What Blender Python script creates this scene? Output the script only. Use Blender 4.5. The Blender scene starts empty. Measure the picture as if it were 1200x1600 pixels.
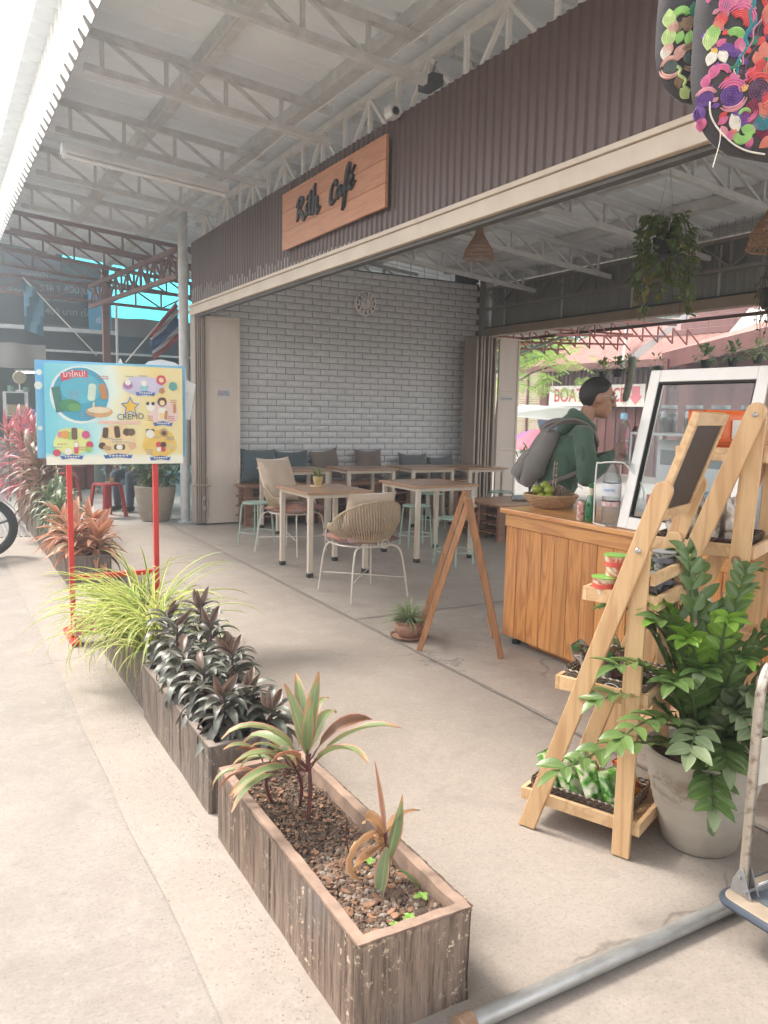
import bpy, bmesh, math, random
from mathutils import Vector, Matrix, noise
random.seed(7)
sc = bpy.context.scene
COL = sc.collection
R = math.radians
PI = math.pi

# ------------------------------------------------------------ camera, sky, sun, exposure
def set_camera():
    cam = bpy.data.cameras.new('camera'); co = bpy.data.objects.new('camera', cam); COL.objects.link(co)
    head, pitch, roll = R(29.4), R(-7.1), R(1.2)
    fw = Vector((math.sin(head)*math.cos(pitch), math.cos(head)*math.cos(pitch), math.sin(pitch)))
    r0 = Vector((math.cos(head), -math.sin(head), 0)); u0 = r0.cross(fw)
    r = r0*math.cos(roll) + u0*math.sin(roll); u = -r0*math.sin(roll) + u0*math.cos(roll)
    m = Matrix((r, u, -fw)).transposed().to_4x4(); m.translation = (0, 0, 1.5)
    co.matrix_world = m
    cam.sensor_fit = 'VERTICAL'; cam.sensor_height = 36; cam.lens = 1250/1600*36
    cam.clip_start = 0.05; cam.clip_end = 600
    sc.camera = co
set_camera()
SUN_DIR = Vector((-0.42, 0.66, 0.98)).normalized()      # towards the sun
w = bpy.data.worlds.new('World'); sc.world = w; w.use_nodes = True
nt = w.node_tree; bg = nt.nodes['Background']
sky = nt.nodes.new('ShaderNodeTexSky'); sky.sky_type = 'NISHITA'; sky.sun_disc = False
sky.sun_elevation = math.asin(SUN_DIR.z); sky.sun_rotation = math.atan2(SUN_DIR.x, SUN_DIR.y)
sky.air_density = 1.0; sky.dust_density = 2.0; sky.ozone_density = 1.0
hz_ = nt.nodes.new('ShaderNodeHueSaturation'); hz_.inputs['Saturation'].default_value = .28
wm = nt.nodes.new('ShaderNodeMix'); wm.data_type = 'RGBA'; wm.blend_type = 'MULTIPLY'; wm.inputs[0].default_value = 1; wm.inputs[7].default_value = (1.05, 1.0, .945, 1)
nt.links.new(sky.outputs[0], hz_.inputs['Color']); nt.links.new(hz_.outputs[0], wm.inputs[6]); nt.links.new(wm.outputs[2], bg.inputs[0]); bg.inputs[1].default_value = 0.15
sl = bpy.data.lights.new('sun', 'SUN'); sl.energy = 1.2; sl.angle = R(12); sl.color = (1, .93, .84)
so = bpy.data.objects.new('sun', sl); COL.objects.link(so); so.rotation_euler = SUN_DIR.to_track_quat('Z', 'Y').to_euler()
sc.view_settings.view_transform = 'Standard'; sc.view_settings.look = 'None'
sc.view_settings.gamma = 1; sc.view_settings.use_curve_mapping = False
sc.view_settings.exposure = 2.2
sc.cycles.max_bounces = 8; sc.cycles.diffuse_bounces = 5; sc.cycles.transparent_max_bounces = 16
sc.cycles.volume_bounces = 0
sc.cycles.use_denoising = True
sc.cycles.caustics_reflective = False; sc.cycles.caustics_refractive = False
sc.cycles.sample_clamp_indirect = 6

# ------------------------------------------------------------ materials
def newmat(name):
    m = bpy.data.materials.new(name); m.use_nodes = True
    return m, m.node_tree, m.node_tree.nodes['Principled BSDF']
def nd(nt, t, **k):
    n = nt.nodes.new(t)
    for a, b in k.items():
        if a.startswith('_'): n.inputs[int(a[1:])].default_value = b
        else: setattr(n, a, b)
    return n
def coords(nt, stretch=(1, 1, 1), rnd=0.0, kind='Object'):
    tc = nd(nt, 'ShaderNodeTexCoord'); mp = nd(nt, 'ShaderNodeMapping')
    mp.inputs['Scale'].default_value = stretch
    nt.links.new(tc.outputs[kind], mp.inputs[0])
    if rnd:
        oi = nd(nt, 'ShaderNodeObjectInfo'); ml = nd(nt, 'ShaderNodeMath', operation='MULTIPLY', _1=rnd)
        nt.links.new(oi.outputs['Random'], ml.inputs[0])
        cb = nd(nt, 'ShaderNodeCombineXYZ')
        for i in range(3): nt.links.new(ml.outputs[0], cb.inputs[i])
        nt.links.new(cb.outputs[0], mp.inputs['Location'])
    return mp.outputs[0]
def ramp(nt, src, stops):
    r = nd(nt, 'ShaderNodeValToRGB'); el = r.color_ramp.elements
    while len(el) < len(stops): el.new(.5)
    for e, (p, c) in zip(el, stops):
        e.position = p; e.color = (c[0], c[1], c[2], 1) if len(c) == 3 else c
    nt.links.new(src, r.inputs[0]); return r.outputs[0]
def noiset(nt, vec, scale, detail=6, rough=.55, dist=0):
    n = nd(nt, 'ShaderNodeTexNoise'); n.inputs['Scale'].default_value = scale
    n.inputs['Detail'].default_value = detail; n.inputs['Roughness'].default_value = rough
    n.inputs['Distortion'].default_value = dist
    nt.links.new(vec, n.inputs['Vector']); return n.outputs['Fac']
def mixc(nt, a, b, f, mode='MIX'):
    m = nd(nt, 'ShaderNodeMix', data_type='RGBA', blend_type=mode)
    for s, v in ((0, f), (6, a), (7, b)):
        if hasattr(v, 'links') or hasattr(v, 'is_linked'): nt.links.new(v, m.inputs[s])
        elif s == 0: m.inputs[0].default_value = v
        else: m.inputs[s].default_value = (*v[:3], 1)
    return m.outputs[2]
def bump(nt, b, h, strength=.3, dist=.01):
    n = nd(nt, 'ShaderNodeBump'); n.inputs['Strength'].default_value = strength; n.inputs['Distance'].default_value = dist
    nt.links.new(h, n.inputs['Height']); nt.links.new(n.outputs[0], b.inputs['Normal'])
MC = {}
def pm(name, c, c2=None, scale=6, stretch=(1, 1, 1), rough=.6, metal=0, bs=.15, bscale=None, bd=.004, rnd=0, lo=.35, hi=.68, spec=.5, detail=6, sheen=0, trans=None, rvar=.08, dist=0):
    """plain surface: two colours mixed by noise, fine relief, roughness variation"""
    if name in MC: return MC[name]
    m, nt, b = newmat(name); v = coords(nt, stretch, rnd)
    f = noiset(nt, v, scale, detail, .6, dist)
    c2 = c2 or tuple(x*.8 for x in c)
    nt.links.new(ramp(nt, f, [(lo, c2), (hi, c)]), b.inputs['Base Color'])
    b.inputs['Metallic'].default_value = metal; b.inputs['Specular IOR Level'].default_value = spec
    nt.links.new(ramp(nt, f, [(0, (rough+rvar,)*3), (1, (max(.03, rough-rvar),)*3)]), b.inputs['Roughness'])
    if bs:
        h = noiset(nt, v, bscale or scale*8, 5, .6); bump(nt, b, h, bs, bd)
    if trans: b.inputs['Transmission Weight'].default_value = trans
    if sheen: b.inputs['Sheen Weight'].default_value = sheen
    MC[name] = m; return m
def wood(name, c, dark, axis='Z', rough=.45, ring=14, bs=.15, knots=True, var=.12, coat=0):
    """straight-grained timber with darker growth lines along one axis, different on every board"""
    if name in MC: return MC[name]
    m, nt, b = newmat(name)
    st = {'X': (.09, 1, 1), 'Y': (1, .09, 1), 'Z': (1, 1, .09)}[axis]
    v = coords(nt, st, 9.0)
    n1 = noiset(nt, v, 9, 3, .5, .6)
    wv = nd(nt, 'ShaderNodeMath', operation='MULTIPLY', _1=float(ring)); nt.links.new(n1, wv.inputs[0])
    fr = nd(nt, 'ShaderNodeMath', operation='PINGPONG', _1=1.0); nt.links.new(wv.outputs[0], fr.inputs[0])
    fine = noiset(nt, v, 130, 4, .7)
    col = mixc(nt, c, dark, ramp(nt, fr.outputs[0], [(.35, (0, 0, 0)), (.95, (.75, .75, .75))]))
    col = mixc(nt, col, tuple(x*.72 for x in c), ramp(nt, fine, [(.45, (0, 0, 0)), (.75, (.6, .6, .6))]))
    oi = nd(nt, 'ShaderNodeObjectInfo')
    hs = nd(nt, 'ShaderNodeHueSaturation'); mr = nd(nt, 'ShaderNodeMapRange'); mr.inputs[3].default_value = 1-var; mr.inputs[4].default_value = 1+var
    nt.links.new(oi.outputs['Random'], mr.inputs[0]); nt.links.new(mr.outputs[0], hs.inputs['Value'])
    nt.links.new(col, hs.inputs['Color']); nt.links.new(hs.outputs[0], b.inputs['Base Color'])
    b.inputs['Roughness'].default_value = rough; b.inputs['Coat Weight'].default_value = coat; b.inputs['Coat Roughness'].default_value = .25
    bump(nt, b, fine, bs, .002)
    MC[name] = m; return m
def leafm(name, c, c2, edge=None, edgew=.18, center=None, rough=.38, tr=.25, tip=None, vein=.25):
    """leaf: colour varies leaf by leaf, ribs across the width, optional margin, midrib and tip colours"""
    m, nt, b = newmat(name)
    uv = nd(nt, 'ShaderNodeUVMap'); sp = nd(nt, 'ShaderNodeSeparateXYZ'); nt.links.new(uv.outputs[0], sp.inputs[0])
    oi = nd(nt, 'ShaderNodeObjectInfo')
    vv = coords(nt, (1, 1, 1), 5)
    n = noiset(nt, vv, 30, 3)
    ad = nd(nt, 'ShaderNodeMath', operation='ADD'); nt.links.new(oi.outputs['Random'], ad.inputs[0]); nt.links.new(n, ad.inputs[1])
    hf = nd(nt, 'ShaderNodeMath', operation='MULTIPLY', _1=.5); nt.links.new(ad.outputs[0], hf.inputs[0])
    col = ramp(nt, hf.outputs[0], [(.15, c2), (.85, c)])
    # distance from midrib 0..1
    d = nd(nt, 'ShaderNodeMath', operation='SUBTRACT', _1=.5); nt.links.new(sp.outputs[1], d.inputs[0])
    da = nd(nt, 'ShaderNodeMath', operation='ABSOLUTE'); nt.links.new(d.outputs[0], da.inputs[0])
    if edge: col = mixc(nt, col, edge, ramp(nt, da.outputs[0], [(.5-edgew-.04, (0, 0, 0)), (.5-edgew+.04, (1, 1, 1))]))
    if center: col = mixc(nt, col, center, ramp(nt, da.outputs[0], [(.03, (.9, .9, .9)), (.09, (0, 0, 0))]))
    if tip: col = mixc(nt, col, tip, ramp(nt, sp.outputs[0], [(.8, (0, 0, 0)), (.95, (1, 1, 1))]))
    nt.links.new(col, b.inputs['Base Color']); b.inputs['Roughness'].default_value = rough
    wv = nd(nt, 'ShaderNodeMath', operation='SINE'); mu = nd(nt, 'ShaderNodeMath', operation='MULTIPLY', _1=70.0)
    nt.links.new(sp.outputs[1], mu.inputs[0]); nt.links.new(mu.outputs[0], wv.inputs[0]); bump(nt, b, wv.outputs[0], vein, .0006)
    tl = nd(nt, 'ShaderNodeBsdfTranslucent'); nt.links.new(col, tl.inputs[0]); mx = nd(nt, 'ShaderNodeMixShader', _0=tr)
    nt.links.new(b.outputs[0], mx.inputs[1]); nt.links.new(tl.outputs[0], mx.inputs[2]); nt.links.new(mx.outputs[0], nt.nodes['Material Output'].inputs[0])
    MC[name] = m; return m
def glassm(name, tint=(.9, .95, .95), refl=.12, rough=.02):
    """thin clear sheet: see-through with a fresnel reflection"""
    m, nt, b = newmat(name)
    tp = nd(nt, 'ShaderNodeBsdfTransparent'); tp.inputs[0].default_value = (*tint, 1)
    gl = nd(nt, 'ShaderNodeBsdfGlossy'); gl.inputs['Roughness'].default_value = rough
    fr = nd(nt, 'ShaderNodeLayerWeight'); fr.inputs[0].default_value = .5; pw = nd(nt, 'ShaderNodeMath', operation='POWER', _1=4.0); nt.links.new(fr.outputs['Facing'], pw.inputs[0])
    ad = nd(nt, 'ShaderNodeMath', operation='MULTIPLY_ADD', _1=.6, _2=refl); nt.links.new(pw.outputs[0], ad.inputs[0])
    mx = nd(nt, 'ShaderNodeMixShader'); nt.links.new(ad.outputs[0], mx.inputs[0]); nt.links.new(tp.outputs[0], mx.inputs[1]); nt.links.new(gl.outputs[0], mx.inputs[2])
    nt.links.new(mx.outputs[0], nt.nodes['Material Output'].inputs[0]); nt.nodes.remove(b)
    MC[name] = m; return m
def flat(name, c, rough=.5):
    """printed or painted colour, slightly uneven"""
    if name in MC: return MC[name]
    return pm(name, c, tuple(x*.9 for x in c), scale=14, rough=rough, bs=.03)

# ------------------------------------------------------------ mesh builder
class MB:
    def __init__(s): s.v = []; s.f = []; s.uv = {}; s.mi = []; s.cur = 0
    def add(s, vs, fs):
        o = len(s.v); s.v += [tuple(x) for x in vs]; s.f += [tuple(i+o for i in f) for f in fs]; s.mi += [s.cur]*len(fs); return s
    def box(s, x0, x1, y0, y1, z0, z1, M=None):
        vs = [Vector((x, y, z)) for x in (x0, x1) for y in (y0, y1) for z in (z0, z1)]
        if M: vs = [M @ p for p in vs]
        return s.add(vs, [(0, 1, 3, 2), (4, 6, 7, 5), (0, 4, 5, 1), (2, 3, 7, 6), (0, 2, 6, 4), (1, 5, 7, 3)])
    def beam(s, a, b, w, h, up=(0, 0, 1)):
        a = Vector(a); b = Vector(b); d = (b-a).normalized(); up = Vector(up)
        if abs(d.dot(up)) > .999: up = Vector((0, 1, 0))
        x = d.cross(up).normalized(); y = x.cross(d).normalized()
        vs = [p + x*sx*w/2 + y*sy*h/2 for p in (a, b) for sx in (-1, 1) for sy in (-1, 1)]
        return s.add(vs, [(0, 1, 3, 2), (4, 6, 7, 5), (0, 4, 5, 1), (2, 3, 7, 6), (0, 2, 6, 4), (1, 5, 7, 3)])
    def tube(s, pts, r, n=8, closed=False, caps=True):
        pts = [Vector(p) for p in pts]; N = len(pts); rs = r if isinstance(r, (list, tuple)) else [r]*N
        up = Vector((0, 0, 1)); vs = []; fs = []; px = None
        for i, p in enumerate(pts):
            a = pts[(i-1) % N] if (closed or i > 0) else p; b = pts[(i+1) % N] if (closed or i < N-1) else p
            d = (b-a).normalized() if (b-a).length > 1e-9 else Vector((0, 0, 1))
            if px is None:
                px = d.cross(up if abs(d.z) < .95 else Vector((1, 0, 0))).normalized()
            else: px = (px - d*px.dot(d)).normalized()
            py = d.cross(px)
            vs += [p + (px*math.cos(2*PI*k/n) + py*math.sin(2*PI*k/n))*rs[i] for k in range(n)]
        L = N if closed else N-1
        for i in range(L):
            for k in range(n):
                fs.append((i*n+k, i*n+(k+1) % n, ((i+1) % N)*n+(k+1) % n, ((i+1) % N)*n+k))
        if caps and not closed: fs += [tuple(range(n))[::-1], tuple((N-1)*n+k for k in range(n))]
        return s.add(vs, fs)
    def cyl(s, c, r, h, n=20, r2=None):
        c = Vector(c); return s.lathe([(0, 0), (r, 0), (r if r2 is None else r2, h), (0, h)], c, n)
    def lathe(s, prof, c=(0, 0, 0), n=24, M=None, wob=None):
        c = Vector(c); vs = []; fs = []
        for j, (r, z) in enumerate(prof):
            for k in range(n):
                a = 2*PI*k/n; rr = r*(1+(wob(a, z) if wob else 0)); p = Vector((rr*math.cos(a), rr*math.sin(a), z))
                vs.append((M @ p if M else p) + c)
        for j in range(len(prof)-1):
            for k in range(n): fs.append((j*n+k, j*n+(k+1) % n, (j+1)*n+(k+1) % n, (j+1)*n+k))
        return s.add(vs, fs)
    def ball(s, c, r, n=14, sc_=(1, 1, 1), M=None):
        pr = [(math.sin(PI*i/(n//2))*1, -math.cos(PI*i/(n//2))) for i in range(n//2+1)]
        S = Matrix.Diagonal((*[r*k for k in sc_], 1)); S = (M @ S) if M else S
        return s.lathe(pr, c, n, S)
    def grid(s, fn, nu, nv, closeu=False):
        vs = [fn(i/(nu if closeu else max(1, nu-1)), j/(nv-1)) for j in range(nv) for i in range(nu)]; fs = []
        for j in range(nv-1):
            for i in range(nu if closeu else nu-1):
                fs.append((j*nu+i, j*nu+(i+1) % nu, (j+1)*nu+(i+1) % nu, (j+1)*nu+i))
        return s.add(vs, fs)
    def prism(s, poly, fn, t0=0.0, t1=1.0):
        """poly: 2-D outline; fn(x, y, t) -> 3-D"""
        n = len(poly); vs = [fn(x, y, t0) for x, y in poly] + [fn(x, y, t1) for x, y in poly]
        return s.add(vs, [tuple(range(n))[::-1], tuple(range(n, 2*n))] + [(i, (i+1) % n, n+(i+1) % n, n+i) for i in range(n)])
    def mesh(s, name, off=(0, 0, 0), smooth=False):
        me = bpy.data.meshes.new(name); o = Vector(off)
        me.from_pydata([tuple(Vector(v)-o) for v in s.v], [], s.f)
        if any(s.mi): me.polygons.foreach_set('material_index', s.mi)
        bm = bmesh.new(); bm.from_mesh(me); bmesh.ops.recalc_face_normals(bm, faces=bm.faces)
        if smooth:
            for e in bm.edges: e.smooth = len(e.link_faces) < 2 or e.calc_face_angle(0) < R(38)
        bm.to_mesh(me); bm.free()
        if smooth: me.polygons.foreach_set('use_smooth', [True]*len(me.polygons))
        me.update(); return me
OFF = {}
def thing(name, label, cat, loc=(0, 0, 0), group=None):
    o = bpy.data.objects.new(name, None); COL.objects.link(o); o.location = loc; o.empty_display_size = .1
    OFF[o.name] = Vector(loc); o['label'] = label; o['category'] = cat
    if group: o['group'] = group
    return o
def part(name, mb, mat, parent, label=None, kind=None, smooth=False, bevel=0, seg=2):
    off = OFF.get(parent.name, Vector((0, 0, 0))) if parent else Vector((0, 0, 0))
    me = mb.mesh(name, off, smooth) if isinstance(mb, MB) else mb
    o = bpy.data.objects.new(name, me); COL.objects.link(o)
    for mm in (mat if isinstance(mat, (list, tuple)) else [mat]):
        if len(me.materials) < (len(mat) if isinstance(mat, (list, tuple)) else 1): me.materials.append(mm)
    if parent: o.parent = parent; OFF[o.name] = off
    if label: o['label'] = label
    if kind: o['kind'] = kind
    if bevel:
        bv = o.modifiers.new('bevel', 'BEVEL'); bv.width = bevel; bv.segments = seg; bv.limit_method = 'ANGLE'; bv.angle_limit = R(40)
    return o
def solo(name, mb, mat, label, cat, loc=(0, 0, 0), group=None, smooth=False, bevel=0, kind=None, seg=2):
    me = mb.mesh(name, loc, smooth); o = bpy.data.objects.new(name, me); COL.objects.link(o); o.location = loc
    OFF[o.name] = Vector(loc)
    for mm in (mat if isinstance(mat, (list, tuple)) else [mat]): me.materials.append(mm)
    o['label'] = label
    if kind: o['kind'] = kind
    else: o['category'] = cat
    if group: o['group'] = group
    if bevel:
        bv = o.modifiers.new('bevel', 'BEVEL'); bv.width = bevel; bv.segments = seg; bv.limit_method = 'ANGLE'; bv.angle_limit = R(40)
    return o
def struct(name, mb, mat, smooth=False, kind='structure'):
    me = mb.mesh(name, (0, 0, 0), smooth); o = bpy.data.objects.new(name, me); COL.objects.link(o); me.materials.append(mat); o['kind'] = kind
    OFF[o.name] = Vector((0, 0, 0)); return o
def copy_tree(o, loc=None, rz=None, label=None, parent=None):
    c = o.copy(); COL.objects.link(c); c.parent = parent
    if loc is not None: c.location = loc
    if rz is not None: c.rotation_euler = (0, 0, rz)
    if label: c['label'] = label
    for ch in list(o.children): copy_tree(ch, parent=c)
    return c
def at(o, loc, rz=0.0):
    o.location = loc; o.rotation_euler = (0, 0, rz); return o
def cr(pts, n=6, closed=False):
    """smooth curve through points"""
    P = [Vector(p) for p in pts]; N = len(P); out = []
    for i in range(N if closed else N-1):
        p0 = P[(i-1) % N] if closed or i > 0 else P[i]; p1 = P[i]; p2 = P[(i+1) % N]; p3 = P[(i+2) % N] if closed or i+2 < N else p2
        for k in range(n):
            t = k/n; out.append(.5*((2*p1)+(p2-p0)*t+(2*p0-5*p1+4*p2-p3)*t*t+(3*p1-p0-3*p2+p3)*t**3))
    if not closed: out.append(P[-1])
    return out
def text_mesh(s, size, M, ext=.001, space=1.0, sx=1.0, align='CENTER', bold=0.0):
    cu = bpy.data.curves.new('t', 'FONT'); cu.body = s; cu.size = size; cu.extrude = ext; cu.align_x = align; cu.align_y = 'CENTER'
    cu.resolution_u = 3; cu.space_character = space; cu.offset = bold
    ob = bpy.data.objects.new('t', cu); COL.objects.link(ob)
    dg = bpy.context.evaluated_depsgraph_get(); dg.update()
    me = bpy.data.meshes.new_from_object(ob.evaluated_get(dg)); COL.objects.unlink(ob); bpy.data.objects.remove(ob); bpy.data.curves.remove(cu)
    mb = MB(); mb.add([M @ Vector((v.co.x*sx, v.co.y, v.co.z)) for v in me.vertices], [tuple(p.vertices) for p in me.polygons]); bpy.data.meshes.remove(me)
    return mb
def frame(o, x, y):
    """matrix with local X, Y axes and origin"""
    x = Vector(x).normalized(); y = Vector(y).normalized(); z = x.cross(y)
    m = Matrix((x, y, z)).transposed().to_4x4(); m.translation = Vector(o); return m

# leaves --------------------------------------------------------------
def leaf_mesh(name, L, W, curl=.5, fold=.15, prof='lance', segs=7, wave=0.0, seed=0, twist=0.0):
    rr = random.Random(seed); me_v = []; uv = []; fs = []
    x = y = z = 0.0; ang = 0.0; step = L/segs; px, pz = 0.0, 0.0
    for i in range(segs+1):
        t = i/segs
        if prof == 'lance': wd = math.sin(PI*min(1, (t*.93+.045))**.85)**.9
        elif prof == 'oval': wd = math.sin(PI*(t*.96+.02))**.65
        elif prof == 'blade': wd = min(1, .45+t*3)*(1-t)**.55 if t < 1 else 0
        else: wd = math.sin(PI*(t*.97+.015))**.8 * (1 if t > .12 else .25)      # petiole
        wd = max(wd, .03)*W/2; tw = twist*t
        wv = wave*math.sin(t*9+seed)*W
        cs, sn = math.cos(tw), math.sin(tw)
        for j, s_ in enumerate((-1, 0, 1)):
            lx = 0; ly = s_*wd; lz = abs(s_)*wd*fold*2 + s_*wv*.5
            yy = ly*cs - lz*sn; zz = ly*sn + lz*cs
            me_v.append((px - math.sin(ang)*zz, yy, pz + zz*math.cos(ang))); uv.append((t, (s_+1)/2))
        if i < segs:
            ang -= curl/segs*(.4+1.2*t); px += step*math.cos(ang); pz += step*math.sin(ang)
    for i in range(segs):
        for j in range(2): fs.append((i*3+j, i*3+j+1, i*3+j+4, i*3+j+3))
    me = bpy.data.meshes.new(name); me.from_pydata(me_v, [], fs); ul = me.uv_layers.new(name='UVMap')
    for lp in me.loops: ul.data[lp.index].uv = uv[lp.vertex_index]
    me.polygons.foreach_set('use_smooth', [True]*len(me.polygons)); me.update(); return me
def leafset(name, mat, n, L, W, **k):
    out = []
    for i in range(n):
        kk = dict(k); kk['curl'] = k.get('curl', .5)*random.uniform(.5, 1.5); kk['seed'] = i
        me = leaf_mesh(name, L*random.uniform(.85, 1.12), W*random.uniform(.85, 1.1), **kk); me.materials.append(mat); out.append(me)
    return out
def put_leaf(parent, name, me, base, d, up=(0, 0, 1), s=1.0, roll=0.0):
    d = Vector(d).normalized(); up = Vector(up); y = up.cross(d)
    if y.length < 1e-4: y = Vector((0, 1, 0)).cross(d)
    y.normalize(); z = d.cross(y)
    m = Matrix((d, y, z)).transposed() @ Matrix.Rotation(roll, 3, 'X'); m = (m*s).to_4x4(); m.translation = Vector(base)-OFF.get(parent.name, Vector((0, 0, 0)))
    o = bpy.data.objects.new(name, me); COL.objects.link(o); o.parent = parent; o.matrix_local = m; return o

class Pile:
    """leaves past the first 300 of a plant, joined into one mesh"""
    def __init__(s): s.v = []; s.f = []; s.uv = []
    def add(s, me, base, d, up=(0, 0, 1), sc_=1.0, roll=0.0):
        d = Vector(d).normalized(); y = Vector(up).cross(d)
        if y.length < 1e-4: y = Vector((0, 1, 0)).cross(d)
        y.normalize(); z = d.cross(y); m = (Matrix((d, y, z)).transposed() @ Matrix.Rotation(roll, 3, 'X'))*sc_; o = len(s.v); b = Vector(base)
        s.v += [tuple(m @ v.co + b) for v in me.vertices]; ul = me.uv_layers[0].data
        for p in me.polygons: s.f.append(tuple(i+o for i in p.vertices)); s.uv += [tuple(ul[l].uv) for l in p.loop_indices]
    def build(s, name, mat, parent):
        off = OFF[parent.name]; me = bpy.data.meshes.new(name); me.from_pydata([tuple(Vector(v)-off) for v in s.v], [], s.f); ul = me.uv_layers.new(name='UVMap')
        for i, u in enumerate(s.uv): ul.data[i].uv = u
        me.polygons.foreach_set('use_smooth', [True]*len(me.polygons)); return part(name, me, mat, parent, kind='stuff')
# ============================================================ ground and floors
def concrete(name, c1, c2, c3, brush=0.0, spots=True, sc_=1.0, rough=.75, joint=None, relief=.5):
    m, nt, b = newmat(name); v = coords(nt)
    big = noiset(nt, v, .7*sc_, 5, .6); mid = noiset(nt, v, 5*sc_, 8, .65); fine = noiset(nt, v, 90, 4, .7)
    col = mixc(nt, c1, c2, ramp(nt, big, [(.38, (0, 0, 0)), (.62, (1, 1, 1))]))
    col = mixc(nt, col, c3, ramp(nt, mid, [(.5, (0, 0, 0)), (.8, (.65, .65, .65))]))
    gr = noiset(nt, v, 34, 5, .75); col = mixc(nt, col, tuple(x*.6 for x in c1), ramp(nt, gr, [(.52, (0, 0, 0)), (.72, (.34, .34, .34))])); col = mixc(nt, col, tuple(min(1, x*1.35) for x in c1), ramp(nt, gr, [(.30, (.34, .34, .34)), (.46, (0, 0, 0))]))
    col = mixc(nt, col, tuple(x*.42 for x in c1), ramp(nt, fine, [(.52, (0, 0, 0)), (.72, (.6, .6, .6))]))
    sta = noiset(nt, v, 1.9, 9, .72, 1.2); col = mixc(nt, col, tuple(x*.66 for x in c1), ramp(nt, sta, [(.54, (0, 0, 0)), (.68, (.55, .55, .55))]))
    if spots:
        vo = nd(nt, 'ShaderNodeTexVoronoi'); vo.inputs['Scale'].default_value = 2.3; vo.inputs['Randomness'].default_value = 1
        d = noiset(nt, v, 35, 3); ad = nd(nt, 'ShaderNodeVectorMath', operation='MULTIPLY_ADD'); ad.inputs[1].default_value = (.06,)*3
        nt.links.new(d, ad.inputs[0]); nt.links.new(v, ad.inputs[2]); nt.links.new(ad.outputs[0], vo.inputs['Vector'])
        lim = nd(nt, 'ShaderNodeMath', operation='MULTIPLY', _1=.034); nt.links.new(vo.outputs['Color'], lim.inputs[0])
        gt = nd(nt, 'ShaderNodeMath', operation='LESS_THAN'); nt.links.new(vo.outputs['Distance'], gt.inputs[0]); nt.links.new(lim.outputs[0], gt.inputs[1])
        k = nd(nt, 'ShaderNodeMath', operation='MULTIPLY', _1=.55); nt.links.new(gt.outputs[0], k.inputs[0])
        col = mixc(nt, col, tuple(x*.45 for x in c1), k.outputs[0])
        # hairline cracks
        vc = nd(nt, 'ShaderNodeTexVoronoi', feature='DISTANCE_TO_EDGE'); vc.inputs['Scale'].default_value = .33
        d2 = noiset(nt, v, 1.6, 5, .5); a2 = nd(nt, 'ShaderNodeVectorMath', operation='MULTIPLY_ADD'); a2.inputs[1].default_value = (1.1,)*3
        nt.links.new(d2, a2.inputs[0]); nt.links.new(v, a2.inputs[2]); nt.links.new(a2.outputs[0], vc.inputs['Vector'])
        ck = ramp(nt, vc.outputs['Distance'], [(0.0, (.6, .6, .6)), (.0012, (0, 0, 0))]); gate = ramp(nt, noiset(nt, v, 1.1, 2), [(.5, (0, 0, 0)), (.56, (1, 1, 1))])
        col = mixc(nt, col, tuple(x*.3 for x in c1), mixc(nt, (0, 0, 0), ck, gate))
    nt.links.new(col, b.inputs['Base Color']); b.inputs['Specular IOR Level'].default_value = .35
    nt.links.new(ramp(nt, mid, [(.3, (rough+.08,)*3), (.7, (rough-.1,)*3)]), b.inputs['Roughness'])
    h = mixc(nt, fine, mid, .45)
    if brush:
        v2 = coords(nt, (3, 60, 1)); br = noiset(nt, v2, 1.6, 4, .6, .8); h = mixc(nt, h, br, brush)
    bump(nt, b, h, relief, .004); return m
M_ROAD = concrete('road_concrete', (.295, .26, .228), (.245, .214, .187), (.35, .312, .276), brush=.6, relief=.75)
M_PAVE = concrete('pavement_concrete', (.325, .28, .24), (.275, .235, .20), (.365, .32, .28))
M_CAFE = concrete('cafe_concrete', (.375, .325, .28), (.305, .262, .226), (.43, .38, .33), sc_=1.4, rough=.52)
def sheet(name, x0, x1, y0, y1, z, mat):
    struct(name, MB().add([(x0, y0, z), (x1, y0, z), (x1, y1, z), (x0, y1, z)], [(0, 1, 2, 3)]), mat)
sheet('ground', -250, 250, -250, 250, -.03, concrete('far_ground', (.36, .33, .3), (.3, .27, .24), (.4, .37, .34), spots=False))
sheet('road', -14, .60, -8, 60, -.012, M_ROAD)
def pave(u, v_):     # slightly ragged left edge against the road
    x = .56 + .035*noise.noise((v_*40, 3, 0)) + u*(2.62-.56) if u == 0 else .56+u*2.06
    return (x, -8+v_*30, 0.0)
struct('pavement', MB().grid(pave, 2, 260), M_PAVE)
struct('cafe_floor', MB().add([(2.628, -8, .004), (7.7, -8, .004), (7.7, 10.45, .004), (2.628, 10.45, .004)], [(0, 1, 2, 3)]), M_CAFE)
M_SEAM = pm('joint_mortar', (.31, .27, .235), (.21, .185, .16), scale=30, rough=.9, bs=.5)
struct('floor_joint', MB().grid(lambda u, v: (2.60+.022*u+.006*noise.noise((v*90, 0, u*3)), -6+v*16.4, .008+.003*noise.noise((v*60, 1, 0))), 2, 300), M_SEAM)
struct('cross_joint', MB().grid(lambda u, v: (2.63+v*5.0, 5.02-.0*v+.016*u+.004*noise.noise((v*60, 0, u*3)), .008), 2, 120), M_SEAM)
sheet('back_yard_floor', -6, 14, 10.45, 40, .001, concrete('yard_concrete', (.36, .34, .31), (.29, .27, .25), (.4, .38, .35), spots=False))
sheet('riverside_path', 7.7, 40, -8, 40, -.004, concrete('path_concrete', (.42, .38, .34), (.34, .31, .28), (.48, .44, .4), spots=False))
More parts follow.
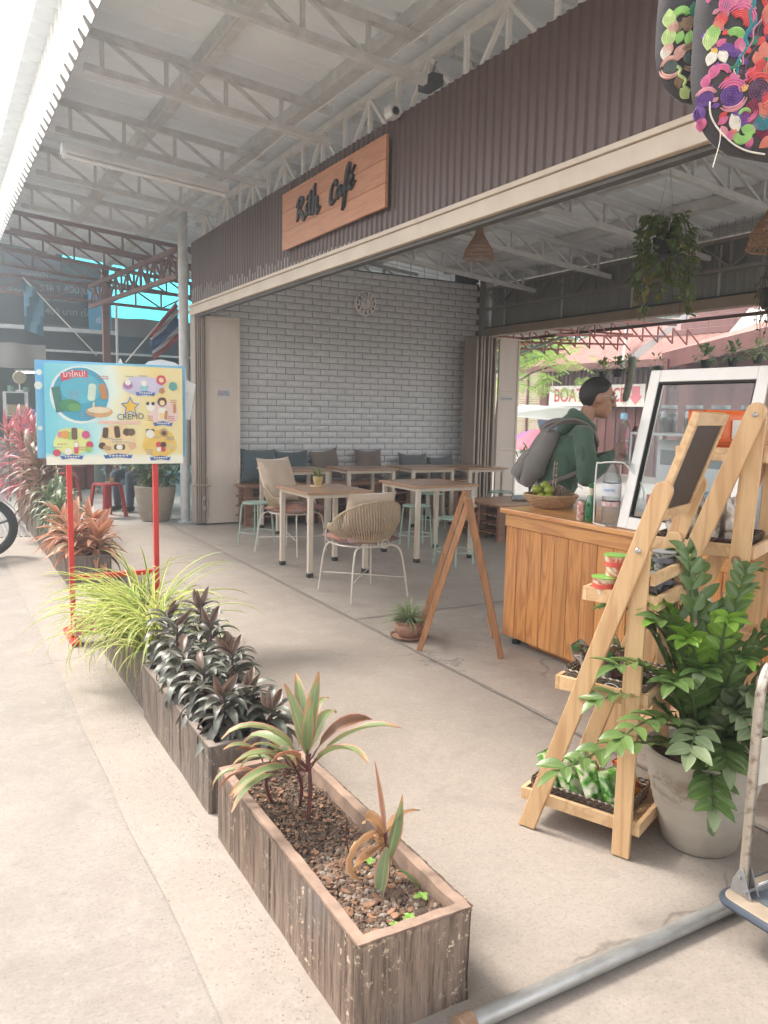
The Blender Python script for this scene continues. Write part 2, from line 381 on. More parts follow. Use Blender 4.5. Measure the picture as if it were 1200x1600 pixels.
# dirt, crumbs and leaf bits collecting along the foot of the planters
def crumbs():
    mb = MB(); rr = random.Random(3)
    for i in range(3600):
        if rr.random() < .62: x = .795 - abs(rr.gauss(0, .07)); y = rr.uniform(.8, 6.6)
        elif rr.random() < .5: x = rr.uniform(.5, .6); y = rr.uniform(.8, 7)
        else: x = rr.uniform(1.3, 3.4); y = rr.uniform(1.2, 6)
        s = rr.uniform(.0008, .0026)*(1.4 if rr.random() < .1 else 1); z = 0.0 if x > .56 else -.012
        if x > 2.6: z = .004
        a = rr.uniform(0, 6.3)
        p = [Vector((x+s*rr.uniform(.6, 1.6)*math.cos(a+k*2.1), y+s*rr.uniform(.6, 1.6)*math.sin(a+k*2.1), z)) for k in range(3)]+[Vector((x, y, z+s*.9))]
        mb.add(p, [(0, 1, 3), (1, 2, 3), (2, 0, 3)])
    struct('floor_litter', mb, pm('litter', (.34, .29, .24), (.22, .18, .15), scale=40, rough=.9, bs=0), kind='stuff')
crumbs()
M_STEEL = pm('galvanised', (.42, .42, .42), (.33, .33, .34), scale=18, rough=.38, metal=.75, bs=.05)
# drain grating in the road on the far left
g = thing('drain_grating', 'steel drain grating let into the concrete beside the far planters', 'drain', (.72, 10.9, 0))
mb = MB()
for i in range(7): mb.box(.56+i*.05, .585+i*.05, 9.9, 12.3, .001, .012)
part('grating_bar', mb, M_STEEL, g, kind='stuff')
part('grating_frame', MB().box(.53, .555, 9.88, 12.32, .001, .014).box(.895, .92, 9.88, 12.32, .001, .014), M_STEEL, g)

# ============================================================ roof
ZT = lambda x: 4.04-.09*(x-.9)          # top chord
ZB = lambda x: 3.80-.09*(x-.9)          # bottom chord
M_ROOFU = pm('roof_sheet_white', (.84, .89, .92), (.78, .83, .86), scale=2.5, stretch=(1, .5, 1), rough=.45, bs=.03)
M_EAVE = pm('eave_sheet_cream', (.80, .79, .75), (.74, .73, .69), scale=3, rough=.45, bs=.03)
M_TRUSS = pm('truss_paint_grey', (.66, .67, .67), (.52, .52, .51), scale=9, rough=.45, bs=.08)
M_TRUSSR = pm('truss_paint_redbrown', (.25, .135, .12), (.17, .09, .08), scale=9, rough=.5, bs=.08)
M_BROWN = pm('fascia_sheet_brown', (.135, .088, .078), (.112, .072, .063), scale=3.5, stretch=(1, 1, .25), rough=.42, bs=.03)
M_CREAM = pm('cream_paint', (.66, .56, .45), (.58, .485, .385), scale=4, rough=.45, bs=.04)
roof = thing('canopy_roof', 'long sloping pale metal sheet roof over the cafe and the walkway, on steel purlins', 'roof', (2.95, 6, 3.9))
def ribsheet(mb, y0, y1, x0, x1, zf, rib=.0, pitch=.25, w=.035, h=.022):
    """roof sheet running along x with trapezoid ribs every pitch"""
    ys = []; y = y0
    while y < y1-1e-6:
        for dy, dz in ((0, 0), (pitch-w*2, 0), (pitch-w*1.5, h), (pitch-w*.5, h)): 
            if y+dy <= y1: ys.append((y+dy, dz))
        y += pitch
    ys.append((y1, 0)); n = len(ys); xs = (x0, (x0+x1)/2, x1); vs = [(x, yy, zf(x)+dz) for x in xs for yy, dz in ys]
    mb.add(vs, [(a*n+i, a*n+i+1, (a+1)*n+i+1, (a+1)*n+i) for a in range(2) for i in range(n-1)])
y = -1.5; k = 0
while y < 14.9:
    ribs = MB(); ribsheet(ribs, y, y+.80, .72, 8.4 if y < 13 else 6.6, lambda x: ZT(x)+.125+.0015*(k % 2))
    part('roof_sheet', ribs, M_ROOFU, roof); y += .75; k += 1
for i, x in enumerate((.97, 1.82, 2.72, 3.7, 4.7, 5.7, 6.7, 7.55)):
    z = ZT(x)+.075
    mb = MB().beam((x, -1.5, z), (x, 14.9 if x < 6.6 else 10.2, z), .055, .10)
    mb.beam((x+.03, -1.5, z-.055), (x+.03, 14.9 if x < 6.6 else 10.2, z-.055), .075, .008)
    part('purlin', mb, M_TRUSS, roof)
part('eave_beam', MB().beam((.93, -1.5, 3.90), (.93, 14.9, 3.90), .05, .16), M_TRUSS, roof)
# vertical corrugated sheet along the eave, with the stepped lower edge
def corr(mb, y0, y1, z0, z1, x, pitch, dep, flip=1, zb=None, prof='trap'):
    ys = []; y = y0
    while y < y1:
        if prof == 'trap': pts = ((0, 0), (.55, 0), (.68, 1), (.87, 1))
        else: pts = [(q/8, .5-.5*math.cos(q/8*2*PI)) for q in range(8)]
        for a, d in pts:
            if y+a*pitch < y1-1e-4: ys.append((y+a*pitch, d))
        y += pitch
    ys.append((y1, 0)); n = len(ys)
    zb_ = zb or (lambda y_, d: z0)
    vs = [(x+flip*dep*d, yy, zb_(yy, d)) for yy, d in ys]+[(x+flip*dep*d, yy, z1) for yy, d in ys]
    return mb.add(vs, [(i, i+1, n+i+1, n+i) for i in range(n-1)])
y = -1.5
ev = thing('eave_cladding', 'tall cream ribbed metal cladding hanging along the eave above the planters', 'cladding', (.87, 6, 3.7))
while y < 14.8:
    part('cladding_sheet', corr(MB(), y, y+.765, 3.66, 6.1, .88, .19, .035, -1, zb=lambda yy, d: 3.655+(.055 if d > .5 else 0)+.01*noise.noise((yy*3, 0, 0))), M_EAVE, ev); y += .76
scr = MB()
for j in range(64):
    for z in (3.95, 4.6): scr.ball((.876, -1.4+j*.253, z), .008, 6)
part('screw', scr, M_STEEL, ev, kind='stuff')

def truss(y, x0=.98, x1=7.42, mat=None, step=.44, label='', zt=ZT, zb=ZB):
    t = thing('roof_truss', label, 'truss', ((x0+x1)/2, y, 3.8), 'steel roof trusses crossing the canopy'); mat = mat or M_TRUSS
    part('top_chord', MB().beam((x0, y, zt(x0)), (x1, y, zt(x1)), .05, .05), mat, t)
    part('bottom_chord', MB().beam((x0+.02, y, zb(x0)), (x1, y, zb(x1)), .05, .05), mat, t)
    x = x0+.14
    while x < x1-.1:
        part('web_bar', MB().beam((x, y, zb(x)+.025), (x, y, zt(x)-.025), .026, .026, (0, 1, 0)), mat, t)
        if x+step < x1: part('web_bar', MB().beam((x+.03, y-.004, zt(x)-.02), (x+step-.03, y-.004, zb(x+step)+.02), .026, .026, (0, 1, 0)), mat, t)
        x += step
    return t
for i, (y, lb) in enumerate(((1.65, 'grey roof truss nearest the camera, over the hanging embroidered bags'), (3.2, 'grey roof truss crossing at the top right above the counter'), (4.65, 'grey roof truss with the white camera and the big hanging plant near it'),
                  (6.07, 'grey roof truss that meets the brown wall above the wooden cafe sign'), (7.52, 'grey roof truss carrying the long tube light fitting'), (8.95, 'grey roof truss just past the tube light fitting'),
                  (10.5, 'grey roof truss beside the top of the corner pole'))):
    truss(y, label=lb, x1=2.86)
    truss(y, x0=3.06, x1=7.38 if y < 10.3 else 6.4, label='interior roof truss over the cafe, ' + ('nearest the camera, mostly out of view', 'at the top right above the counter', 'carrying the big hanging plant', 'just past the near rattan lamp', 'over the middle tables', 'over the back tables', 'seen above the top of the brick wall')[i])
for y, lb in ((12.0, 'dark roof truss second past the corner pole'), (13.4, 'dark roof truss third past the corner pole'), (14.8, 'dark end truss of the roof with bright gaps under it')):
    truss(y, x1=6.4, mat=M_TRUSSR, label=lb)
M_TRUSSL = pm('truss_paint_pale', (.80, .79, .76), (.68, .67, .64), scale=9, rough=.4, bs=.05)
# lengthwise truss on top of the fascia
def ltruss(p0, p1, h, mat, name, label, step=.5, chord=.05, dbl=True):
    p0 = Vector(p0); p1 = Vector(p1); L = (p1-p0).length; d = (p1-p0)/L; H = Vector((0, 0, h))
    t = thing(name, label, 'truss', tuple((p0+p1)/2))
    part('top_chord', MB().beam(p0+H, p1+H, chord, chord), mat, t); part('bottom_chord', MB().beam(p0, p1, chord, chord), mat, t)
    s = 0; k = 0
    while s < L-.02:
        a = p0+d*s; b = p0+d*min(L, s+step)
        part('web_bar', MB().beam(a+Vector((0, 0, .02)), a+H-Vector((0, 0, .02)), .028, .028, (1, 0, 0)), mat, t)
        if dbl: part('web_bar', MB().beam(a+H*.97, b+H*.03, .026, .026, (1, 0, 0)) if k % 2 else MB().beam(a+H*.03, b+H*.97, .026, .026, (1, 0, 0)), mat, t)
        s += step; k += 1
    return t
ltruss((2.975, 1.0, 3.40), (2.975, 10.25, 3.40), .45, M_TRUSSL, 'fascia_truss', 'pale lattice truss running along behind the top of the brown fascia', .42)
ltruss((3.35, 1.0, 3.50), (3.35, 10.2, 3.50), .30, M_TRUSS, 'inner_truss', 'second lengthwise lattice truss just inside the brown fascia', .46)
# brown corrugated fascia with the cream lintel
fa = thing('cafe_fascia', 'long brown corrugated metal fascia over the cafe front', 'fascia', (2.95, 5.7, 2.75))
yy = .9; kk = 0
while yy < 10.25:
    part('corrugated_sheet', corr(MB(), yy, min(10.28, yy+.786), 2.79, 3.56, 2.93+.0025*(kk % 2), .078, .013, -1, zb=lambda y_, d: 2.80), M_BROWN, fa); yy += .78; kk += 1
part('lintel', MB().box(2.90, 3.02, .9, 10.3, 2.665, 2.765), M_CREAM, fa, bevel=.006)
part('lintel_cap', MB().box(2.885, 3.0, .9, 10.3, 2.767, 2.797), M_CREAM, fa, bevel=.004)
part('shutter_track', MB().box(2.94, 3.0, .9, 10.2, 2.64, 2.664), pm('dark_track', (.08, .07, .06), scale=5, rough=.5), fa)
# white sealant runs along the left foot of the sheet
mb = MB(); rr = random.Random(5)
for i in range(58):
    yq = 10.22-i*.078-.039
    if yq < 4.6: break
    h = max(.02, (.20 - .03*i*.09)*rr.uniform(.5, 1.1)*(1 if yq > 7 else .5)); mb.box(2.906, 2.9095, yq-.006, yq+.005, 2.80, 2.80+h)
part('sealant', mb, pm('sealant', (.62, .58, .55), scale=8, rough=.6), fa, kind='stuff')
# corner pole
po = thing('corner_pole', 'round grey steel pole holding the roof at the far corner of the cafe', 'pole', (2.86, 10.42, 0))
part('shaft', MB().cyl((2.86, 10.42, 0), .062, 4.0, 20), M_TRUSS, po, smooth=True)
part('pipe', MB().tube([(3.0, 10.33, 2.62), (3.0, 10.33, 3.34)], .028, 10), M_CREAM, po, smooth=True)
part('base_plate', MB().box(2.77, 2.95, 10.33, 10.51, .003, .015), M_TRUSS, po)

# ============================================================ brick-look back wall
def brickmat():
    m, nt, b = newmat('white_brick'); v = coords(nt, (1, 1, 1), 6)
    n = noiset(nt, v, 14, 6, .6); oi = nd(nt, 'ShaderNodeObjectInfo')
    c = mixc(nt, ramp(nt, n, [(.3, (.60, .60, .605)), (.7, (.72, .72, .725))]), (.55, .55, .555), ramp(nt, oi.outputs['Random'], [(.5, (0, 0, 0)), (1, (.5, .5, .5))]))
    nt.links.new(c, b.inputs['Base Color']); b.inputs['Roughness'].default_value = .5
    bump(nt, b, noiset(nt, v, 30, 6, .7), .8, .008); return m
M_BRICK = brickmat()
WY = 10.30
wall = struct('brick_wall', MB().box(3.06, 7.5, WY, WY+.12, 0, 3.44), pm('brick_joint', (.19, .18, .17), (.14, .13, .125), scale=10, rough=.9))
BW, BH, GAP = .262, .0865, .0085
meshes = []
for j in range(6):     # six cushioned brick faces, shared
    rr = random.Random(j); mb = MB(); nx, nz = 7, 4
    def f(u, v_):
        e = min(u, 1-u)*BW; g_ = min(v_, 1-v_)*BH; d = min(.012, .002+.9*min(e, g_)) + .003*noise.noise((u*5+j*3, v_*2, j))
        return ((u-.5)*(BW-GAP), -d if 0 < u < 1 and 0 < v_ < 1 else 0.0, (v_-.5)*(BH-GAP))
    mb.grid(f, nx, nz); me = mb.mesh('brick', smooth=False); me.materials.append(M_BRICK); meshes.append(me)
cells = []
for r_ in range(40):
    z = .045+r_*BH
    if z > 3.42: break
    off = (r_ % 2)*BW/2; n = 0; x = 3.04+off-BW/2
    while x < 7.5:
        if x-BW/2 >= 3.03 and x+BW/2 <= 7.53: cells.append((x, z, 1.0))
        x += BW
    if off == 0: pass
cells = [c for c in cells]
vis = sorted(cells, key=lambda c: (c[1] < .5, c[0]*.4 + abs(c[1]-1.5)*.6))
rest = MB()
for k, (x, z, s_) in enumerate(vis):
    me = meshes[random.randrange(6)]; dx = random.uniform(-.0012, .0012); dy = random.uniform(-.0008, .0008)
    if k < 300:
        o = bpy.data.objects.new('brick', me); COL.objects.link(o); o.parent = wall; o.location = (x+dx, WY+dy-.001, z)
    else:
        rest.add([Vector(v.co)+Vector((x+dx, WY+dy-.001, z)) for v in me.vertices], [tuple(p.vertices) for p in me.polygons])
part('brick', rest, M_BRICK, wall, kind='stuff')
# rods and dark net above the wall
rk = thing('wall_top_grille', 'thin upright rods and dark mesh above the white brick wall', 'grille', (5.4, 10.3, 3.44))
for i in range(17): part('rod', MB().tube([(3.6+i*.235, 10.33, 3.44), (3.6+i*.235, 10.33, 3.9-.009*i)], .006, 6), M_TRUSS, rk)
part('rail', MB().box(3.45, 7.4, 10.30, 10.36, 3.441, 3.475), pm('dark_steel', (.07, .07, .075), scale=6, rough=.5), rk)
sp = thing('loudspeaker', 'dark box loudspeaker standing on top of the brick wall near its right corner', 'speaker', (7.2, 10.34, 3.478))
part('cabinet', MB().box(7.05, 7.33, 10.22, 10.46, 3.478, 3.80), pm('speaker_black', (.05, .04, .045), scale=8, rough=.55), sp, bevel=.008)
part('speaker_grille', MB().box(7.07, 7.31, 10.205, 10.219, 3.50, 3.78), pm('grille_black', (.03, .03, .03), scale=60, rough=.7, bs=.4), sp)
# grey corner post and far side fascia
M_GREYP = pm('grey_panel', (.31, .315, .30), (.26, .265, .25), scale=3, rough=.5, bs=.04)
M_LINT2 = pm('tan_lintel', (.40, .32, .25), (.33, .26, .2), scale=5, rough=.5)
cp = solo('corner_post', MB().box(7.40, 7.56, 10.135, 10.285, 0, 3.74), M_GREYP, 'grey steel post at the right-hand corner of the brick wall', 'post', (7.45, 10.2, 0), bevel=.004)
fs = thing('side_fascia', 'grey metal panel band with a lattice truss over the riverside opening', 'fascia', (7.46, 6, 2.75))
y = 1.0
while y < 10.1:
    part('panel', corr(MB(), y, min(10.1, y+1.25), 2.80, 3.40, 7.50, .12, .006, -1), M_GREYP, fs); part('panel_joint', MB().box(7.472, 7.49, y-.012, y+.012, 2.82, 3.36), M_TRUSS, fs); y += 1.25
part('lintel', MB().box(7.40, 7.54, 1.0, 10.13, 2.68, 2.80), M_LINT2, fs, bevel=.006)
part('dark_rail', MB().box(7.39, 7.40, 1.0, 10.13, 2.795, 2.812), pm('dark_steel', (.07, .07, .075)), fs)  # thin dark strip along the top edge of the lintel
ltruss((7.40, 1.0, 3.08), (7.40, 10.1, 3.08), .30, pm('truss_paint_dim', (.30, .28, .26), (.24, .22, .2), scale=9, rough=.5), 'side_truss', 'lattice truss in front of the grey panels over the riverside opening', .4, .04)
# wire mesh strip under the low edge of the roof
mb = MB()
for i in range(90): mb.box(7.42, 7.425, 1+i*.1, 1.004+i*.1, 3.40, 3.62)
for i in range(8): mb.box(7.42, 7.425, 1, 10.1, 3.40+i*.03, 3.403+i*.03)
solo('wire_mesh', mb, M_STEEL, 'fine wire mesh closing the gap between side truss and roof edge', 'mesh', (7.42, 5.5, 3.4))
# near column of the cafe front on the far right
solo('timber_post', MB().box(3.40, 3.52, 2.27, 2.41, .004, 2.66), wood('post_timber', (.56, .40, .26), (.40, .26, .15), 'Z', bs=.1), 'plain timber post at the right edge of the picture behind the tall ladder shelf', 'post', (3.46, 2.34, 0), bevel=.003)

# ============================================================ folding doors
def folding_door(name, label, leaves, face, z1, sticker=None, flat_=None):
    """leaves: list of (x0,x1,y0,y1) seen edge on; face: (x0,x1,y) panel facing the camera"""
    x0, x1, y = face; t = thing(name, label, 'door', (x0, y, 0))
    for L in leaves: part('door_leaf', MB().box(L[0], L[1], L[2], L[3], .03, z1), M_DOORT, t, bevel=.003)
    fr = MB(); fw = .035
    fr.box(x0, x0+fw, y-.018, y+.018, .02, z1).box(x1-fw, x1, y-.018, y+.018, .02, z1)
    for z in (.02, z1*.365, z1*.70, z1-fw): fr.box(x0+fw+.001, x1-fw-.001, y-.016, y+.016, z, z+fw)
    part('door_frame', fr, M_DOORC, t, bevel=.003)
    for a, b in ((.02+fw, z1*.365), (z1*.365+fw, z1*.70), (z1*.70+fw, z1-fw)): part('door_panel', MB().box(x0+fw, x1-fw, y-.006, y+.006, a, b), M_DOORC, t)
    return t
M_DOORC = pm('door_cream', (.70, .60, .52), (.63, .54, .465), scale=5, stretch=(1, 1, .3), rough=.45, bs=.05)
M_DOORT = pm('door_taupe', (.42, .345, .285), (.34, .28, .23), scale=5, stretch=(1, 1, .3), rough=.45, bs=.05)
d1 = folding_door('folding_door', 'cream folding metal door stacked open at the left end of the cafe front', [(2.905+i*.026, 2.922+i*.026, 10.08-.01*(i % 2), 10.28) for i in range(5)], (3.045, 3.50, 10.10), 2.66)
part('hinge_post', MB().box(3.036, 3.044, 10.05, 10.12, .02, 2.66), M_DOORT, d1)
part('bolt', MB().tube([(2.86, 10.04, .52), (3.09, 10.04, .52)], .012, 8).tube([(3.05, 10.05, .62), (3.05, 10.05, .10)], .008, 8).box(2.98, 3.02, 10.03, 10.07, .2, .26).box(2.98, 3.02, 10.03, 10.07, .34, .38), M_DOORT, d1)
d2 = folding_door('folding_door', 'cream folding metal door stacked open beside the riverside opening', [(7.02+i*.065, 7.05+i*.065, 9.78-.02*(i % 2), 10.1) for i in range(6)], (7.40, 7.78, 9.74), 2.64)
st = solo('no_smoking_sticker', MB().box(3.20, 3.36, 10.087, 10.0935, 1.66, 1.74), flat('sticker_grey', (.50, .54, .60)), 'small grey-blue no smoking sticker on the cream folding door', 'sticker', (3.28, 10.09, 1.66))
MF = frame((3.305, 10.0855, 1.715), (1, 0, 0), (0, 0, 1)); M_INK = flat('ink_navy', (.05, .06, .13)); M_REDP = flat('print_red', (.60, .05, .06))
mb = text_mesh('NO', .035, MF, .0004); mb.add(*(lambda t: (t.v, t.f))(text_mesh('Smoking', .027, frame((3.305, 10.0855, 1.685), (1, 0, 0), (0, 0, 1)), .0004))); part('lettering', mb, M_INK, st)
def ringmesh(c, r, w_, n=20, ax=((1, 0, 0), (0, 0, 1)), t=.0008):
    X, Y_ = Vector(ax[0]), Vector(ax[1]); c = Vector(c); N = X.cross(Y_)
    vs = [c+(X*math.cos(2*PI*k/n)+Y_*math.sin(2*PI*k/n))*q+N*h for h in (0, t) for q in (r-w_, r) for k in range(n)]; fs = []
    for k in range(n):
        k2 = (k+1) % n; fs += [(k, k2, n+k2, n+k), (2*n+k, 3*n+k, 3*n+k2, 2*n+k2), (n+k, n+k2, 3*n+k2, 3*n+k), (k, 2*n+k, 2*n+k2, k2)]
    return vs, fs
part('symbol', MB().add(*ringmesh((3.232, 10.086, 1.70), .026, .006)).beam((3.215, 10.0855, 1.717), (3.249, 10.0855, 1.683), .001, .006, (0, 1, 0)), M_REDP, st)
st = solo('no_smoking_sticker', MB().box(7.44, 7.68, 9.726, 9.7335, 1.70, 1.78), flat('sticker_white', (.62, .60, .56)), 'narrow white no smoking sticker on the folding door by the riverside opening', 'sticker', (7.55, 9.73, 1.7))
part('lettering', text_mesh('NO SMOKING', .036, frame((7.58, 9.725, 1.74), (1, 0, 0), (0, 0, 1)), .0004, sx=.8), M_INK, st)
part('symbol', MB().add(*ringmesh((7.468, 9.7255, 1.74), .018, .004)), M_INK, st)

# ============================================================ clock
ck = thing('wall_clock', 'round cream wall clock high on the white brick wall', 'clock', (5.40, 10.27, 3.02)); MK = Vector((5.40, 10.262, 3.02))
rotf = Matrix.Rotation(R(90), 4, 'X')
part('case', MB().lathe([(0, 0), (.165, 0), (.175, .012), (.17, .03), (.16, .032), (0, .026)], MK, 40, rotf), pm('clock_cream', (.88, .83, .77), scale=5, rough=.5), ck, smooth=True)
part('dial_ring', MB().add(*ringmesh(MK+Vector((0, -.0335, 0)), .092, .007, 32)), M_INK, ck)
for h in range(1, 13):
    a = PI/2-h*PI/6; part('numeral', text_mesh(str(h), .064, frame(MK+Vector((.13*math.cos(a), -.0335, .13*math.sin(a))), (1, 0, 0), (0, 0, 1)), .002, bold=.0022), M_INK, ck)
def hand(a, L, w_): return MB().beam(MK+Vector((-.02*math.cos(a), -.038, -.02*math.sin(a))), MK+Vector((L*math.cos(a), -.038, L*math.sin(a))), w_, .003, (0, 1, 0))
part('hour_hand', hand(R(92), .07, .006), M_INK, ck); part('minute_hand', hand(R(148), .125, .005), M_INK, ck)
part('second_hand', hand(R(-90), .06, .002), M_REDP, ck)

# ============================================================ tube light, security camera, rattan lamps
tl = thing('tube_light', 'long white tube light fitting hanging below the roof truss on the left', 'light fitting', (1.7, 7.45, 3.55))
M_WH = pm('white_enamel', (.74, .74, .73), scale=4, rough=.35, bs=0); part('housing', MB().prism([(-.085, 0), (.085, 0), (.05, .075), (-.05, .075)], lambda a, b, t: (1.02+t*1.42, 7.36+a+t*.05, 3.575-.11*t+b)), M_WH, tl)
part('tube', MB().tube([(1.05, 7.36, 3.552), (2.42, 7.40, 3.445)], .019, 10), pm('tube_glass', (.8, .8, .78), rough=.2, bs=0), tl, smooth=True)
for q in (0, 1): part('end_holder', MB().box(1.03+q*1.38, 1.055+q*1.38, 7.345+q*.05, 7.375+q*.05, 3.53-.11*q, 3.575-.11*q), M_WH, tl)
cm = thing('security_camera', 'white boxy security camera on top of the brown fascia', 'camera', (2.86, 5.06, 3.55))
cb = MB(); cb.prism([(-.05, -.06), (.05, -.06), (.075, -.02), (.075, .04), (.04, .075), (-.04, .075), (-.075, .04), (-.075, -.02)], lambda a, b, t: (2.86+a*.62, 5.02+t*.10, 3.555+b*.66))
part('housing', cb, M_WH, cm, bevel=.008)
part('lens', MB().lathe([(0, 0), (.022, 0), (.024, .008), (.018, .010), (.012, .004), (0, .004)], (2.852, 5.02, 3.55), 20, rotf), pm('lens_black', (.03, .03, .035), rough=.1, bs=0), cm, smooth=True)
part('lens_ring', MB().add(*ringmesh((2.852, 5.016, 3.55), .032, .007, 24)), pm('mid_grey', (.35, .35, .35)), cm)
part('bracket', MB().beam((2.87, 5.08, 3.6), (2.96, 5.10, 3.72), .03, .03), M_WH, cm)
fl = thing('floodlight', 'small dark flood lamp on the fascia truss behind the white camera', 'lamp', (2.93, 4.7, 3.62))
part('lamp_body', MB().box(2.88, 2.97, 4.60, 4.78, 3.60, 3.67), pm('dark_steel', (.07, .07, .075)), fl, bevel=.005); part('bracket', MB().beam((2.93, 4.7, 3.67), (2.97, 4.7, 3.78), .015, .015), M_STEEL, fl)
cable = solo('roof_cable', MB().tube(cr([(2.62, 1.5, 3.70), (2.62, 4.7, 3.72), (2.6, 6.1, 3.73), (2.66, 7.6, 3.75), (2.7, 9, 3.78), (2.84, 10.3, 3.7)], 5), .007, 5), M_WH, 'thin white cable running under the roof beside the fascia truss', 'cable', (2.6, 6, 3.7))
M_RATT = pm('rattan', (.42, .25, .15), (.28, .16, .09), scale=40, rough=.7, bs=.3)
def rattan(loc, label, s=1.0):
    t = thing('rattan_lamp', label, 'lamp', loc, 'woven rattan lampshades hanging from the cafe roof'); c = Vector(loc); pr = [(.03, .32), (.035, .24), (.06, .19), (.13, .08), (.15, .0)]
    def rz_(z): 
        for (r0, z0), (r1, z1) in zip(pr, pr[1:]):
            if z1 <= z <= z0: return r1+(r0-r1)*(z-z1)/(z0-z1)
        return .15
    mb = MB()
    for i in range(24):
        a = 2*PI*i/24; mb.tube([c+Vector((rz_(z)*s*math.cos(a+q*.35), rz_(z)*s*math.sin(a+q*.35), z*s)) for q, z in enumerate((.32, .24, .19, .14, .08, .04, 0))], .0035, 4)
        mb.tube([c+Vector((rz_(z)*s*math.cos(a-q*.35), rz_(z)*s*math.sin(a-q*.35), z*s)) for q, z in enumerate((.32, .24, .19, .14, .08, .04, 0))], .0035, 4)
    for j in range(9): z = .32*j/8; mb.tube([c+Vector((rz_(z)*s*math.cos(2*PI*k/20), rz_(z)*s*math.sin(2*PI*k/20), z*s)) for k in range(20)], .0045, 4, closed=True)
    part('woven_shade', mb, M_RATT, t)
    part('bulb', MB().ball(c+Vector((0, 0, .1*s)), .035, 12), pm('bulb_clear', (.8, .78, .7), rough=.15), t, smooth=True)
    part('cord', MB().tube([c+Vector((0, 0, .12*s)), c+Vector((0, 0, ZB(c.x)-c.z))], .004, 5), M_INK, t)
rattan((4.6, 6.43, 2.97), 'woven rattan lampshade hanging over the middle of the cafe')
rattan((4.35, 3.12, 2.50), 'woven rattan lampshade cut by the right edge of the picture', 1.05)
# ============================================================ planters
def planter_mat(name, c, dark, pale, patch=.5):
    m, nt, b = newmat(name); v = coords(nt, (1, 1, .05), 7); vi = coords(nt, (1, 1, 1), 7)
    g1 = noiset(nt, v, 42, 6, .7, .25); g2 = noiset(nt, v, 150, 4, .75); st = noiset(nt, vi, 3.5, 6, .65)
    geo = nd(nt, 'ShaderNodeNewGeometry'); 
    sp = nd(nt, 'ShaderNodeSeparateXYZ'); nt.links.new(geo.outputs['Normal'], sp.inputs[0])
    col = mixc(nt, tuple(x*.5 for x in c), c, ramp(nt, g1, [(.36, (0, 0, 0)), (.6, (1, 1, 1))]))
    col = mixc(nt, col, dark, ramp(nt, g2, [(.5, (0, 0, 0)), (.66, (.85, .85, .85))]))
    col = mixc(nt, col, tuple(x*.55+.12 for x in dark), ramp(nt, st, [(.52, (0, 0, 0)), (.7, (.55, .55, .55))]))
    fl = noiset(nt, vi, 42, 5, .75); gate = noiset(nt, coords(nt, (1, 1, .3), 7), 6, 3)
    fk = mixc(nt, (0, 0, 0), ramp(nt, fl, [(.57, (0, 0, 0)), (.62, (patch, patch, patch))]), ramp(nt, gate, [(.45, (0, 0, 0)), (.62, (1, 1, 1))]))
    col = mixc(nt, col, pale, fk)
    nt.links.new(col, b.inputs['Base Color']); b.inputs['Roughness'].default_value = .82; b.inputs['Specular IOR Level'].default_value = .3
    bump(nt, b, mixc(nt, g1, g2, .5), 1.0, .006); return m
PC = [(.205, .145, .105), (.19, .15, .12), (.185, .15, .122)]
M_PLN = planter_mat('planter_bark_brown', (.26, .19, .145), (.06, .042, .032), (.66, .52, .38), 1.0)
M_PLG = planter_mat('planter_bark_grey', (.23, .18, .145), (.07, .055, .045), (.50, .43, .35), .45)
M_RIM = pm('planter_rim', (.36, .245, .18), (.21, .145, .11), scale=14, rough=.8, bs=.5, bscale=90)
M_RIMG = pm('planter_rim_grey', (.30, .24, .20), (.21, .17, .14), scale=9, rough=.85, bs=.5, bscale=90)
M_SOIL = pm('soil', (.16, .105, .075), (.06, .04, .03), scale=28, rough=.95, bs=.9, bscale=90, bd=.02)
M_LUMP = pm('soil_lump', (.22, .15, .105), (.085, .055, .04), scale=25, rough=.95, bs=.8, rnd=3)
M_HUSK = pm('coco_husk', (.30, .165, .095), (.17, .09, .055), scale=30, stretch=(1, 1, .2), rough=.9, bs=.7, rnd=3)
M_PEB = pm('pale_pebble', (.34, .285, .235), (.17, .135, .11), scale=25, rough=.9, bs=.6, rnd=3)
def groove(s, seed):
    s1 = s*58+seed*13; return .55*noise.noise((s1, seed, 0))+.35*noise.noise((s1*2.3, seed+4, 0))+.2*noise.noise((s1*5, seed+8, 0))
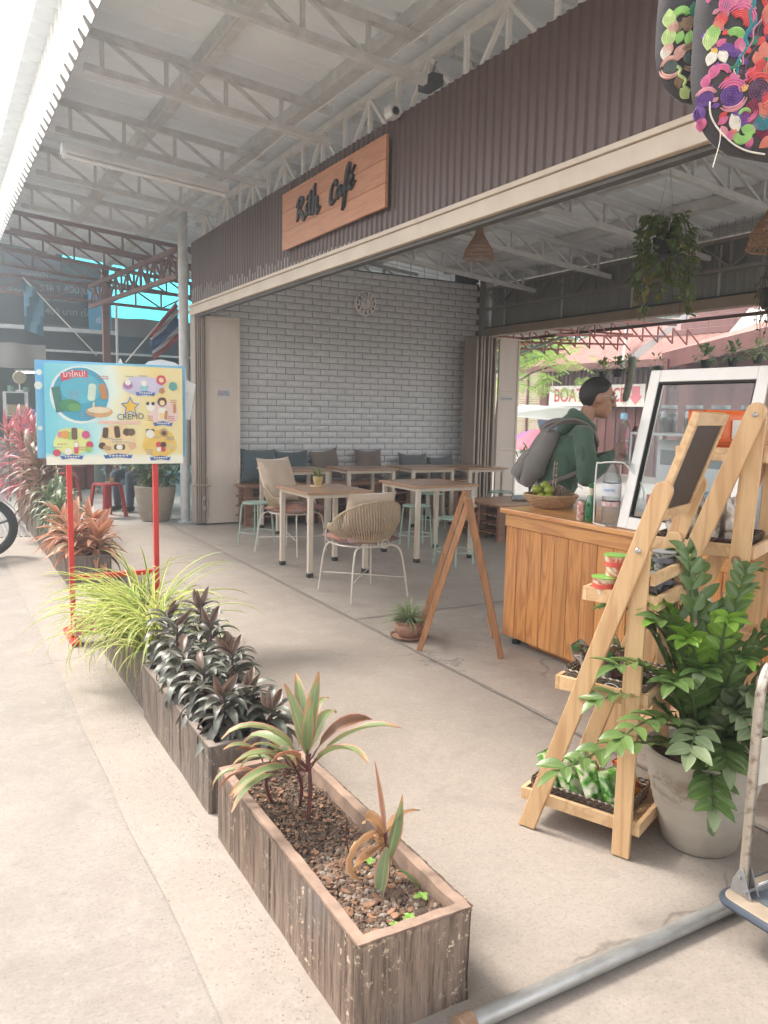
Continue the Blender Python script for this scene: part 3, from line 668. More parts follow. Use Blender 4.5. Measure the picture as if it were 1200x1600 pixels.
def planter(x0, x1, y0, y1, h, label, mats, seed, lumps, group, tilt=0):
    t = thing('planter_box', label, 'planter', ((x0+x1)/2, (y0+y1)/2, 0), group)
    wt = .036
    per = [(x0, y0), (x1, y0), (x1, y1), (x0, y1)]; P = []
    segs = [(0, 1, 60), (1, 2, 130), (2, 3, 30), (3, 0, 190)]
    for a, b_, n in segs:
        ax, ay = per[a]; bx, by = per[b_]; L = math.hypot(bx-ax, by-ay); nx, ny = (by-ay)/L, -(bx-ax)/L
        for i in range(n):
            q = i/n; g_ = groove(q*L+a*3, seed); e = min(q, 1-q)*L; rd = .008*max(0, 1-e/.012)**2
            P.append((ax+(bx-ax)*q, ay+(by-ay)*q, nx, ny, g_, rd))
    n = len(P); zs = [(0, .0), (.02, .004), (.07, .006), (.13, .006), (.19, .006), (h-.03, .005), (h-.008, .002), (h, -.004)]
    body = MB(); vs = []
    for z, am in zs:
        for i, (x, y, nx, ny, g_, rd) in enumerate(P):
            d = am*(g_*1.7-.35+.5*noise.noise((x*9, y*9, z*14+seed))) - rd + .004*noise.noise((x*4, y*4, z*6)); vs.append((x+nx*d, y+ny*d, z+(.0025*noise.noise((x*20, y*20, 5)) if z > .1 else 0)))
    body.add(vs, [(j*n+i, j*n+(i+1) % n, (j+1)*n+(i+1) % n, (j+1)*n+i) for j in range(len(zs)-1) for i in range(n)])
    part('side', body, mats[0], t, smooth=True)
    # rim and inner walls: a ring of quads
    rim = MB(); out = [(x0+.003, y0+.003), (x1-.003, y0+.003), (x1-.003, y1-.003), (x0+.003, y1-.003)]; inn = [(x0+wt, y0+wt), (x1-wt, y0+wt), (x1-wt, y1-wt), (x0+wt, y1-wt)]
    def edge_(A, m): 
        o = []
        for a in range(4):
            ax, ay = A[a]; bx, by = A[(a+1) % 4]
            for i in range(m): q = i/m; o.append((ax+(bx-ax)*q, ay+(by-ay)*q))
        return o
    m_ = 26; O = edge_(out, m_); I = edge_(inn, m_); N = len(O); vs = []
    J = lambda x, y, k: .0035*noise.noise((x*22, y*22, k+seed))
    vs += [(x, y, h-.010+J(x, y, 0)) for x, y in O]+[(x*.93+ix*.07+J(x, y, 3), y*.93+iy*.07, h+.001+J(x, y, 1)) for (x, y), (ix, iy) in zip(O, I)]+[(ix+J(ix, iy, 4), iy+J(iy, ix, 4), h+J(ix, iy, 2)) for ix, iy in I]+[(ix, iy, h-.15) for ix, iy in I]
    rim.add(vs, [(k*N+i, k*N+(i+1) % N, (k+1)*N+(i+1) % N, (k+1)*N+i) for k in range(3) for i in range(N)])
    part('rim', rim, mats[1], t, smooth=True)
    so_ = part('soil', MB().grid(lambda u, v_: (x0+wt+.001+u*(x1-x0-2*wt-.002), y0+wt+.001+v_*(y1-y0-2*wt-.002), h-.048+.018*noise.noise((u*4+seed, v_*11, 2))+.012*noise.noise((u*14, v_*40, 1))), 24, 70), M_SOIL, t, smooth=True)
    rr = random.Random(seed)
    if lumps:
        groups = {'lump': MB(), 'husk': MB(), 'pebble': MB()}
        for i in range(lumps):
            x = rr.uniform(x0+wt+.015, x1-wt-.015); y = rr.uniform(y0+wt+.015, y1-wt-.015); q = (y-y0)/(y1-y0)
            sz = rr.uniform(.002, .0075)*(1.5 if q < .45 else .8); z = h-.046+.018*noise.noise(((x-x0)/(x1-x0)*4+seed, q*11, 2))+rr.uniform(-.002, .006)
            kind = 'husk' if rr.random() < .06 else ('pebble' if rr.random() < (.20 if q < .45 else .05) else 'lump')
            Mx = Matrix.Rotation(rr.uniform(0, 6), 4, 'Z') @ Matrix.Rotation(rr.uniform(-.5, .5), 4, 'X') @ Matrix.Rotation(rr.uniform(-.4, .4), 4, 'Y')
            if kind == 'husk':
                L = sz*rr.uniform(1.3, 2.8); p = [(rr.uniform(.6, 1)*L*math.cos(k*1.05), rr.uniform(.35, .7)*L*math.sin(k*1.05)) for k in range(6)]
                groups[kind].prism(p, lambda a, b_, tt: Vector((x, y, z+.004)) + (Mx @ Vector((a, b_, .004*tt+.15*a*a/L))))
            else:
                c = Vector((x, y, z)); n_ = 7; pr = [(0, -1), (.75, -.55), (1, .1), (.6, .75), (0, .95)]; sd = rr.uniform(0, 99)
                S = Mx @ Matrix.Diagonal((sz*rr.uniform(.8, 1.3), sz*rr.uniform(.7, 1.1), sz*rr.uniform(.6, .9), 1))
                o = len(groups[kind].v); groups[kind].lathe(pr, (0, 0, 0), n_)
                for k in range(o, len(groups[kind].v)):
                    p = Vector(groups[kind].v[k]); p *= 1+.45*noise.noise(p*1.6+Vector((sd, 0, 0))); groups[kind].v[k] = tuple(S @ p + c)
        part('clod', groups['lump'], M_LUMP, so_, kind='stuff'); part('husk_chip', groups['husk'], M_HUSK, so_, kind='stuff'); part('pebble', groups['pebble'], M_PEB, so_, kind='stuff')
    return t
GP = 'rough planter boxes in a row along the walkway'
planter(.815, 1.150, 1.53, 2.60, .255, 'nearest brown bark-textured planter box with bare soil and two sparse plants', (M_PLN, M_RIM), 1, 5200, GP)
planter(.835, 1.150, 2.76, 3.85, .26, 'second planter box, grey-brown, filled with dark-leaved plants', (M_PLG, M_RIMG), 2, 120, GP)
planter(.855, 1.17, 3.90, 4.95, .25, 'third planter box, mostly hidden under the yellow-green striped grass plant', (M_PLG, M_RIMG), 3, 60, GP)
planter(.93, 1.27, 6.92, 8.0, .26, 'planter box with bushy orange-leaved plants behind the ice cream poster', (M_PLG, M_RIMG), 4, 80, GP)
planter(.94, 1.26, 8.08, 9.2, .27, 'planter box behind the orange one, holding dark green plants', (M_PLG, M_RIMG), 5, 0, GP)
planter(.95, 1.27, 9.3, 10.5, .27, 'planter box with tall dark red plants by the drain grating', (M_PLG, M_RIMG), 6, 0, GP)
planter(.96, 1.28, 10.6, 11.9, .27, 'farthest planter box with pink-red spiky plants', (M_PLG, M_RIMG), 8, 0, GP)

# ============================================================ plants
def sph(az, el): return Vector((math.cos(az)*math.cos(el), math.sin(az)*math.cos(el), math.sin(el)))
def U(a, b): return random.uniform(a, b)
M_STEMR = pm('stem_dark_red', (.13, .035, .035), (.07, .03, .025), scale=20, rough=.5, bs=.1)
M_STEMB = pm('stem_brown', (.16, .09, .05), (.08, .05, .03), scale=20, rough=.8, bs=.4)
M_STEMG = pm('stem_green', (.10, .15, .05), (.07, .10, .03), scale=20, rough=.5, bs=.1)
L_TI = leafset('leaf', leafm('ti_leaf', (.25, .32, .14), (.17, .24, .10), edge=(.50, .24, .17), edgew=.09, center=(.34, .34, .20), rough=.42, tr=.3, tip=(.42, .22, .10)), 7, .30, .050, curl=1.7, fold=.28, prof='pet', segs=9, wave=.10)
L_TIR = leafset('leaf', leafm('ti_leaf_bronze', (.24, .15, .07), (.20, .09, .05), edge=(.46, .17, .12), edgew=.08, rough=.42, tr=.3), 4, .25, .042, curl=1.1, fold=.3, prof='pet', segs=9, wave=.14, twist=.8)
L_DRY = leafset('leaf', leafm('dry_leaf', (.48, .27, .13), (.36, .18, .08), edge=(.52, .32, .18), rough=.75, tr=.25, vein=.8), 5, .16, .032, curl=2.0, fold=.5, prof='lance', segs=9, wave=.35, twist=1.4)
# the ti plant at the far end of the near planter
def stem_pts(b, t, lean=.0, n=8):
    b = Vector(b); t = Vector(t); mid = (b+t)/2+Vector((lean, 0, 0)); return cr([b, mid, t], 6)
ti = thing('ti_plant', 'green and pink-edged long-leaved plant at the back of the nearest planter', 'plant', (.97, 2.27, .21))
mb = MB(); mb.tube(stem_pts((.985, 2.20, .20), (.99, 2.22, .44), .01), [.008-.0002*i for i in range(13)], 8); mb.tube(stem_pts((.93, 2.35, .20), (.90, 2.33, .36), -.015), .006, 8); mb.tube(stem_pts((1.0, 2.3, .2), (.95, 2.25, .40), .02), .006, 8); part('stem', mb, M_STEMR, ti, smooth=True)
heads = [((.99, 2.22, .40), 11, .92), ((.90, 2.33, .34), 4, .75), ((.95, 2.25, .37), 5, .85)]
spec = [(205, 30, 1.12), (170, 40, 1.0), (235, 18, 1.0), (255, 30, .95), (150, 25, 1.0), (120, 58, 1.05), (60, 55, 1.0), (20, 42, 1.08), (-15, 35, 1.1), (-40, 30, .95), (80, 72, .95), (200, 62, .9), (310, 50, .85),
        (190, 22, .85), (215, 5, .9), (245, 12, .85), (165, 8, .8), (225, 45, .8), (180, 30, .75), (230, 10, 1.0), (200, 15, .95), (260, 20, .8), (180, 40, .9), (140, 35, .9), (30, 20, .7), (215, 28, .95)]
pet = MB(); k = 0
for (hp, n, sc_) in heads:
    for i in range(n):
        az, el, s_ = spec[k % len(spec)]; k += 1; d = sph(R(az+U(-8, 8)-30), R(el+U(-5, 5)+14)); b = Vector(hp)+Vector((0, 0, U(-.04, .02)))
        e = b+d*.055*sc_; pet.tube([b, b+d*.03+Vector((0, 0, -.003)), e], .0028, 5); put_leaf(ti, 'leaf', random.choice(L_TIR if i % 4 == 3 else L_TI), e-d*.01, d, s=s_*sc_*U(.9, 1.05), roll=U(-.25, .25))
part('leaf_stalk', pet, M_STEMR, ti, smooth=True)
L_TS = leafset('leaf', L_TI[0].materials[0], 3, .24, .05, curl=.25, fold=.3, prof='lance', segs=8, wave=.12, twist=.5)
for d_, s_ in (((-.25, .1, 1), 1.0), ((.12, .05, 1), 1.05), ((-.08, -.2, 1), .8)): put_leaf(ti, 'leaf', random.choice(L_TS), (.99, 2.22, .42), d_, up=(-.4, -1, 0), s=s_, roll=U(-.6, .6))
# half dead plant in the middle of the near planter
dp = thing('withered_plant', 'half-withered plant with dry brown leaves and few green ones in the nearest planter', 'plant', (1.02, 1.83, .21))
mb = MB(); b0 = Vector((1.045, 1.79, .20)); mb.tube(stem_pts(b0, b0+Vector((-.005, .01, .15)), .004), .0055, 8); mb.tube(stem_pts((1.01, 1.95, .20), (1.0, 1.96, .33), -.006), .0022, 6); part('stem', mb, M_STEMR, dp, smooth=True)
tp = b0+Vector((-.005, .01, .15))
spike = leafset('leaf', leafm('spike_leaf', (.38, .20, .13), (.30, .10, .08), edge=(.45, .28, .18), rough=.5), 1, .26, .018, curl=.15, fold=.4, prof='lance', segs=7)
put_leaf(dp, 'leaf', spike[0], tp+Vector((0, 0, -.02)), (-.12, .05, 1), up=(0, -1, 0)); 
put_leaf(dp, 'leaf', L_TS[0], tp+Vector((.008, 0, -.09)), (.20, -.06, 1), up=(-.5, -1, 0), s=.78)
put_leaf(dp, 'leaf', L_TS[1], b0+Vector((-.01, -.01, .12)), (-.30, -.30, -.75), up=(-.6, -.5, .5), s=.8)
put_leaf(dp, 'leaf', L_TI[3], b0+Vector((.005, -.01, .06)), (.45, -.45, -.15), s=.5)
for i, (z_, d, s_, rl) in enumerate(((0.0, (-.8, .1, .25), 1.15, .3), (-.02, (-.75, -.1, -.2), .95, -.6), (-.01, (-.28, .12, .9), 1.1, 1.2), (-.05, (-.16, .2, .85), .95, 2.0), (-.01, (.30, .1, .55), .8, -1.0))): put_leaf(dp, 'leaf', L_DRY[i % 5], tp+Vector((0, 0, -.01+z_)), d, s=s_, roll=rl)
for q, (x, y) in enumerate(((1.075, 1.66), (1.0, 1.60), (.95, 1.585), (1.03, 1.87))):
    sd = thing('seedling', ('tiny bright green seedling beside the pale pebbles, right of centre', 'tiny seedling close to the near corner rim of the front planter', 'tiny two-leaved sprout touching the near rim of the front planter', 'tiny seedling at the foot of the withered plant')[q], 'seedling', (x, y, .2), 'seedlings in the nearest planter')
    part('stem', MB().tube([(x, y, .2), (x, y, .235)], .0012, 5), M_STEMG, sd)
    if q == 0: L_SEED = leafset('leaf', leafm('seed_leaf', (.30, .52, .10), (.22, .42, .08), rough=.5, tr=.35), 3, .024, .017, curl=.5, prof='oval', segs=5)
    for i in range(4): put_leaf(sd, 'leaf', L_SEED[i % 3], (x, y, .233), sph(R(90*i+20*q), R(18)), s=U(.8, 1.1))
# dark plants in planter two
M_DK = leafm('dark_leaf', (.165, .195, .15), (.10, .08, .072), edge=(.14, .10, .08), edgew=.05, rough=.33, tr=.12)
M_DKR = leafm('dark_leaf_red', (.17, .10, .075), (.085, .065, .055), edge=(.24, .15, .10), rough=.3, tr=.2)
L_DK = leafset('leaf', M_DK, 5, .150, .046, curl=1.15, fold=.22, prof='lance', segs=7); L_DKR = leafset('leaf', M_DKR, 3, .105, .034, curl=.6, fold=.5, prof='lance', segs=6)
GD = 'dark-leaved plants crowded in the second planter'
def rosette(t, c, h, n, leaves, top, s=1.0, el0=-15, el1=60, rad=.012, ntop=4, tier=.75):
    c = Vector(c); stem = MB().tube([c, c+Vector((0, 0, h))], .006*s, 6); 
    for i in range(n):
        q = (i+.5)/n; az = i*2.39996+U(-.25, .25); el = R(el0+(el1-el0)*q+U(-8, 8)); z = h*(1-tier+tier*q)
        d = sph(az, el); put_leaf(t, 'leaf', random.choice(leaves), c+Vector((0, 0, z))+Vector((d.x, d.y, 0))*rad, d, s=s*U(.85, 1.12)*(1-.22*q), roll=U(-.2, .2))
    for i in range(ntop if random.random() < .6 else 1):
        d = sph(U(0, 6.3), R(U(38, 80))); put_leaf(t, 'leaf', random.choice(top), c+Vector((0, 0, h)), d, up=(-.5, -1, 0), s=s*U(.7, 1))
    return stem
pos = [(.93, 2.88, .20), (1.05, 2.95, .17), (.92, 3.10, .24), (1.06, 3.16, .27), (.90, 3.33, .25), (1.04, 3.40, .33), (.93, 3.55, .31), (1.06, 3.62, .36), (.95, 3.78, .30), (1.10, 2.82, .13), (1.10, 3.28, .24)]
for i, (x, y, h) in enumerate(pos):
    t = thing('dark_leaf_plant', 'dark leafy plant in second planter, ' + ('low one at the near left corner', 'second from the near end, behind the long ti leaves', 'left side, third from the near end', 'right side, third from the near end', 'left side in the middle', 'right side in the middle, with a coppery tip', 'left side toward the far end', 'right side toward the far end, the tallest', 'farthest one beside the striped grass', 'lowest one at the near right corner', 'short one in the middle of the right side')[i], 'plant', (x, y, .21), GD)
    part('stem', rosette(t, (x, y, .21), h, 40 if i < 9 else 26, L_DK, L_DKR, 1.0, el0=-25, el1=52, ntop=3), M_STEMR, t, smooth=True)
# striped grass plant over planter three
M_SP = leafm('striped_blade', (.30, .42, .09), (.22, .35, .07), edge=(.72, .72, .26), edgew=.17, rough=.4, tr=.35, vein=.1); M_SP2 = leafm('striped_blade_pale', (.62, .64, .20), (.50, .56, .15), edge=(.76, .74, .32), rough=.4, tr=.35, vein=.1)
L_SP = leafset('blade', M_SP, 6, .60, .019, curl=2.0, fold=.4, prof='blade', segs=12, twist=.4)+leafset('blade', M_SP2, 4, .54, .016, curl=2.2, fold=.4, prof='blade', segs=12)
sp_ = thing('striped_grass_plant', 'big arching clump of narrow yellow-green striped blades spilling over its planter', 'plant', (.99, 4.4, .22))
spile = Pile()
for i in range(430):
    c = random.choice(((.97, 4.12), (1.0, 4.38), (1.02, 4.62), (.94, 4.5), (1.02, 4.2), (1.02, 4.8)))
    az = U(0, 2*PI); az = az if random.random() < .55 else R(U(140, 270)); d = sph(az, R(U(38, 84))); b_ = (c[0]+U(-.05, .05), c[1]+U(-.07, .07), .22); (put_leaf(sp_, 'blade', random.choice(L_SP), b_, d, s=U(.75, 1.15), roll=U(-.4, .4)) if i < 298 else spile.add(random.choice(L_SP), b_, d, (0, 0, 1), U(.7, 1.1), U(-.4, .4)))
spile.build('blade', M_SP2, sp_)
# orange plants behind the poster
L_OR = leafset('leaf', leafm('orange_leaf', (.55, .24, .12), (.42, .20, .12), edge=(.60, .33, .22), edgew=.1, center=(.50, .12, .10), rough=.45, tr=.3), 5, .21, .05, curl=.9, fold=.25, prof='lance', segs=7)
L_OG = leafset('leaf', leafm('olive_leaf', (.28, .24, .12), (.22, .20, .10), edge=(.50, .25, .16), rough=.45, tr=.25), 3, .22, .05, curl=1.2, fold=.25, prof='lance', segs=7)
for i, (x, y, h) in enumerate(((1.0, 7.12, .20), (1.18, 7.08, .15), (1.06, 7.40, .25), (1.2, 7.5, .22), (.98, 7.65, .24))):
    t = thing('orange_leaf_plant', 'bushy orange-leaved plant behind the poster, ' + ('nearest, at the left corner', 'nearest, at the right corner', 'middle of the five', 'back right of the five', 'back left of the five')[i], 'plant', (x, y, .22), 'orange-leaved plants behind the ice cream poster')
    part('stem', rosette(t, (x, y, .22), h*1.1, 34, L_OR+L_OG[:2 if i else 3], L_OR, 1.28, el0=-25, el1=68), M_STEMR, t, smooth=True)
L_GD = leafset('leaf', leafm('deep_green_leaf', (.13, .19, .09), (.09, .14, .07), edge=(.24, .26, .14), rough=.35, tr=.2), 4, .20, .042, curl=1.2, fold=.25, prof='lance', segs=6)
L_BR = leafset('leaf', leafm('brownish_leaf', (.23, .15, .10), (.12, .10, .07), edge=(.34, .18, .13), rough=.4, tr=.2), 4, .34, .05, curl=1.2, fold=.25, prof='lance', segs=7)
L_PK = leafset('leaf', leafm('pink_leaf', (.55, .13, .16), (.35, .12, .12), edge=(.62, .22, .25), rough=.4, tr=.3), 4, .36, .05, curl=1.0, fold=.25, prof='lance', segs=7)
for i, (x, y, h) in enumerate(((1.05, 8.3, .30), (1.15, 8.55, .34), (1.0, 8.75, .36), (1.12, 9.0, .4))):
    t = thing('green_leaf_plant', 'dark green plant between orange and red ones, ' + ('nearest of four', 'second of four', 'third of four', 'farthest of four')[i], 'plant', (x, y, .24), 'dark green plants in the planter behind the orange one')
    part('stem', rosette(t, (x, y, .24), h, 38, L_GD, L_GD, 1.3, el0=-25, el1=68), M_STEMG, t, smooth=True)
for i, (x, y, h) in enumerate(((1.0, 9.5, .62), (1.15, 9.75, .70), (1.05, 10.05, .78), (1.15, 10.3, .82))):
    t = thing('bronze_leaf_plant', 'tall drooping bronze-leaved plant left of the poster, ' + ('nearest of four', 'second of four', 'third of four', 'farthest of four')[i], 'plant', (x, y, .24), 'tall bronze-leaved plants left of the poster')
    part('stem', rosette(t, (x, y, .24), h, 50, L_BR, L_BR+L_PK[:1], 1.25, el0=-30, el1=70, tier=.8), M_STEMB, t, smooth=True)
for i, (x, y, h) in enumerate(((.95, 10.75, .85), (1.12, 11.0, .95), (1.0, 11.3, 1.0), (1.15, 11.6, 1.0), (.85, 11.5, .9))):
    t = thing('pink_leaf_plant', 'tall pink-red plant at far end of planter row, ' + ('nearest of five', 'second of five', 'third of five', 'farthest of five', 'leftmost of five')[i], 'plant', (x, y, .24), 'tall pink-leaved plants at the far end of the planter row')
    part('stem', rosette(t, (x, y, .24), h, 40, L_PK+L_BR[:2], L_PK, 1.1, el0=-20, el1=75, tier=.75), M_STEMB, t, smooth=True)
# ---------------- terracotta pot with small spider plant on the floor
M_TERRA = pm('terracotta', (.38, .22, .15), (.30, .17, .115), scale=14, rough=.8, bs=.3, bscale=80)
c = (2.72, 4.46, .004); pt = thing('terracotta_pot', 'small wavy-rimmed terracotta pot on a saucer on the cafe floor', 'pot', c)
part('saucer', MB().lathe([(0, 0), (.095, 0), (.122, .024), (.127, .024), (.118, .013), (0, .011)], c, 40, wob=lambda a, z: .04*math.sin(a*9) if z > .01 else 0), M_TERRA, pt, smooth=True)
part('bowl', MB().lathe([(0, .012), (.06, .012), (.088, .042), (.098, .078), (.086, .102), (.103, .12), (.106, .127), (.094, .124), (.08, .108), (0, .106)], c, 40, wob=lambda a, z: .05*math.sin(a*8) if z > .09 else 0), M_TERRA, pt, smooth=True)
part('soil', MB().lathe([(0, .112), (.082, .110)], c, 20), M_SOIL, pt)
L_S2 = leafset('blade', leafm('small_blade', (.17, .27, .08), (.12, .21, .06), edge=(.62, .66, .45), edgew=.15, rough=.4, tr=.3, vein=.1), 6, .19, .012, curl=2.0, fold=.4, prof='blade', segs=8)
pp = thing('spider_plant', 'small white-striped spider plant growing in the terracotta pot', 'plant', (c[0], c[1], .09))
for i in range(130): d = sph(U(0, 2*PI), R(U(20, 84))); put_leaf(pp, 'blade', random.choice(L_S2), (c[0]+U(-.02, .02), c[1]+U(-.02, .02), .115), d, s=U(.7, 1.15), roll=U(-.3, .3))
# ---------------- ZZ plant in the big cement pot
M_CEM = None
def potmat():
    m, nt, b = newmat('cement_pot'); v = coords(nt, (1, 1, 1)); v2 = coords(nt, (.35, .35, 2.2))
    n1 = noiset(nt, v, 4, 6, .6); n2 = noiset(nt, v2, 9, 4, .6); st = noiset(nt, v, 9, 6, .7, .6)
    col = mixc(nt, (.47, .42, .35), (.38, .33, .27), ramp(nt, n1, [(.35, (0, 0, 0)), (.7, (1, 1, 1))]))
    col = mixc(nt, col, (.55, .50, .43), ramp(nt, n2, [(.5, (0, 0, 0)), (.75, (.6, .6, .6))]))
    tc = nd(nt, 'ShaderNodeTexCoord'); sp = nd(nt, 'ShaderNodeSeparateXYZ'); nt.links.new(tc.outputs['Object'], sp.inputs[0])
    band = ramp(nt, sp.outputs[2], [(.17, (0, 0, 0)), (.215, (1, 1, 1)), (.27, (1, 1, 1)), (.31, (0, 0, 0))])
    wet = mixc(nt, (0, 0, 0), ramp(nt, st, [(.46, (0, 0, 0)), (.56, (.8, .8, .8))]), band)
    col = mixc(nt, col, (.25, .19, .13), wet); nt.links.new(col, b.inputs['Base Color']); b.inputs['Roughness'].default_value = .8
    bump(nt, b, mixc(nt, n2, noiset(nt, v, 70, 4), .5), .35, .004); return m
M_CEM = potmat()
c = Vector((2.33, 1.79, 0)); pt = thing('cement_pot', 'large stained cement pot holding the glossy green plant beside the ladder shelf', 'pot', c)
part('vessel', MB().lathe([(0, .002), (.118, .002), (.128, .012), (.165, .15), (.188, .25), (.200, .335), (.205, .345), (.196, .35), (.184, .345), (.18, .30), (0, .30)], c, 56, wob=lambda a, z: .006*math.sin(a*2+z*9)), M_CEM, pt, smooth=True)
part('soil', MB().lathe([(0, .318), (.181, .312)], c, 24), M_SOIL, pt)
L_ZG = leafset('leaflet', leafm('zz_leaf', (.135, .215, .06), (.09, .155, .045), center=(.17, .23, .09), rough=.3, tr=.18, vein=.15), 5, .094, .044, curl=.5, fold=.22, prof='lance', segs=6)
L_ZL = leafset('leaflet', leafm('zz_leaf_new', (.25, .42, .06), (.17, .33, .05), center=(.30, .45, .10), rough=.32, tr=.3, vein=.15), 4, .080, .044, curl=.4, fold=.25, prof='lance', segs=6)
L_ZD = leafset('leaflet', leafm('zz_leaf_dusty', (.22, .27, .14), (.14, .20, .09), center=(.24, .27, .17), rough=.5, tr=.15, vein=.2), 4, .088, .046, curl=.4, fold=.2, prof='lance', segs=6)
zpile = Pile()
zz = thing('zz_plant', 'large glossy plant with arching stems of thick oval leaves in the cement pot', 'plant', (c.x, c.y, .3))
ZS = [  # azimuth of lean (deg), reach, height, leaf kind
 (175, .62, .10, 'g'), (195, .50, .22, 'g'), (185, .40, .34, 'g'), (215, .34, .18, 'd'), (240, .22, .22, 'd'), (260, .15, .28, 'd'), (205, .20, .42, 'l'), (170, .22, .52, 'l'), (230, .10, .48, 'l'),
 (110, .20, .60, 'g'), (60, .22, .58, 'g'), (20, .25, .50, 'l'), (-20, .25, .42, 'g'), (-50, .22, .30, 'd'), (140, .28, .46, 'g'), (90, .08, .66, 'g'), (285, .20, .20, 'd'), (0, .12, .60, 'l'), (225, .26, -.02, 'd'), (340, .3, .2, 'g'), (200, .30, .30, 'g'), (160, .36, .24, 'g'), (215, .18, .32, 'd'), (250, .12, .36, 'l'), (235, .20, .10, 'd'), (265, .18, .10, 'd'), (185, .26, .48, 'l'), (130, .16, .40, 'g'), (300, .12, .42, 'd'), (40, .14, .44, 'g')]
zstem = MB(); nl = 0
for az, reach, hh, kd in ZS:
    a = R(az+U(-6, 6)); D = Vector((math.cos(a), math.sin(a), 0)); b = c+Vector((0, 0, .31))+D*.06; pts = []
    for i in range(13):
        t_ = i/12; pts.append(b+D*reach*(t_**1.25)+Vector((0, 0, (hh+.10)*math.sin(t_*PI/2)**.9 - (.10 if hh < .3 else .04)*t_*t_ )))
    zstem.tube(pts, [.0085-.0055*i/12 for i in range(13)], 7)
    L = {'g': L_ZG, 'l': L_ZL, 'd': L_ZD}[kd]; nn = 9 if kd == 'l' else 8
    for i in range(nn*2):
        t_ = .26+.72*(i//2)/(nn-1)*.99; k = min(11, int(t_*12)); fr_ = t_*12-k; p = pts[k].lerp(pts[min(12, k+1)], fr_); tg = (pts[min(12, k+1)]-pts[k]).normalized()
        side = tg.cross(Vector((0, 0, 1))); side = side.normalized() if side.length > .1 else Vector((1, 0, 0)); s_ = 1 if i % 2 else -1; upv = side.cross(tg)
        d = (side*s_*.85+tg*.75+upv*.25+Vector((U(-.12, .12), U(-.12, .12), U(-.12, .12)))); (put_leaf(zz, 'leaflet', random.choice(L), p, d, up=upv, s=U(.85, 1.15)*(1.0-.2*abs(t_-.55)), roll=U(-.3, .3)) if nl < 270 else zpile.add(random.choice(L), p, d, upv, U(.85, 1.15)*(1.0-.2*abs(t_-.55)), U(-.3, .3))); nl += 1
    put_leaf(zz, 'leaflet', random.choice(L), pts[-1], pts[-1]-pts[-2], s=.95)
part('stem', zstem, M_STEMG, zz, smooth=True); zpile.build('leaflet', MC['zz_leaf'] if 'zz_leaf' in MC else L_ZG[0].materials[0], zz)
# trailing bit over the rim
mb = MB(); tb = [c+Vector((-.13, -.14, .345)), c+Vector((-.165, -.165, .33)), c+Vector((-.175, -.17, .25)), c+Vector((-.17, -.165, .19))]; mb.tube(cr(tb, 4), .0025, 5); tv = part('trailing_stem', mb, M_STEMG, zz, smooth=True)
for p in cr(tb, 3)[3:]: put_leaf(zz, 'leaflet', random.choice(L_ZD), p, (U(-.4, .4), -.3, -1), up=(-.5, -.8, 0), s=.55)
# ---------------- hanging plant in the cafe
L_HP = leafset('leaf', leafm('vine_leaf', (.19, .27, .11), (.12, .18, .07), center=(.24, .3, .12), rough=.4, tr=.4, vein=.1), 5, .092, .060, curl=.6, fold=.18, prof='oval', segs=5)
L_HY = leafset('leaf', leafm('vine_leaf_old', (.34, .32, .11), (.25, .22, .08), rough=.45, tr=.3, vein=.1), 2, .075, .05, curl=.7, fold=.2, prof='oval', segs=5)
def vine_basket(loc, nvine, dmax, r, label, hangz, leaves, old, nleaf, name='hanging_plant', wide=1.0):
    c = Vector(loc); t = thing(name, label, 'hanging plant', loc)
    part('pot', MB().lathe([(0, -.12), (.075, -.12), (.10, 0), (.105, .005), (.095, .005), (.09, -.01), (0, -.01)], c, 20), pm('black_pot', (.035, .035, .035), rough=.5), t, smooth=True)
    w_ = MB()
    for k in range(3): a = 2*PI*k/3; w_.tube([c+Vector((.10*math.cos(a), .10*math.sin(a), 0)), Vector((c.x+.01*math.cos(a), c.y+.01*math.sin(a), hangz))], .0018, 4)
    part('hanging_wire', w_, M_STEEL, t)
    vm = MB(); per = nleaf//nvine; cnt = 0
    for k in range(nvine):
        a = 2*PI*k/nvine+U(-.2, .2); D = Vector((math.cos(a), math.sin(a), 0)); L = dmax*U(.35, 1); rr_ = r*U(.6, 1.1)
        pts = [c+Vector((0, 0, .0)), c+D*rr_*.6+Vector((0, 0, U(.08, .22)*wide)), c+D*rr_+Vector((0, 0, U(-.05, .08)))]
        z = pts[-1].z; p = pts[-1].copy()
        while pts[0].z-p.z < L: p = p+Vector((U(-.03, .03), U(-.03, .03), -.09)); pts.append(p)
        q = cr(pts, 4); vm.tube(q, .0022, 4)
        for i in range(per):
            if cnt >= 295: break
            p = q[int((i+.7)/(per+.4)*(len(q)-1))]; d = sph(a+U(-1.3, 1.3), R(U(-60, 25))); put_leaf(t, 'leaf', random.choice(old if random.random() < .16+.25*(c.z-p.z > dmax*.6) else leaves), p, d, s=U(.7, 1.15), roll=U(-.6, .6)); cnt += 1
    part('vine', vm, M_STEMB, t); return t
vine_basket((5.10, 4.62, 2.90), 24, .62, .22, 'large leafy plant trailing from a hanging pot over the counter', ZB(5.1), L_HP, L_HY, 290)
L_FN = leafset('leaf', leafm('small_vine_leaf', (.13, .17, .08), (.08, .12, .05), rough=.45, tr=.2), 3, .03, .018, curl=.4, prof='oval', segs=4)
vine_basket((4.85, 3.45, 2.35), 16, .3, .11, 'small-leaved hanging plant cut by the right edge of the picture', ZB(4.85), L_FN, L_FN, 220)
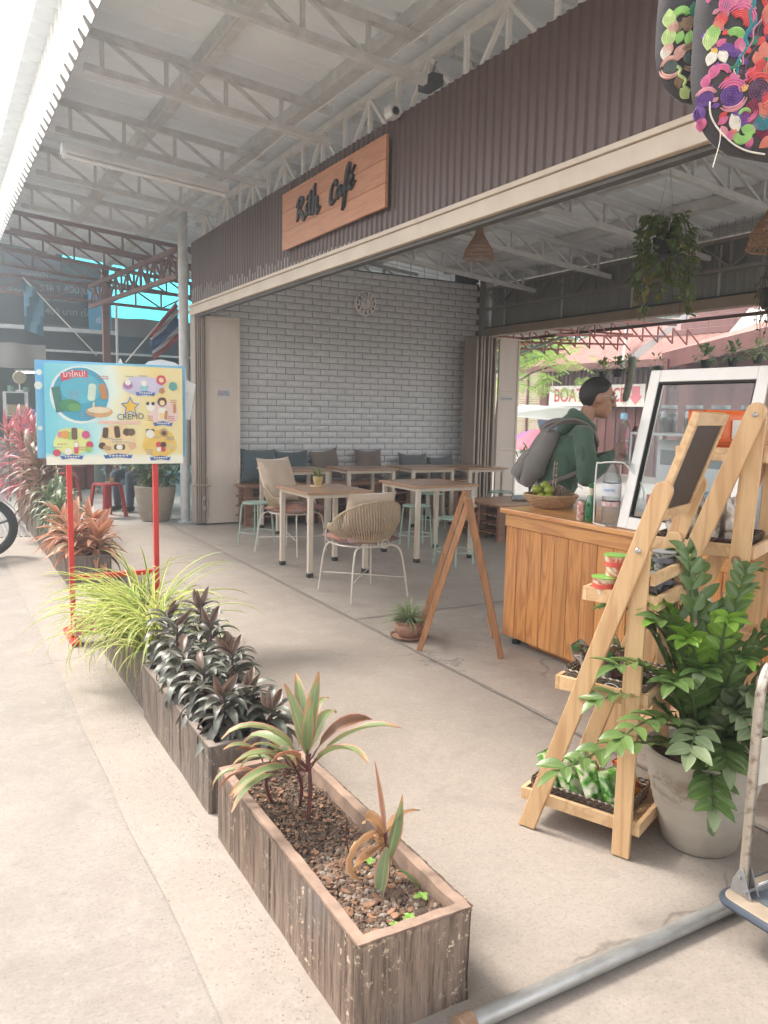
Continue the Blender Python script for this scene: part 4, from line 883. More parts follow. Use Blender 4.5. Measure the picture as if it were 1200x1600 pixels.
# ============================================================ tables, benches, stools
W_TOP = wood('table_top_wood', (.42, .235, .13), (.33, .17, .09), 'X', rough=.28, bs=.05, coat=.3)
M_LEG = pm('leg_cream', (.60, .52, .42), (.53, .45, .36), scale=6, stretch=(1, 1, .3), rough=.45, bs=.05)
M_CAP = pm('rubber_cap', (.03, .028, .025), rough=.8, bs=0)
tproto = None
def table(x0, x1, y0, y1, h, label):
    t = thing('cafe_table', label, 'table', ((x0+x1)/2, (y0+y1)/2, .004), 'wood-topped tables with cream steel legs')
    part('table_top', MB().box(x0, x1, y0, y1, h-.022, h), W_TOP, t, bevel=.004)
    q = .045; fr = MB(); z = h-.045
    fr.box(x0+.03+q, x1-.03-q, y0+.035, y0+.055, z-.012, h-.024).box(x0+.03+q, x1-.03-q, y1-.055, y1-.035, z-.012, h-.024).box(x0+.035, x0+.055, y0+.03+q, y1-.03-q, z-.012, h-.024).box(x1-.055, x1-.035, y0+.03+q, y1-.03-q, z-.012, h-.024)
    part('table_frame', fr, M_LEG, t)
    for ax in (x0+.03, x1-.03-q):
        for ay in (y0+.03, y1-.03-q):
            l = part('leg', MB().box(ax, ax+q, ay, ay+q, .03, h-.023), M_LEG, t, bevel=.004)
            part('foot_cap', MB().box(ax-.004, ax+q+.004, ay-.004, ay+q+.004, .005, .045), M_CAP, l, bevel=.003)
table(2.86, 3.53, 6.46, 7.22, .78, 'wood-topped table nearest the planters with the small cactus-like potted plant on it')
table(4.14, 4.90, 6.70, 7.48, .78, 'bare wood-topped table in the middle of the cafe behind the mint stool')
table(3.55, 4.30, 8.95, 9.62, .78, 'wood-topped table at the bench in front of the two slate-blue cushions')
table(4.50, 5.25, 8.95, 9.62, .78, 'wood-topped table at the bench in front of the brown cushions')
table(5.42, 6.14, 8.90, 9.60, .78, 'wood-topped table at the bench in front of the two grey cushions')
table(6.22, 6.88, 8.75, 9.50, .78, 'wood-topped table at the bench nearest the taupe folding door')
W_PAL = wood('pallet_wood', (.24, .115, .07), (.15, .065, .04), 'X', rough=.55, bs=.3, var=.2)
W_PALT = wood('pallet_top_wood', (.40, .20, .115), (.27, .13, .07), 'X', rough=.4, bs=.15, var=.15, coat=.2)
def pallets(name, label, x0, x1, y0, y1, n, top, cat='bench', group=None, topmat=None):
    t = thing(name, label, cat, ((x0+x1)/2, (y0+y1)/2, .004), group); hh = (top-.02-.006)/n
    for k in range(n):
        z = .006+k*hh
        for yb in (y0, (y0+y1)/2-.02, y1-.045): 
            for xb in (x0, (x0+x1)/2-.05, x1-.1): part('pallet_block', MB().box(xb, xb+.10, yb, yb+.045, z+.001, z+hh-.023), W_PAL, t)
        m = int((y1-y0)/.13)
        for i in range(m+1): ya = y0-.004+(y1-y0-.08)*i/max(1, m); part('pallet_board', MB().box(x0-.004, x1+.004, ya, ya+.09, z+hh-.022, z+hh-.001), W_PAL, t)
    m = 5
    for i in range(m): a = y0-.015+(y1-y0+.03)*i/m; part('top_board', MB().box(x0-.02, x1+.02, a+.002, a+(y1-y0+.03)/m-.002, top-.02, top), topmat or W_PALT, t, bevel=.002)
    return t
for i, (x0, x1, lb) in enumerate(((3.44, 4.42, 'pallet bench section under the slate-blue cushions by the cream door'), (4.46, 5.42, 'pallet bench section under the two brown cushions'), (5.46, 6.32, 'pallet bench section under the dark grey cushion, right of the brown ones'), (6.36, 7.0, 'pallet bench section at the right end by the taupe folding door'))):
    pallets('pallet_bench', lb, x0, x1, 9.72, 10.2, 4, .53, group='pallet benches along the brick wall')
pallets('pallet_table', 'low table of stacked dark pallets with a wooden top behind the A-frame', 5.74, 6.9, 7.44, 8.25, 4, .45, 'table')
# cushions
def fabric(name, c, c2, weave=220):
    m, nt, b = newmat(name); v = coords(nt, (1, 1, 1), 4); n = noiset(nt, v, 5, 4); f = noiset(nt, v, weave, 2, .6)
    col = mixc(nt, c, c2, ramp(nt, n, [(.35, (0, 0, 0)), (.7, (1, 1, 1))])); col = mixc(nt, col, tuple(x*.6 for x in c), ramp(nt, f, [(.45, (0, 0, 0)), (.8, (.6, .6, .6))]))
    nt.links.new(col, b.inputs['Base Color']); b.inputs['Roughness'].default_value = .9; b.inputs['Sheen Weight'].default_value = .3; bump(nt, b, f, .4, .002); MC[name] = m; return m
def pillow(w_, h_, th, seed=0, sag=.0, pinch=.10, wr=.012):
    mb = MB(); n = 15
    for sgn in (1, -1):
        def f(u, v_):
            a, b_ = u*2-1, v_*2-1; e = (1-abs(a)**2.6)*(1-abs(b_)**2.6); k = 1-pinch*(1-abs(a)**2)*abs(b_)**4; k2 = 1-pinch*(1-abs(b_)**2)*abs(a)**4
            z = sgn*th/2*max(0, e)**.42; z += wr*noise.noise((a*2+seed, b_*2, sgn*2))*e**.5+.5*wr*noise.noise((a*5, b_*5+seed, sgn))*e**.5
            return (a*w_/2*k2, z, h_/2*b_*k - sag*(1-a*a)*max(0, b_)**2)
        mb.grid(f, n, n)
    return mb
F_SLATE = fabric('fabric_slate', (.085, .115, .13), (.065, .09, .105)); F_BROWN = fabric('fabric_brown', (.19, .145, .125), (.15, .115, .10)); F_GREY = fabric('fabric_grey', (.135, .14, .145), (.105, .11, .115)); F_BEIGE = fabric('fabric_beige', (.62, .49, .37), (.55, .43, .32))
def lay(mb, loc, tiltx, rz, rot=0.0):
    M = Matrix.Translation(loc) @ Matrix.Rotation(rz, 4, 'Z') @ Matrix.Rotation(tiltx, 4, 'X') @ Matrix.Rotation(rot, 4, 'Y'); mb.v = [tuple(M @ Vector(p)) for p in mb.v]; return mb
for i, (x, w_, h_, F, z, rot, lb) in enumerate(((3.76, .50, .46, F_SLATE, .76, .02, 'slate-blue square cushion at the left end of the bench'), (4.24, .50, .44, F_SLATE, .75, -.02, 'slate-blue square cushion second from the left, behind the beige chair pillow'),
        (4.74, .44, .44, F_BROWN, .76, -.14, 'brown cushion tilted on its corner, behind the small potted plant'), (5.42, .44, .44, F_BROWN, .76, 0, 'brown upright cushion in the middle of the bench'),
        (6.16, .50, .38, F_GREY, .735, .03, 'grey cushion with a sagging top edge, left of the pair'), (6.66, .48, .36, F_GREY, .71, -.10, 'grey cushion slumped to one side at the right end of the bench'))):
    solo('cushion', lay(pillow(w_, h_, .15, i, .03 if F is F_GREY else .01), (x, 10.10, z), R(-10), 0, rot), F, lb, 'cushion', (x, 10.05, .53), 'cushions along the bench', smooth=True)
# mint stools
M_MINT = pm('mint_enamel', (.36, .47, .38), (.31, .42, .34), scale=6, rough=.4, bs=.03)
st = thing('stool', 'mint green round metal stool in front, between the A-frame and the middle table', 'stool', (0, 0, 0), 'mint green metal stools')
part('seat', MB().lathe([(0, .455), (.14, .455), (.155, .457), (.16, .464), (.155, .472), (.14, .468), (0, .466)], (0, 0, 0), 28), M_MINT, st, smooth=True)
for a in range(4):
    A = a*PI/2+PI/4; D = Vector((math.cos(A), math.sin(A), 0)); part('leg', MB().tube(cr([D*.10+Vector((0, 0, .452)), D*.145+Vector((0, 0, .445)), D*.165+Vector((0, 0, .40)), D*.20+Vector((0, 0, .006))], 4), .010, 8), M_MINT, st, smooth=True)
part('footrest_ring', MB().tube([Vector((.188*math.cos(k*PI/12), .188*math.sin(k*PI/12), .14)) for k in range(24)], .006, 6, closed=True), M_MINT, st, smooth=True)
at(st, (4.50, 6.55, .004), .3)
for p, lb in (((4.70, 7.60, .004), 'mint green round metal stool half hidden under the middle table, right of the woven chair'), ((5.62, 8.72, .004), 'mint green round metal stool in front of the grey cushions'), ((3.12, 8.45, .004), 'mint green round metal stool behind the beige pillow chair'), ((6.67, 8.62, .004), 'mint green round metal stool behind the low pallet table')):
    copy_tree(st, p, random.uniform(0, 1.5), lb)

# ============================================================ woven rope armchairs
M_WIRE = pm('chair_wire_cream', (.66, .60, .51), (.58, .52, .44), scale=8, rough=.4, bs=.03)
M_ROPE = pm('chair_rope', (.52, .41, .28), (.38, .29, .19), scale=60, stretch=(1, 1, .4), rough=.85, bs=.6, bscale=240)
def chair(name, label):
    t = thing(name, label, 'chair', (0, 0, 0), 'woven rope armchairs')
    # faces +Y; rims
    def top(a): return Vector((.30*math.sin(a), -.02-.27*math.cos(a), .60+.20*max(0, math.cos(a))**.8))
    def low(a): return Vector((.235*math.sin(a), .0-.235*math.cos(a)*.95, .475+.03*(1-math.cos(a))))
    A = [R(-105+210*i/36) for i in range(37)]
    part('back_rim', MB().tube([top(a) for a in A], .010, 8), M_ROPE, t, smooth=True)
    part('lower_rim', MB().tube([low(a) for a in A], .008, 8), M_ROPE, t, smooth=True)
    ro = MB(); n = 48
    for i in range(n):
        a = R(-102+204*i/(n-1)); b = R(-102+204*min(n-1, i+1.6)/(n-1))
        p, q = top(a), low(b); mid = (p+q)/2+Vector((math.sin(a), -math.cos(a), 0))*.035
        ro.tube(cr([p, mid, q], 3), .0062, 5); ro.ball(q, .011, 6)
    part('rope_weave', ro, M_ROPE, t, kind='stuff', smooth=True)
    sr = [Vector((.24*math.cos(k*PI/14), .24*math.sin(k*PI/14), .43)) for k in range(28)]
    fr = MB().tube(sr, .007, 7, closed=True)
    for k in range(5): x = -.16+.08*k; fr.tube([(x, -math.sqrt(.24**2-x*x), .43), (x, math.sqrt(.24**2-x*x), .43)], .004, 5)
    for s_ in (-1, 1):
        fr.tube(cr([top(R(105*s_)), (s_*.30, .08, .52), (s_*.27, .10, .45), (s_*.24, .04, .43)], 5), .006, 7)
    fr.tube([Vector((.055+.035*math.cos(k*PI/8), -.262, .452+.035*math.sin(k*PI/8))) for k in range(16)], .004, 5, closed=True)
    fr.tube([(0, -.24, .43), (0, -.245, .47)], .005, 5)
    part('seat_frame', fr, M_WIRE, t, smooth=True)
    for sx in (-1, 1):
        part('leg', MB().tube(cr([(sx*.13, -.19, .43), (sx*.20, -.23, .41), (sx*.235, -.255, .30), (sx*.27, -.285, .004)], 5), .008, 8), M_WIRE, t, smooth=True)
        part('leg', MB().tube(cr([(sx*.15, .18, .43), (sx*.21, .215, .40), (sx*.235, .235, .30), (sx*.26, .265, .004)], 5), .008, 8), M_WIRE, t, smooth=True)
    part('brace', MB().tube([(-.245, -.265, .16), (.245, .255, .16)], .005, 6).tube([(.245, -.265, .165), (-.245, .255, .165)], .005, 6), M_WIRE, t, smooth=True)
    return t
c1 = chair('rope_chair', 'woven rope armchair seen from behind, nearest the camera'); at(c1, (3.04, 5.75, .004), R(4))
c2 = copy_tree(c1, (3.28, 7.80, .004), R(-150), 'woven rope armchair behind the table, with the big beige pillow in it')
def plastic():
    m, nt, b = newmat('seat_pad_in_plastic'); v = coords(nt)
    vo = nd(nt, 'ShaderNodeTexVoronoi'); vo.inputs['Scale'].default_value = 7; nt.links.new(v, vo.inputs[0])
    sp = nd(nt, 'ShaderNodeSeparateColor'); nt.links.new(vo.outputs['Color'], sp.inputs[0])
    col = ramp(nt, sp.outputs[0], [(.2, (.30, .12, .10)), (.42, (.52, .20, .12)), (.6, (.42, .26, .25)), (.8, (.20, .08, .08))])
    nt.links.new(col, b.inputs['Base Color']); b.inputs['Roughness'].default_value = .35; b.inputs['Coat Weight'].default_value = 1; b.inputs['Coat Roughness'].default_value = .12
    bump(nt, b, noiset(nt, v, 16, 5, .7, 1.5), 1.0, .02); return m
M_PADP = plastic()
for p, rz, lb in (((3.04, 5.79, .477), .1, 'pink and orange seat pad in clear plastic on the nearest woven chair'), ((3.30, 7.80, .477), .5, 'dusty pink seat pad in clear plastic on the chair with the beige pillow')):
    mb = pillow(.50, .46, .085, int(rz*10), 0, .04, .03); M = Matrix.Translation(p) @ Matrix.Rotation(rz, 4, 'Z') @ Matrix.Rotation(R(90), 4, 'X'); mb.v = [tuple(M @ Vector(q)) for q in mb.v]
    solo('seat_pad', mb, M_PADP, lb, 'seat pad', (p[0], p[1], .44), 'plastic-wrapped seat pads', smooth=True)
solo('beige_pillow', lay(pillow(.50, .50, .15, 3), (3.17, 7.93, .77), R(-20), R(25)), F_BEIGE, 'large plain beige pillow standing in the chair behind the table', 'pillow', (3.17, 7.93, .52), smooth=True)
solo('beige_pillow', lay(pillow(.46, .40, .14, 8), (3.06, 5.70, .68), R(24), R(4)), F_BEIGE, 'beige pillow leaning inside the nearest woven chair, only its top and a corner showing', 'pillow', (3.06, 5.70, .5), smooth=True)
# small potted plant on the table
c = Vector((3.20, 6.98, .781)); pt = thing('glass_pot', 'small yellowish glass pot on a round wooden mat on the nearest table', 'pot', c)
part('mat', MB().lathe([(0, 0), (.075, 0), (.078, .006), (.075, .012), (0, .012)], c, 28), wood('mat_wood', (.60, .47, .30), (.45, .32, .19), 'X'), pt, smooth=True)
part('vessel', MB().lathe([(0, .013), (.035, .013), (.045, .05), (.052, .10), (.048, .10), (.042, .05), (.0, .09)], c, 24), pm('amber_glass', (.55, .45, .20), (.42, .30, .12), scale=20, rough=.15, bs=0), pt, smooth=True)
L_SN = leafset('leaf', leafm('snake_leaf', (.16, .24, .10), (.12, .19, .08), edge=(.55, .55, .25), edgew=.12, rough=.4, tr=.1), 4, .12, .022, curl=.3, fold=.4, prof='lance', segs=5)
sn = thing('snake_plant', 'small yellow-edged spiky plant in the glass pot on the table', 'plant', (c.x, c.y, c.z+.1))
for i in range(22): put_leaf(sn, 'leaf', random.choice(L_SN), c+Vector((U(-.02, .02), U(-.02, .02), .085)), sph(i*2.4, R(U(25, 82))), s=U(.8, 1.1))

# ============================================================ A-frame stand
W_AF = wood('aframe_wood', (.40, .19, .085), (.27, .115, .05), 'Z', rough=.4, bs=.15, coat=.2)
af = thing('a_frame_stand', 'empty reddish wooden A-frame sign stand standing on the cafe floor', 'sign stand', (2.95, 4.1, .004))
Pn = {'fl': (2.628, 4.172), 'fr': (3.004, 3.817), 'bl': (2.90, 4.60), 'br': (3.28, 4.24)}
an = Vector((2.835, 3.975, .97)); bn = Vector((3.10, 4.40, .97))
for k, apex in (('fl', an), ('fr', an), ('bl', bn), ('br', bn)):
    s_ = Vector((.012, .012, 0)) if k[1] == 'l' else Vector((-.012, -.012, 0))
    part('leg', MB().beam(Vector((*Pn[k], .004)), apex+s_+Vector((0, 0, .02)), .036, .020, (.7, .7, 0)), W_AF, af, bevel=.002)
part('cross_bar', MB().beam((2.89, 3.93, .20)if 0 else (2.965, 3.855, .14), (3.24, 4.28, .14), .02, .03), W_AF, af); part('cross_bar', MB().beam((2.665, 4.137, .14), (2.935, 4.565, .14), .02, .03), W_AF, af)
part('top_bar', MB().beam(an+Vector((0, 0, -.02)), bn+Vector((0, 0, -.02)), .022, .03), W_AF, af)

# ============================================================ counter
W_PINE = wood('pine_plank', (.60, .27, .085), (.34, .115, .03), 'Z', rough=.32, ring=16, bs=.1, coat=.35, var=.10)
W_PINEY = wood('pine_rail', (.60, .29, .10), (.38, .14, .045), 'Y', rough=.32, ring=12, bs=.1, coat=.35)
co_ = thing('pine_counter', 'orange-brown varnished pine counter with vertical planks', 'counter', (3.55, 3.0, .004))
part('counter_top', MB().box(3.205, 3.93, 1.7, 4.15, .868, .90), W_PINEY, co_, bevel=.005)
part('apron', MB().box(3.228, 3.25, 1.74, 4.115, .785, .867), W_PINEY, co_, bevel=.003)
part('carcass', MB().box(3.262, 3.90, 1.76, 4.09, .07, .866), W_PINEY, co_)
y = 4.112
k = 0
while y > 1.8:
    w_ = .118; part('plank', MB().box(3.237+.0012*(k % 2), 3.26, y-w_+.003, y, .06, .784), W_PINE, co_, bevel=.0025, seg=1); y -= w_; k += 1
x = 3.265
while x < 3.88: part('plank', MB().box(x, x+.115, 4.092, 4.112, .06, .866), W_PINE, co_, bevel=.0025, seg=1); x += .118
for px_, py_ in ((3.30, 4.04), (3.30, 2.9), (3.84, 4.04), (3.30, 1.85)): part('adjustable_foot', MB().cyl((px_, py_, .012), .010, .06, 10).cyl((px_, py_, .005), .03, .02, 14), M_CAP, co_)
part('loose_batten', MB().box(3.33, 3.40, 2.6, 3.95, .006, .03), W_PINEY, co_)
# tilted white window frame with glass on the counter
M_UPVC = pm('white_upvc', (.80, .77, .72), (.76, .73, .68), scale=3, rough=.3, bs=0)
G_PANE = glassm('window_glass', (.90, .94, .94), .015)
wf = thing('glass_screen', 'tilted white-framed glass screen standing on the counter', 'window', (3.3, 2.8, .90))
def tp_(y, s, n=0.0):   # s: 0..1 up the slope, n: along the normal
    return Vector((3.245+.195*s + n*.97, y, .903+.855*s - n*.22))
def slab(y0, y1, s0, s1, n0, n1, mb): return mb.add([tp_(y, s, n) for y in (y0, y1) for s in (s0, s1) for n in (n0, n1)], [(0, 1, 3, 2), (4, 6, 7, 5), (0, 4, 5, 1), (2, 3, 7, 6), (0, 2, 6, 4), (1, 5, 7, 3)])
fw = .068
part('frame_stile', slab(3.16-fw, 3.16, 0, 1, 0, .05, MB()), M_UPVC, wf, bevel=.004); part('frame_stile', slab(2.43, 2.43+fw, 0, 1, 0, .05, MB()), M_UPVC, wf, bevel=.004)
part('frame_rail', slab(2.43+fw, 3.16-fw, 0, .075, .001, .049, MB()), M_UPVC, wf, bevel=.004); part('frame_rail', slab(2.43+fw, 3.16-fw, .925, 1, .001, .049, MB()), M_UPVC, wf, bevel=.004)
ga = MB(); g0 = .008; slab(3.16-fw-g0, 3.16-fw, .075, .925, .004, .03, ga); slab(2.43+fw, 2.43+fw+g0, .075, .925, .004, .03, ga); slab(2.43+fw+g0, 3.16-fw-g0, .075, .088, .004, .03, ga); slab(2.43+fw+g0, 3.16-fw-g0, .912, .925, .004, .03, ga)
part('gasket', ga, M_CAP, wf); part('pane', slab(2.43+fw+g0, 3.16-fw-g0, .088, .912, .015, .019, MB()), G_PANE, wf)
# things behind the glass
M_CLEAR = glassm('clear_plastic', (.86, .9, .9), .10, .08)
gb = thing('drink_rack', 'grey wire rack with glass jars seen through the glass screen', 'rack', (3.75, 2.75, .90))
part('rack_board', MB().box(3.66, 3.92, 2.5, 3.5, 1.40, 1.415), M_STEEL, gb); 
for (x, y) in ((3.67, 2.51), (3.67, 3.49), (3.91, 2.51), (3.91, 3.49)): part('rack_post', MB().box(x-.008, x+.008, y-.008, y+.008, .902, 1.399), M_STEEL, gb)
for i, y in enumerate((2.80, 2.98, 3.16, 3.34)):
    j = thing('storage_jar', ('squat clear jar at the right end of the rack behind the glass', 'clear jar second from the right on the rack behind the glass', 'clear jar second from the left on the rack behind the glass', 'clear jar at the left end of the rack behind the glass')[i], 'jar', (3.80, y, 1.416), 'glass jars on the rack behind the screen')
    part('vessel', MB().lathe([(0, .0), (.05, 0), (.055, .01), (.055, .12), (.045, .14)], (3.80, y, 1.416), 18), M_CLEAR, j, smooth=True); part('contents', MB().lathe([(0, .004), (.048, .004), (.048, .05+.02*i), (0, .05+.02*i)], (3.80, y, 1.416), 14), pm('coffee_beans', (.10, .05, .03), (.05, .03, .02), scale=70, rough=.5, bs=.8), j); part('lid', MB().cyl((3.80, y, 1.557), .05, .02, 18), M_STEEL, j)
for i, (y, cc, lb) in enumerate(((2.95, (.16, .30, .38), 'blue box behind the glass screen'), (3.12, (.70, .60, .30), 'yellow box behind the glass screen'), (3.30, (.45, .08, .06), 'red packet behind the lower left of the glass screen'))):
    solo('carton', MB().box(3.62+.03*i, 3.80, y-.07, y+.06, .903, 1.05+.05*(i == 0)), flat('carton_%d' % i, cc), lb, 'box', (3.7, y, .903), bevel=.003)
for i, (y, x_, h_, cc, lb) in enumerate(((2.62, 3.55, .18, (.62, .60, .56), 'white paper packet standing behind the glass on the right'), (2.80, 3.50, .16, (.50, .47, .42), 'pale beige packet behind the middle of the glass'), (3.02, 3.48, .13, (.20, .32, .40), 'slate-blue tub behind the lower left of the glass'))):
    q_t = thing('counter_packet', lb, 'packet', (x_, y, .902), 'packets on the counter behind the glass'); mb = pillow(.15, h_, .05, i+4, 0, .02, .01); mb.v = [(x_+v[1], y+v[0], .905+h_/2+v[2]) for v in mb.v]; part('pouch', mb, flat('packet_%d' % i, cc, .3), q_t, smooth=True)
wp = thing('steamer_box', 'white boxy food warmer with grey slots behind the glass screen', 'food warmer', (4.0, 3.2, .90)); part('body', MB().box(3.86, 3.92, 2.6, 3.46, .905, 1.37), pm('warmer_white', (.62, .63, .64), rough=.35), wp, bevel=.004)
for i in range(5): part('slot', MB().box(3.856, 3.859, 2.66+.16*i, 2.79+.16*i, 1.22, 1.31), pm('slot_grey', (.20, .21, .22), rough=.4), wp)
# basket, limes and dried sprigs
M_WICK = pm('wicker', (.50, .33, .18), (.36, .22, .11), scale=60, rough=.75, bs=.4)
c = Vector((3.52, 4.02, .902)); bk = thing('wicker_basket', 'shallow round wicker basket on the corner of the counter', 'basket', c)
def wav(k, ph, r, z): return [c+Vector(((r+.006*math.sin(12*a+ph))*math.cos(a), (r+.006*math.sin(12*a+ph))*math.sin(a), z)) for a in [2*PI*i/60 for i in range(60)]]
mb = MB()
for i in range(9): mb.tube(wav(i, i*PI, .105+.062*(i/8)**.7, .006+i*.0085), .0052, 5, closed=True)
part('woven_side', mb, M_WICK, bk, smooth=True); mb = MB()
for i in range(24): a = 2*PI*i/24; mb.tube([c+Vector((r*math.cos(a), r*math.sin(a), z)) for r, z in ((.10, .004), (.14, .03), (.168, .078))], .004, 5)
part('rib', mb, M_WICK, bk, kind='stuff'); part('rim', MB().tube(wav(0, 0, .168, .084), .008, 6, closed=True), M_WICK, bk, smooth=True); part('base', MB().cyl(c+Vector((0, 0, .001)), .11, .006, 24), M_WICK, bk)
M_LIME = pm('lime_skin', (.28, .30, .035), (.20, .25, .03), scale=9, rough=.35, bs=.3, bscale=140, bd=.001)
for i, (dx, dy, dz, lb) in enumerate(((-.085, .05, .125, 'green lime on the left of the pile in the basket'), (-.01, .055, .15, 'yellow-green lime on top of the pile in the basket'), (-.035, -.02, .125, 'green lime in the middle of the pile in the basket'), (-.095, -.01, .075, 'yellowish lime half buried at the left rim of the basket'), (-.065, -.055, .075, 'yellow-green lime lowest at the front rim of the basket'))):
    p = c+Vector((dx*.93, dy*.9, dz*.93)); lm = thing('lime', lb, 'lime', p, 'limes in the wicker basket'); part('fruit', MB().ball(p, .034, 18, (1, 1, .93)), M_LIME, lm, smooth=True); part('stem_scar', MB().ball(p+Vector((.003, -.004, .0315)), .0035, 6), M_STEMB, lm)
M_SPR = pm('dried_sprig', (.40, .30, .22), (.20, .14, .11), scale=60, rough=.8, bs=.3, lo=.45, hi=.6)
mb = MB(); rr = random.Random(9)
for i in range(520):
    a = rr.uniform(0, 6.28); r_ = .12*math.sqrt(rr.random()); p = c+Vector((.055+r_*math.cos(a)*.85, -.0+r_*math.sin(a), .06+.085*(1-(r_/.12)**2)*rr.uniform(.4, 1))); d = Vector((rr.uniform(-1, 1), rr.uniform(-1, 1), rr.uniform(-.3, .8)))*.022
    mb.tube([p-d*.6, p+Vector((rr.uniform(-.004, .004), 0, .003)), p+d], [.0016, .0024, .001], 4)
solo('dried_sprigs', mb, M_SPR, 'heap of dried twiggy flower sprigs in the wicker basket', 'dried flowers', (c.x, c.y, c.z+.05), kind='stuff')
sb = thing('incense_sticks', 'pair of speckled sticks standing upright in the dried sprigs', 'sticks', (3.57, 4.06, .98))
for q in (0, .012): part('stick', MB().tube([(3.565+q, 4.06-q, .97), (3.575+q, 4.06-q, 1.20)], .004, 6), pm('speckled', (.55, .45, .38), (.12, .05, .04), scale=90, rough=.6, lo=.45, hi=.55), sb)
# bottles
def clearwater(name, c=(.85, .92, .94), ir=1.15):
    m, nt, b = newmat(name); b.inputs['Transmission Weight'].default_value = 1; b.inputs['Roughness'].default_value = .03; b.inputs['IOR'].default_value = ir; b.inputs['Base Color'].default_value = (*c, 1)
    v = coords(nt, (1, 1, 2.2)); bump(nt, b, noiset(nt, v, 22, 3), .25, .006)
    lp = nd(nt, 'ShaderNodeBsdfTransparent'); lp.inputs[0].default_value = (.85, .9, .92, 1); mx = nd(nt, 'ShaderNodeMixShader', _0=.62)
    nt.links.new(b.outputs[0], mx.inputs[1]); nt.links.new(lp.outputs[0], mx.inputs[2]); nt.links.new(mx.outputs[0], nt.nodes['Material Output'].inputs[0]); return m
M_WAT = clearwater('bottle_water'); M_BLUEC = flat('cap_blue', (.25, .50, .66), .35); M_LBL = flat('label_white', (.72, .74, .76)); M_LBB = flat('label_blue', (.12, .30, .62)); M_LRED = flat('label_red', (.70, .10, .08))
def ribbed(r, z0, z1, n, dep=.003):
    o = []
    for i in range(n+1): z = z0+(z1-z0)*i/n; o += [(r, z), (r-dep, z+(z1-z0)/n*.5)]
    return o[:-1]
c = Vector((3.27, 3.235, .902)); b1 = thing('water_bottle', 'large clear water bottle with red print behind the white wire loop, standing on the counter', 'bottle', c)
part('vessel', MB().lathe([(0, 0), (.040, 0), (.050, .012)]+ribbed(.050, .02, .13, 7)+[(.051, .14), (.051, .24), (.047, .27), (.030, .31), (.016, .335), (.016, .35), (0, .35)], c, 28), M_WAT, b1, smooth=True)
part('label', MB().lathe([(.0517, .165), (.0519, .168), (.0519, .232), (.0517, .235)], c, 28), M_LBL, b1, smooth=True)
part('print', text_mesh('WATER', .02, frame(c+Vector((-.0460, -.0275, .198)), (.514, -.857, 0), (0, 0, 1)), .0004), M_LBB, b1); part('print', text_mesh('PURE', .024, frame(c+Vector((-.046, -.0275, .135)), (.514, -.857, 0), (0, 0, 1)), .0006), M_LRED, b1) if 0 else None
part('print_band', MB().lathe([(.0512, .108), (.0522, .112), (.0522, .130), (.0512, .134)], c, 28), pm('red_print', (.62, .22, .20), (.60, .58, .56), scale=50, rough=.4, lo=.4, hi=.6), b1)
rack = thing('wire_loop', 'white wire holder looping over the big water bottle', 'holder', (3.27, 3.235, .902))
lp = [(3.225, 3.315, .905), (3.225, 3.315, 1.215), (3.235, 3.295, 1.245), (3.27, 3.20, 1.255), (3.29, 3.155, 1.24), (3.335, 3.075, 1.13), (3.34, 3.07, 1.05)]
part('wire', MB().tube(cr(lp, 5), .0045, 6).tube([(3.225, 3.315, .905), (3.20, 3.20, .905)], .0045, 6), M_UPVC, rack, smooth=True)
c = Vector((3.305, 3.21, 1.252)); b2 = thing('water_bottle', 'clear water bottle with a pale blue cap standing above the other one', 'bottle', c)
part('vessel', MB().lathe([(0, 0), (.034, 0), (.040, .01)]+ribbed(.040, .015, .12, 6)+[(.041, .125), (.041, .15), (.038, .19), (.026, .22), (.014, .235), (.014, .245), (0, .245)], c, 26), M_WAT, b2, smooth=True)
part('cap', MB().lathe([(0, .238), (.018, .238), (.018, .268), (.015, .272), (0, .272)], c, 24, wob=lambda a, z: .03*math.sin(24*a)), M_BLUEC, b2, smooth=True)
part('tray', MB().box(3.25, 3.37, 3.13, 3.27, 1.243, 1.2505), M_CLEAR, rack)
for (x, y) in ((3.355, 3.14), (3.355, 3.26)): part('wire', MB().tube([(x, y, .905), (x, y, 1.243)], .0035, 5), M_UPVC, rack)
M_GRNG = None
def greenglass():
    m, nt, b = newmat('green_glass'); b.inputs['Base Color'].default_value = (.02, .20, .045, 1); b.inputs['Roughness'].default_value = .06; b.inputs['Transmission Weight'].default_value = .35; b.inputs['Coat Weight'].default_value = .5; b.inputs['Specular IOR Level'].default_value = .8; return m
c = Vector((3.268, 3.39, .902)); bb = thing('beer_bottle', 'green glass beer bottle with a cream neck label on the counter', 'bottle', c)
part('glass_body', MB().lathe([(0, 0), (.028, 0), (.031, .006), (.031, .10), (.027, .125), (.015, .155), (.013, .20), (.0135, .21), (0, .21)], c, 26), greenglass(), bb, smooth=True)
part('neck_label', MB().lathe([(.0158, .152), (.0155, .158), (.0142, .192), (.0138, .194)], c, 24), flat('label_cream', (.68, .60, .42)), bb, smooth=True); part('cap', MB().lathe([(0, .205), (.015, .205), (.015, .212), (.012, .218), (0, .218)], c, 21, wob=lambda a, z: .05*math.sin(21*a)), flat('cap_green', (.02, .16, .05)), bb)
part('body_label', MB().lathe([(.0313, .035), (.0318, .038), (.0318, .085), (.0313, .088)], c, 26), flat('label_green', (.03, .13, .05)), bb, smooth=True)
c = Vector((3.245, 3.44, .902)); cn = thing('soda_can', 'narrow pale can with red print beside the green bottle', 'can', c)
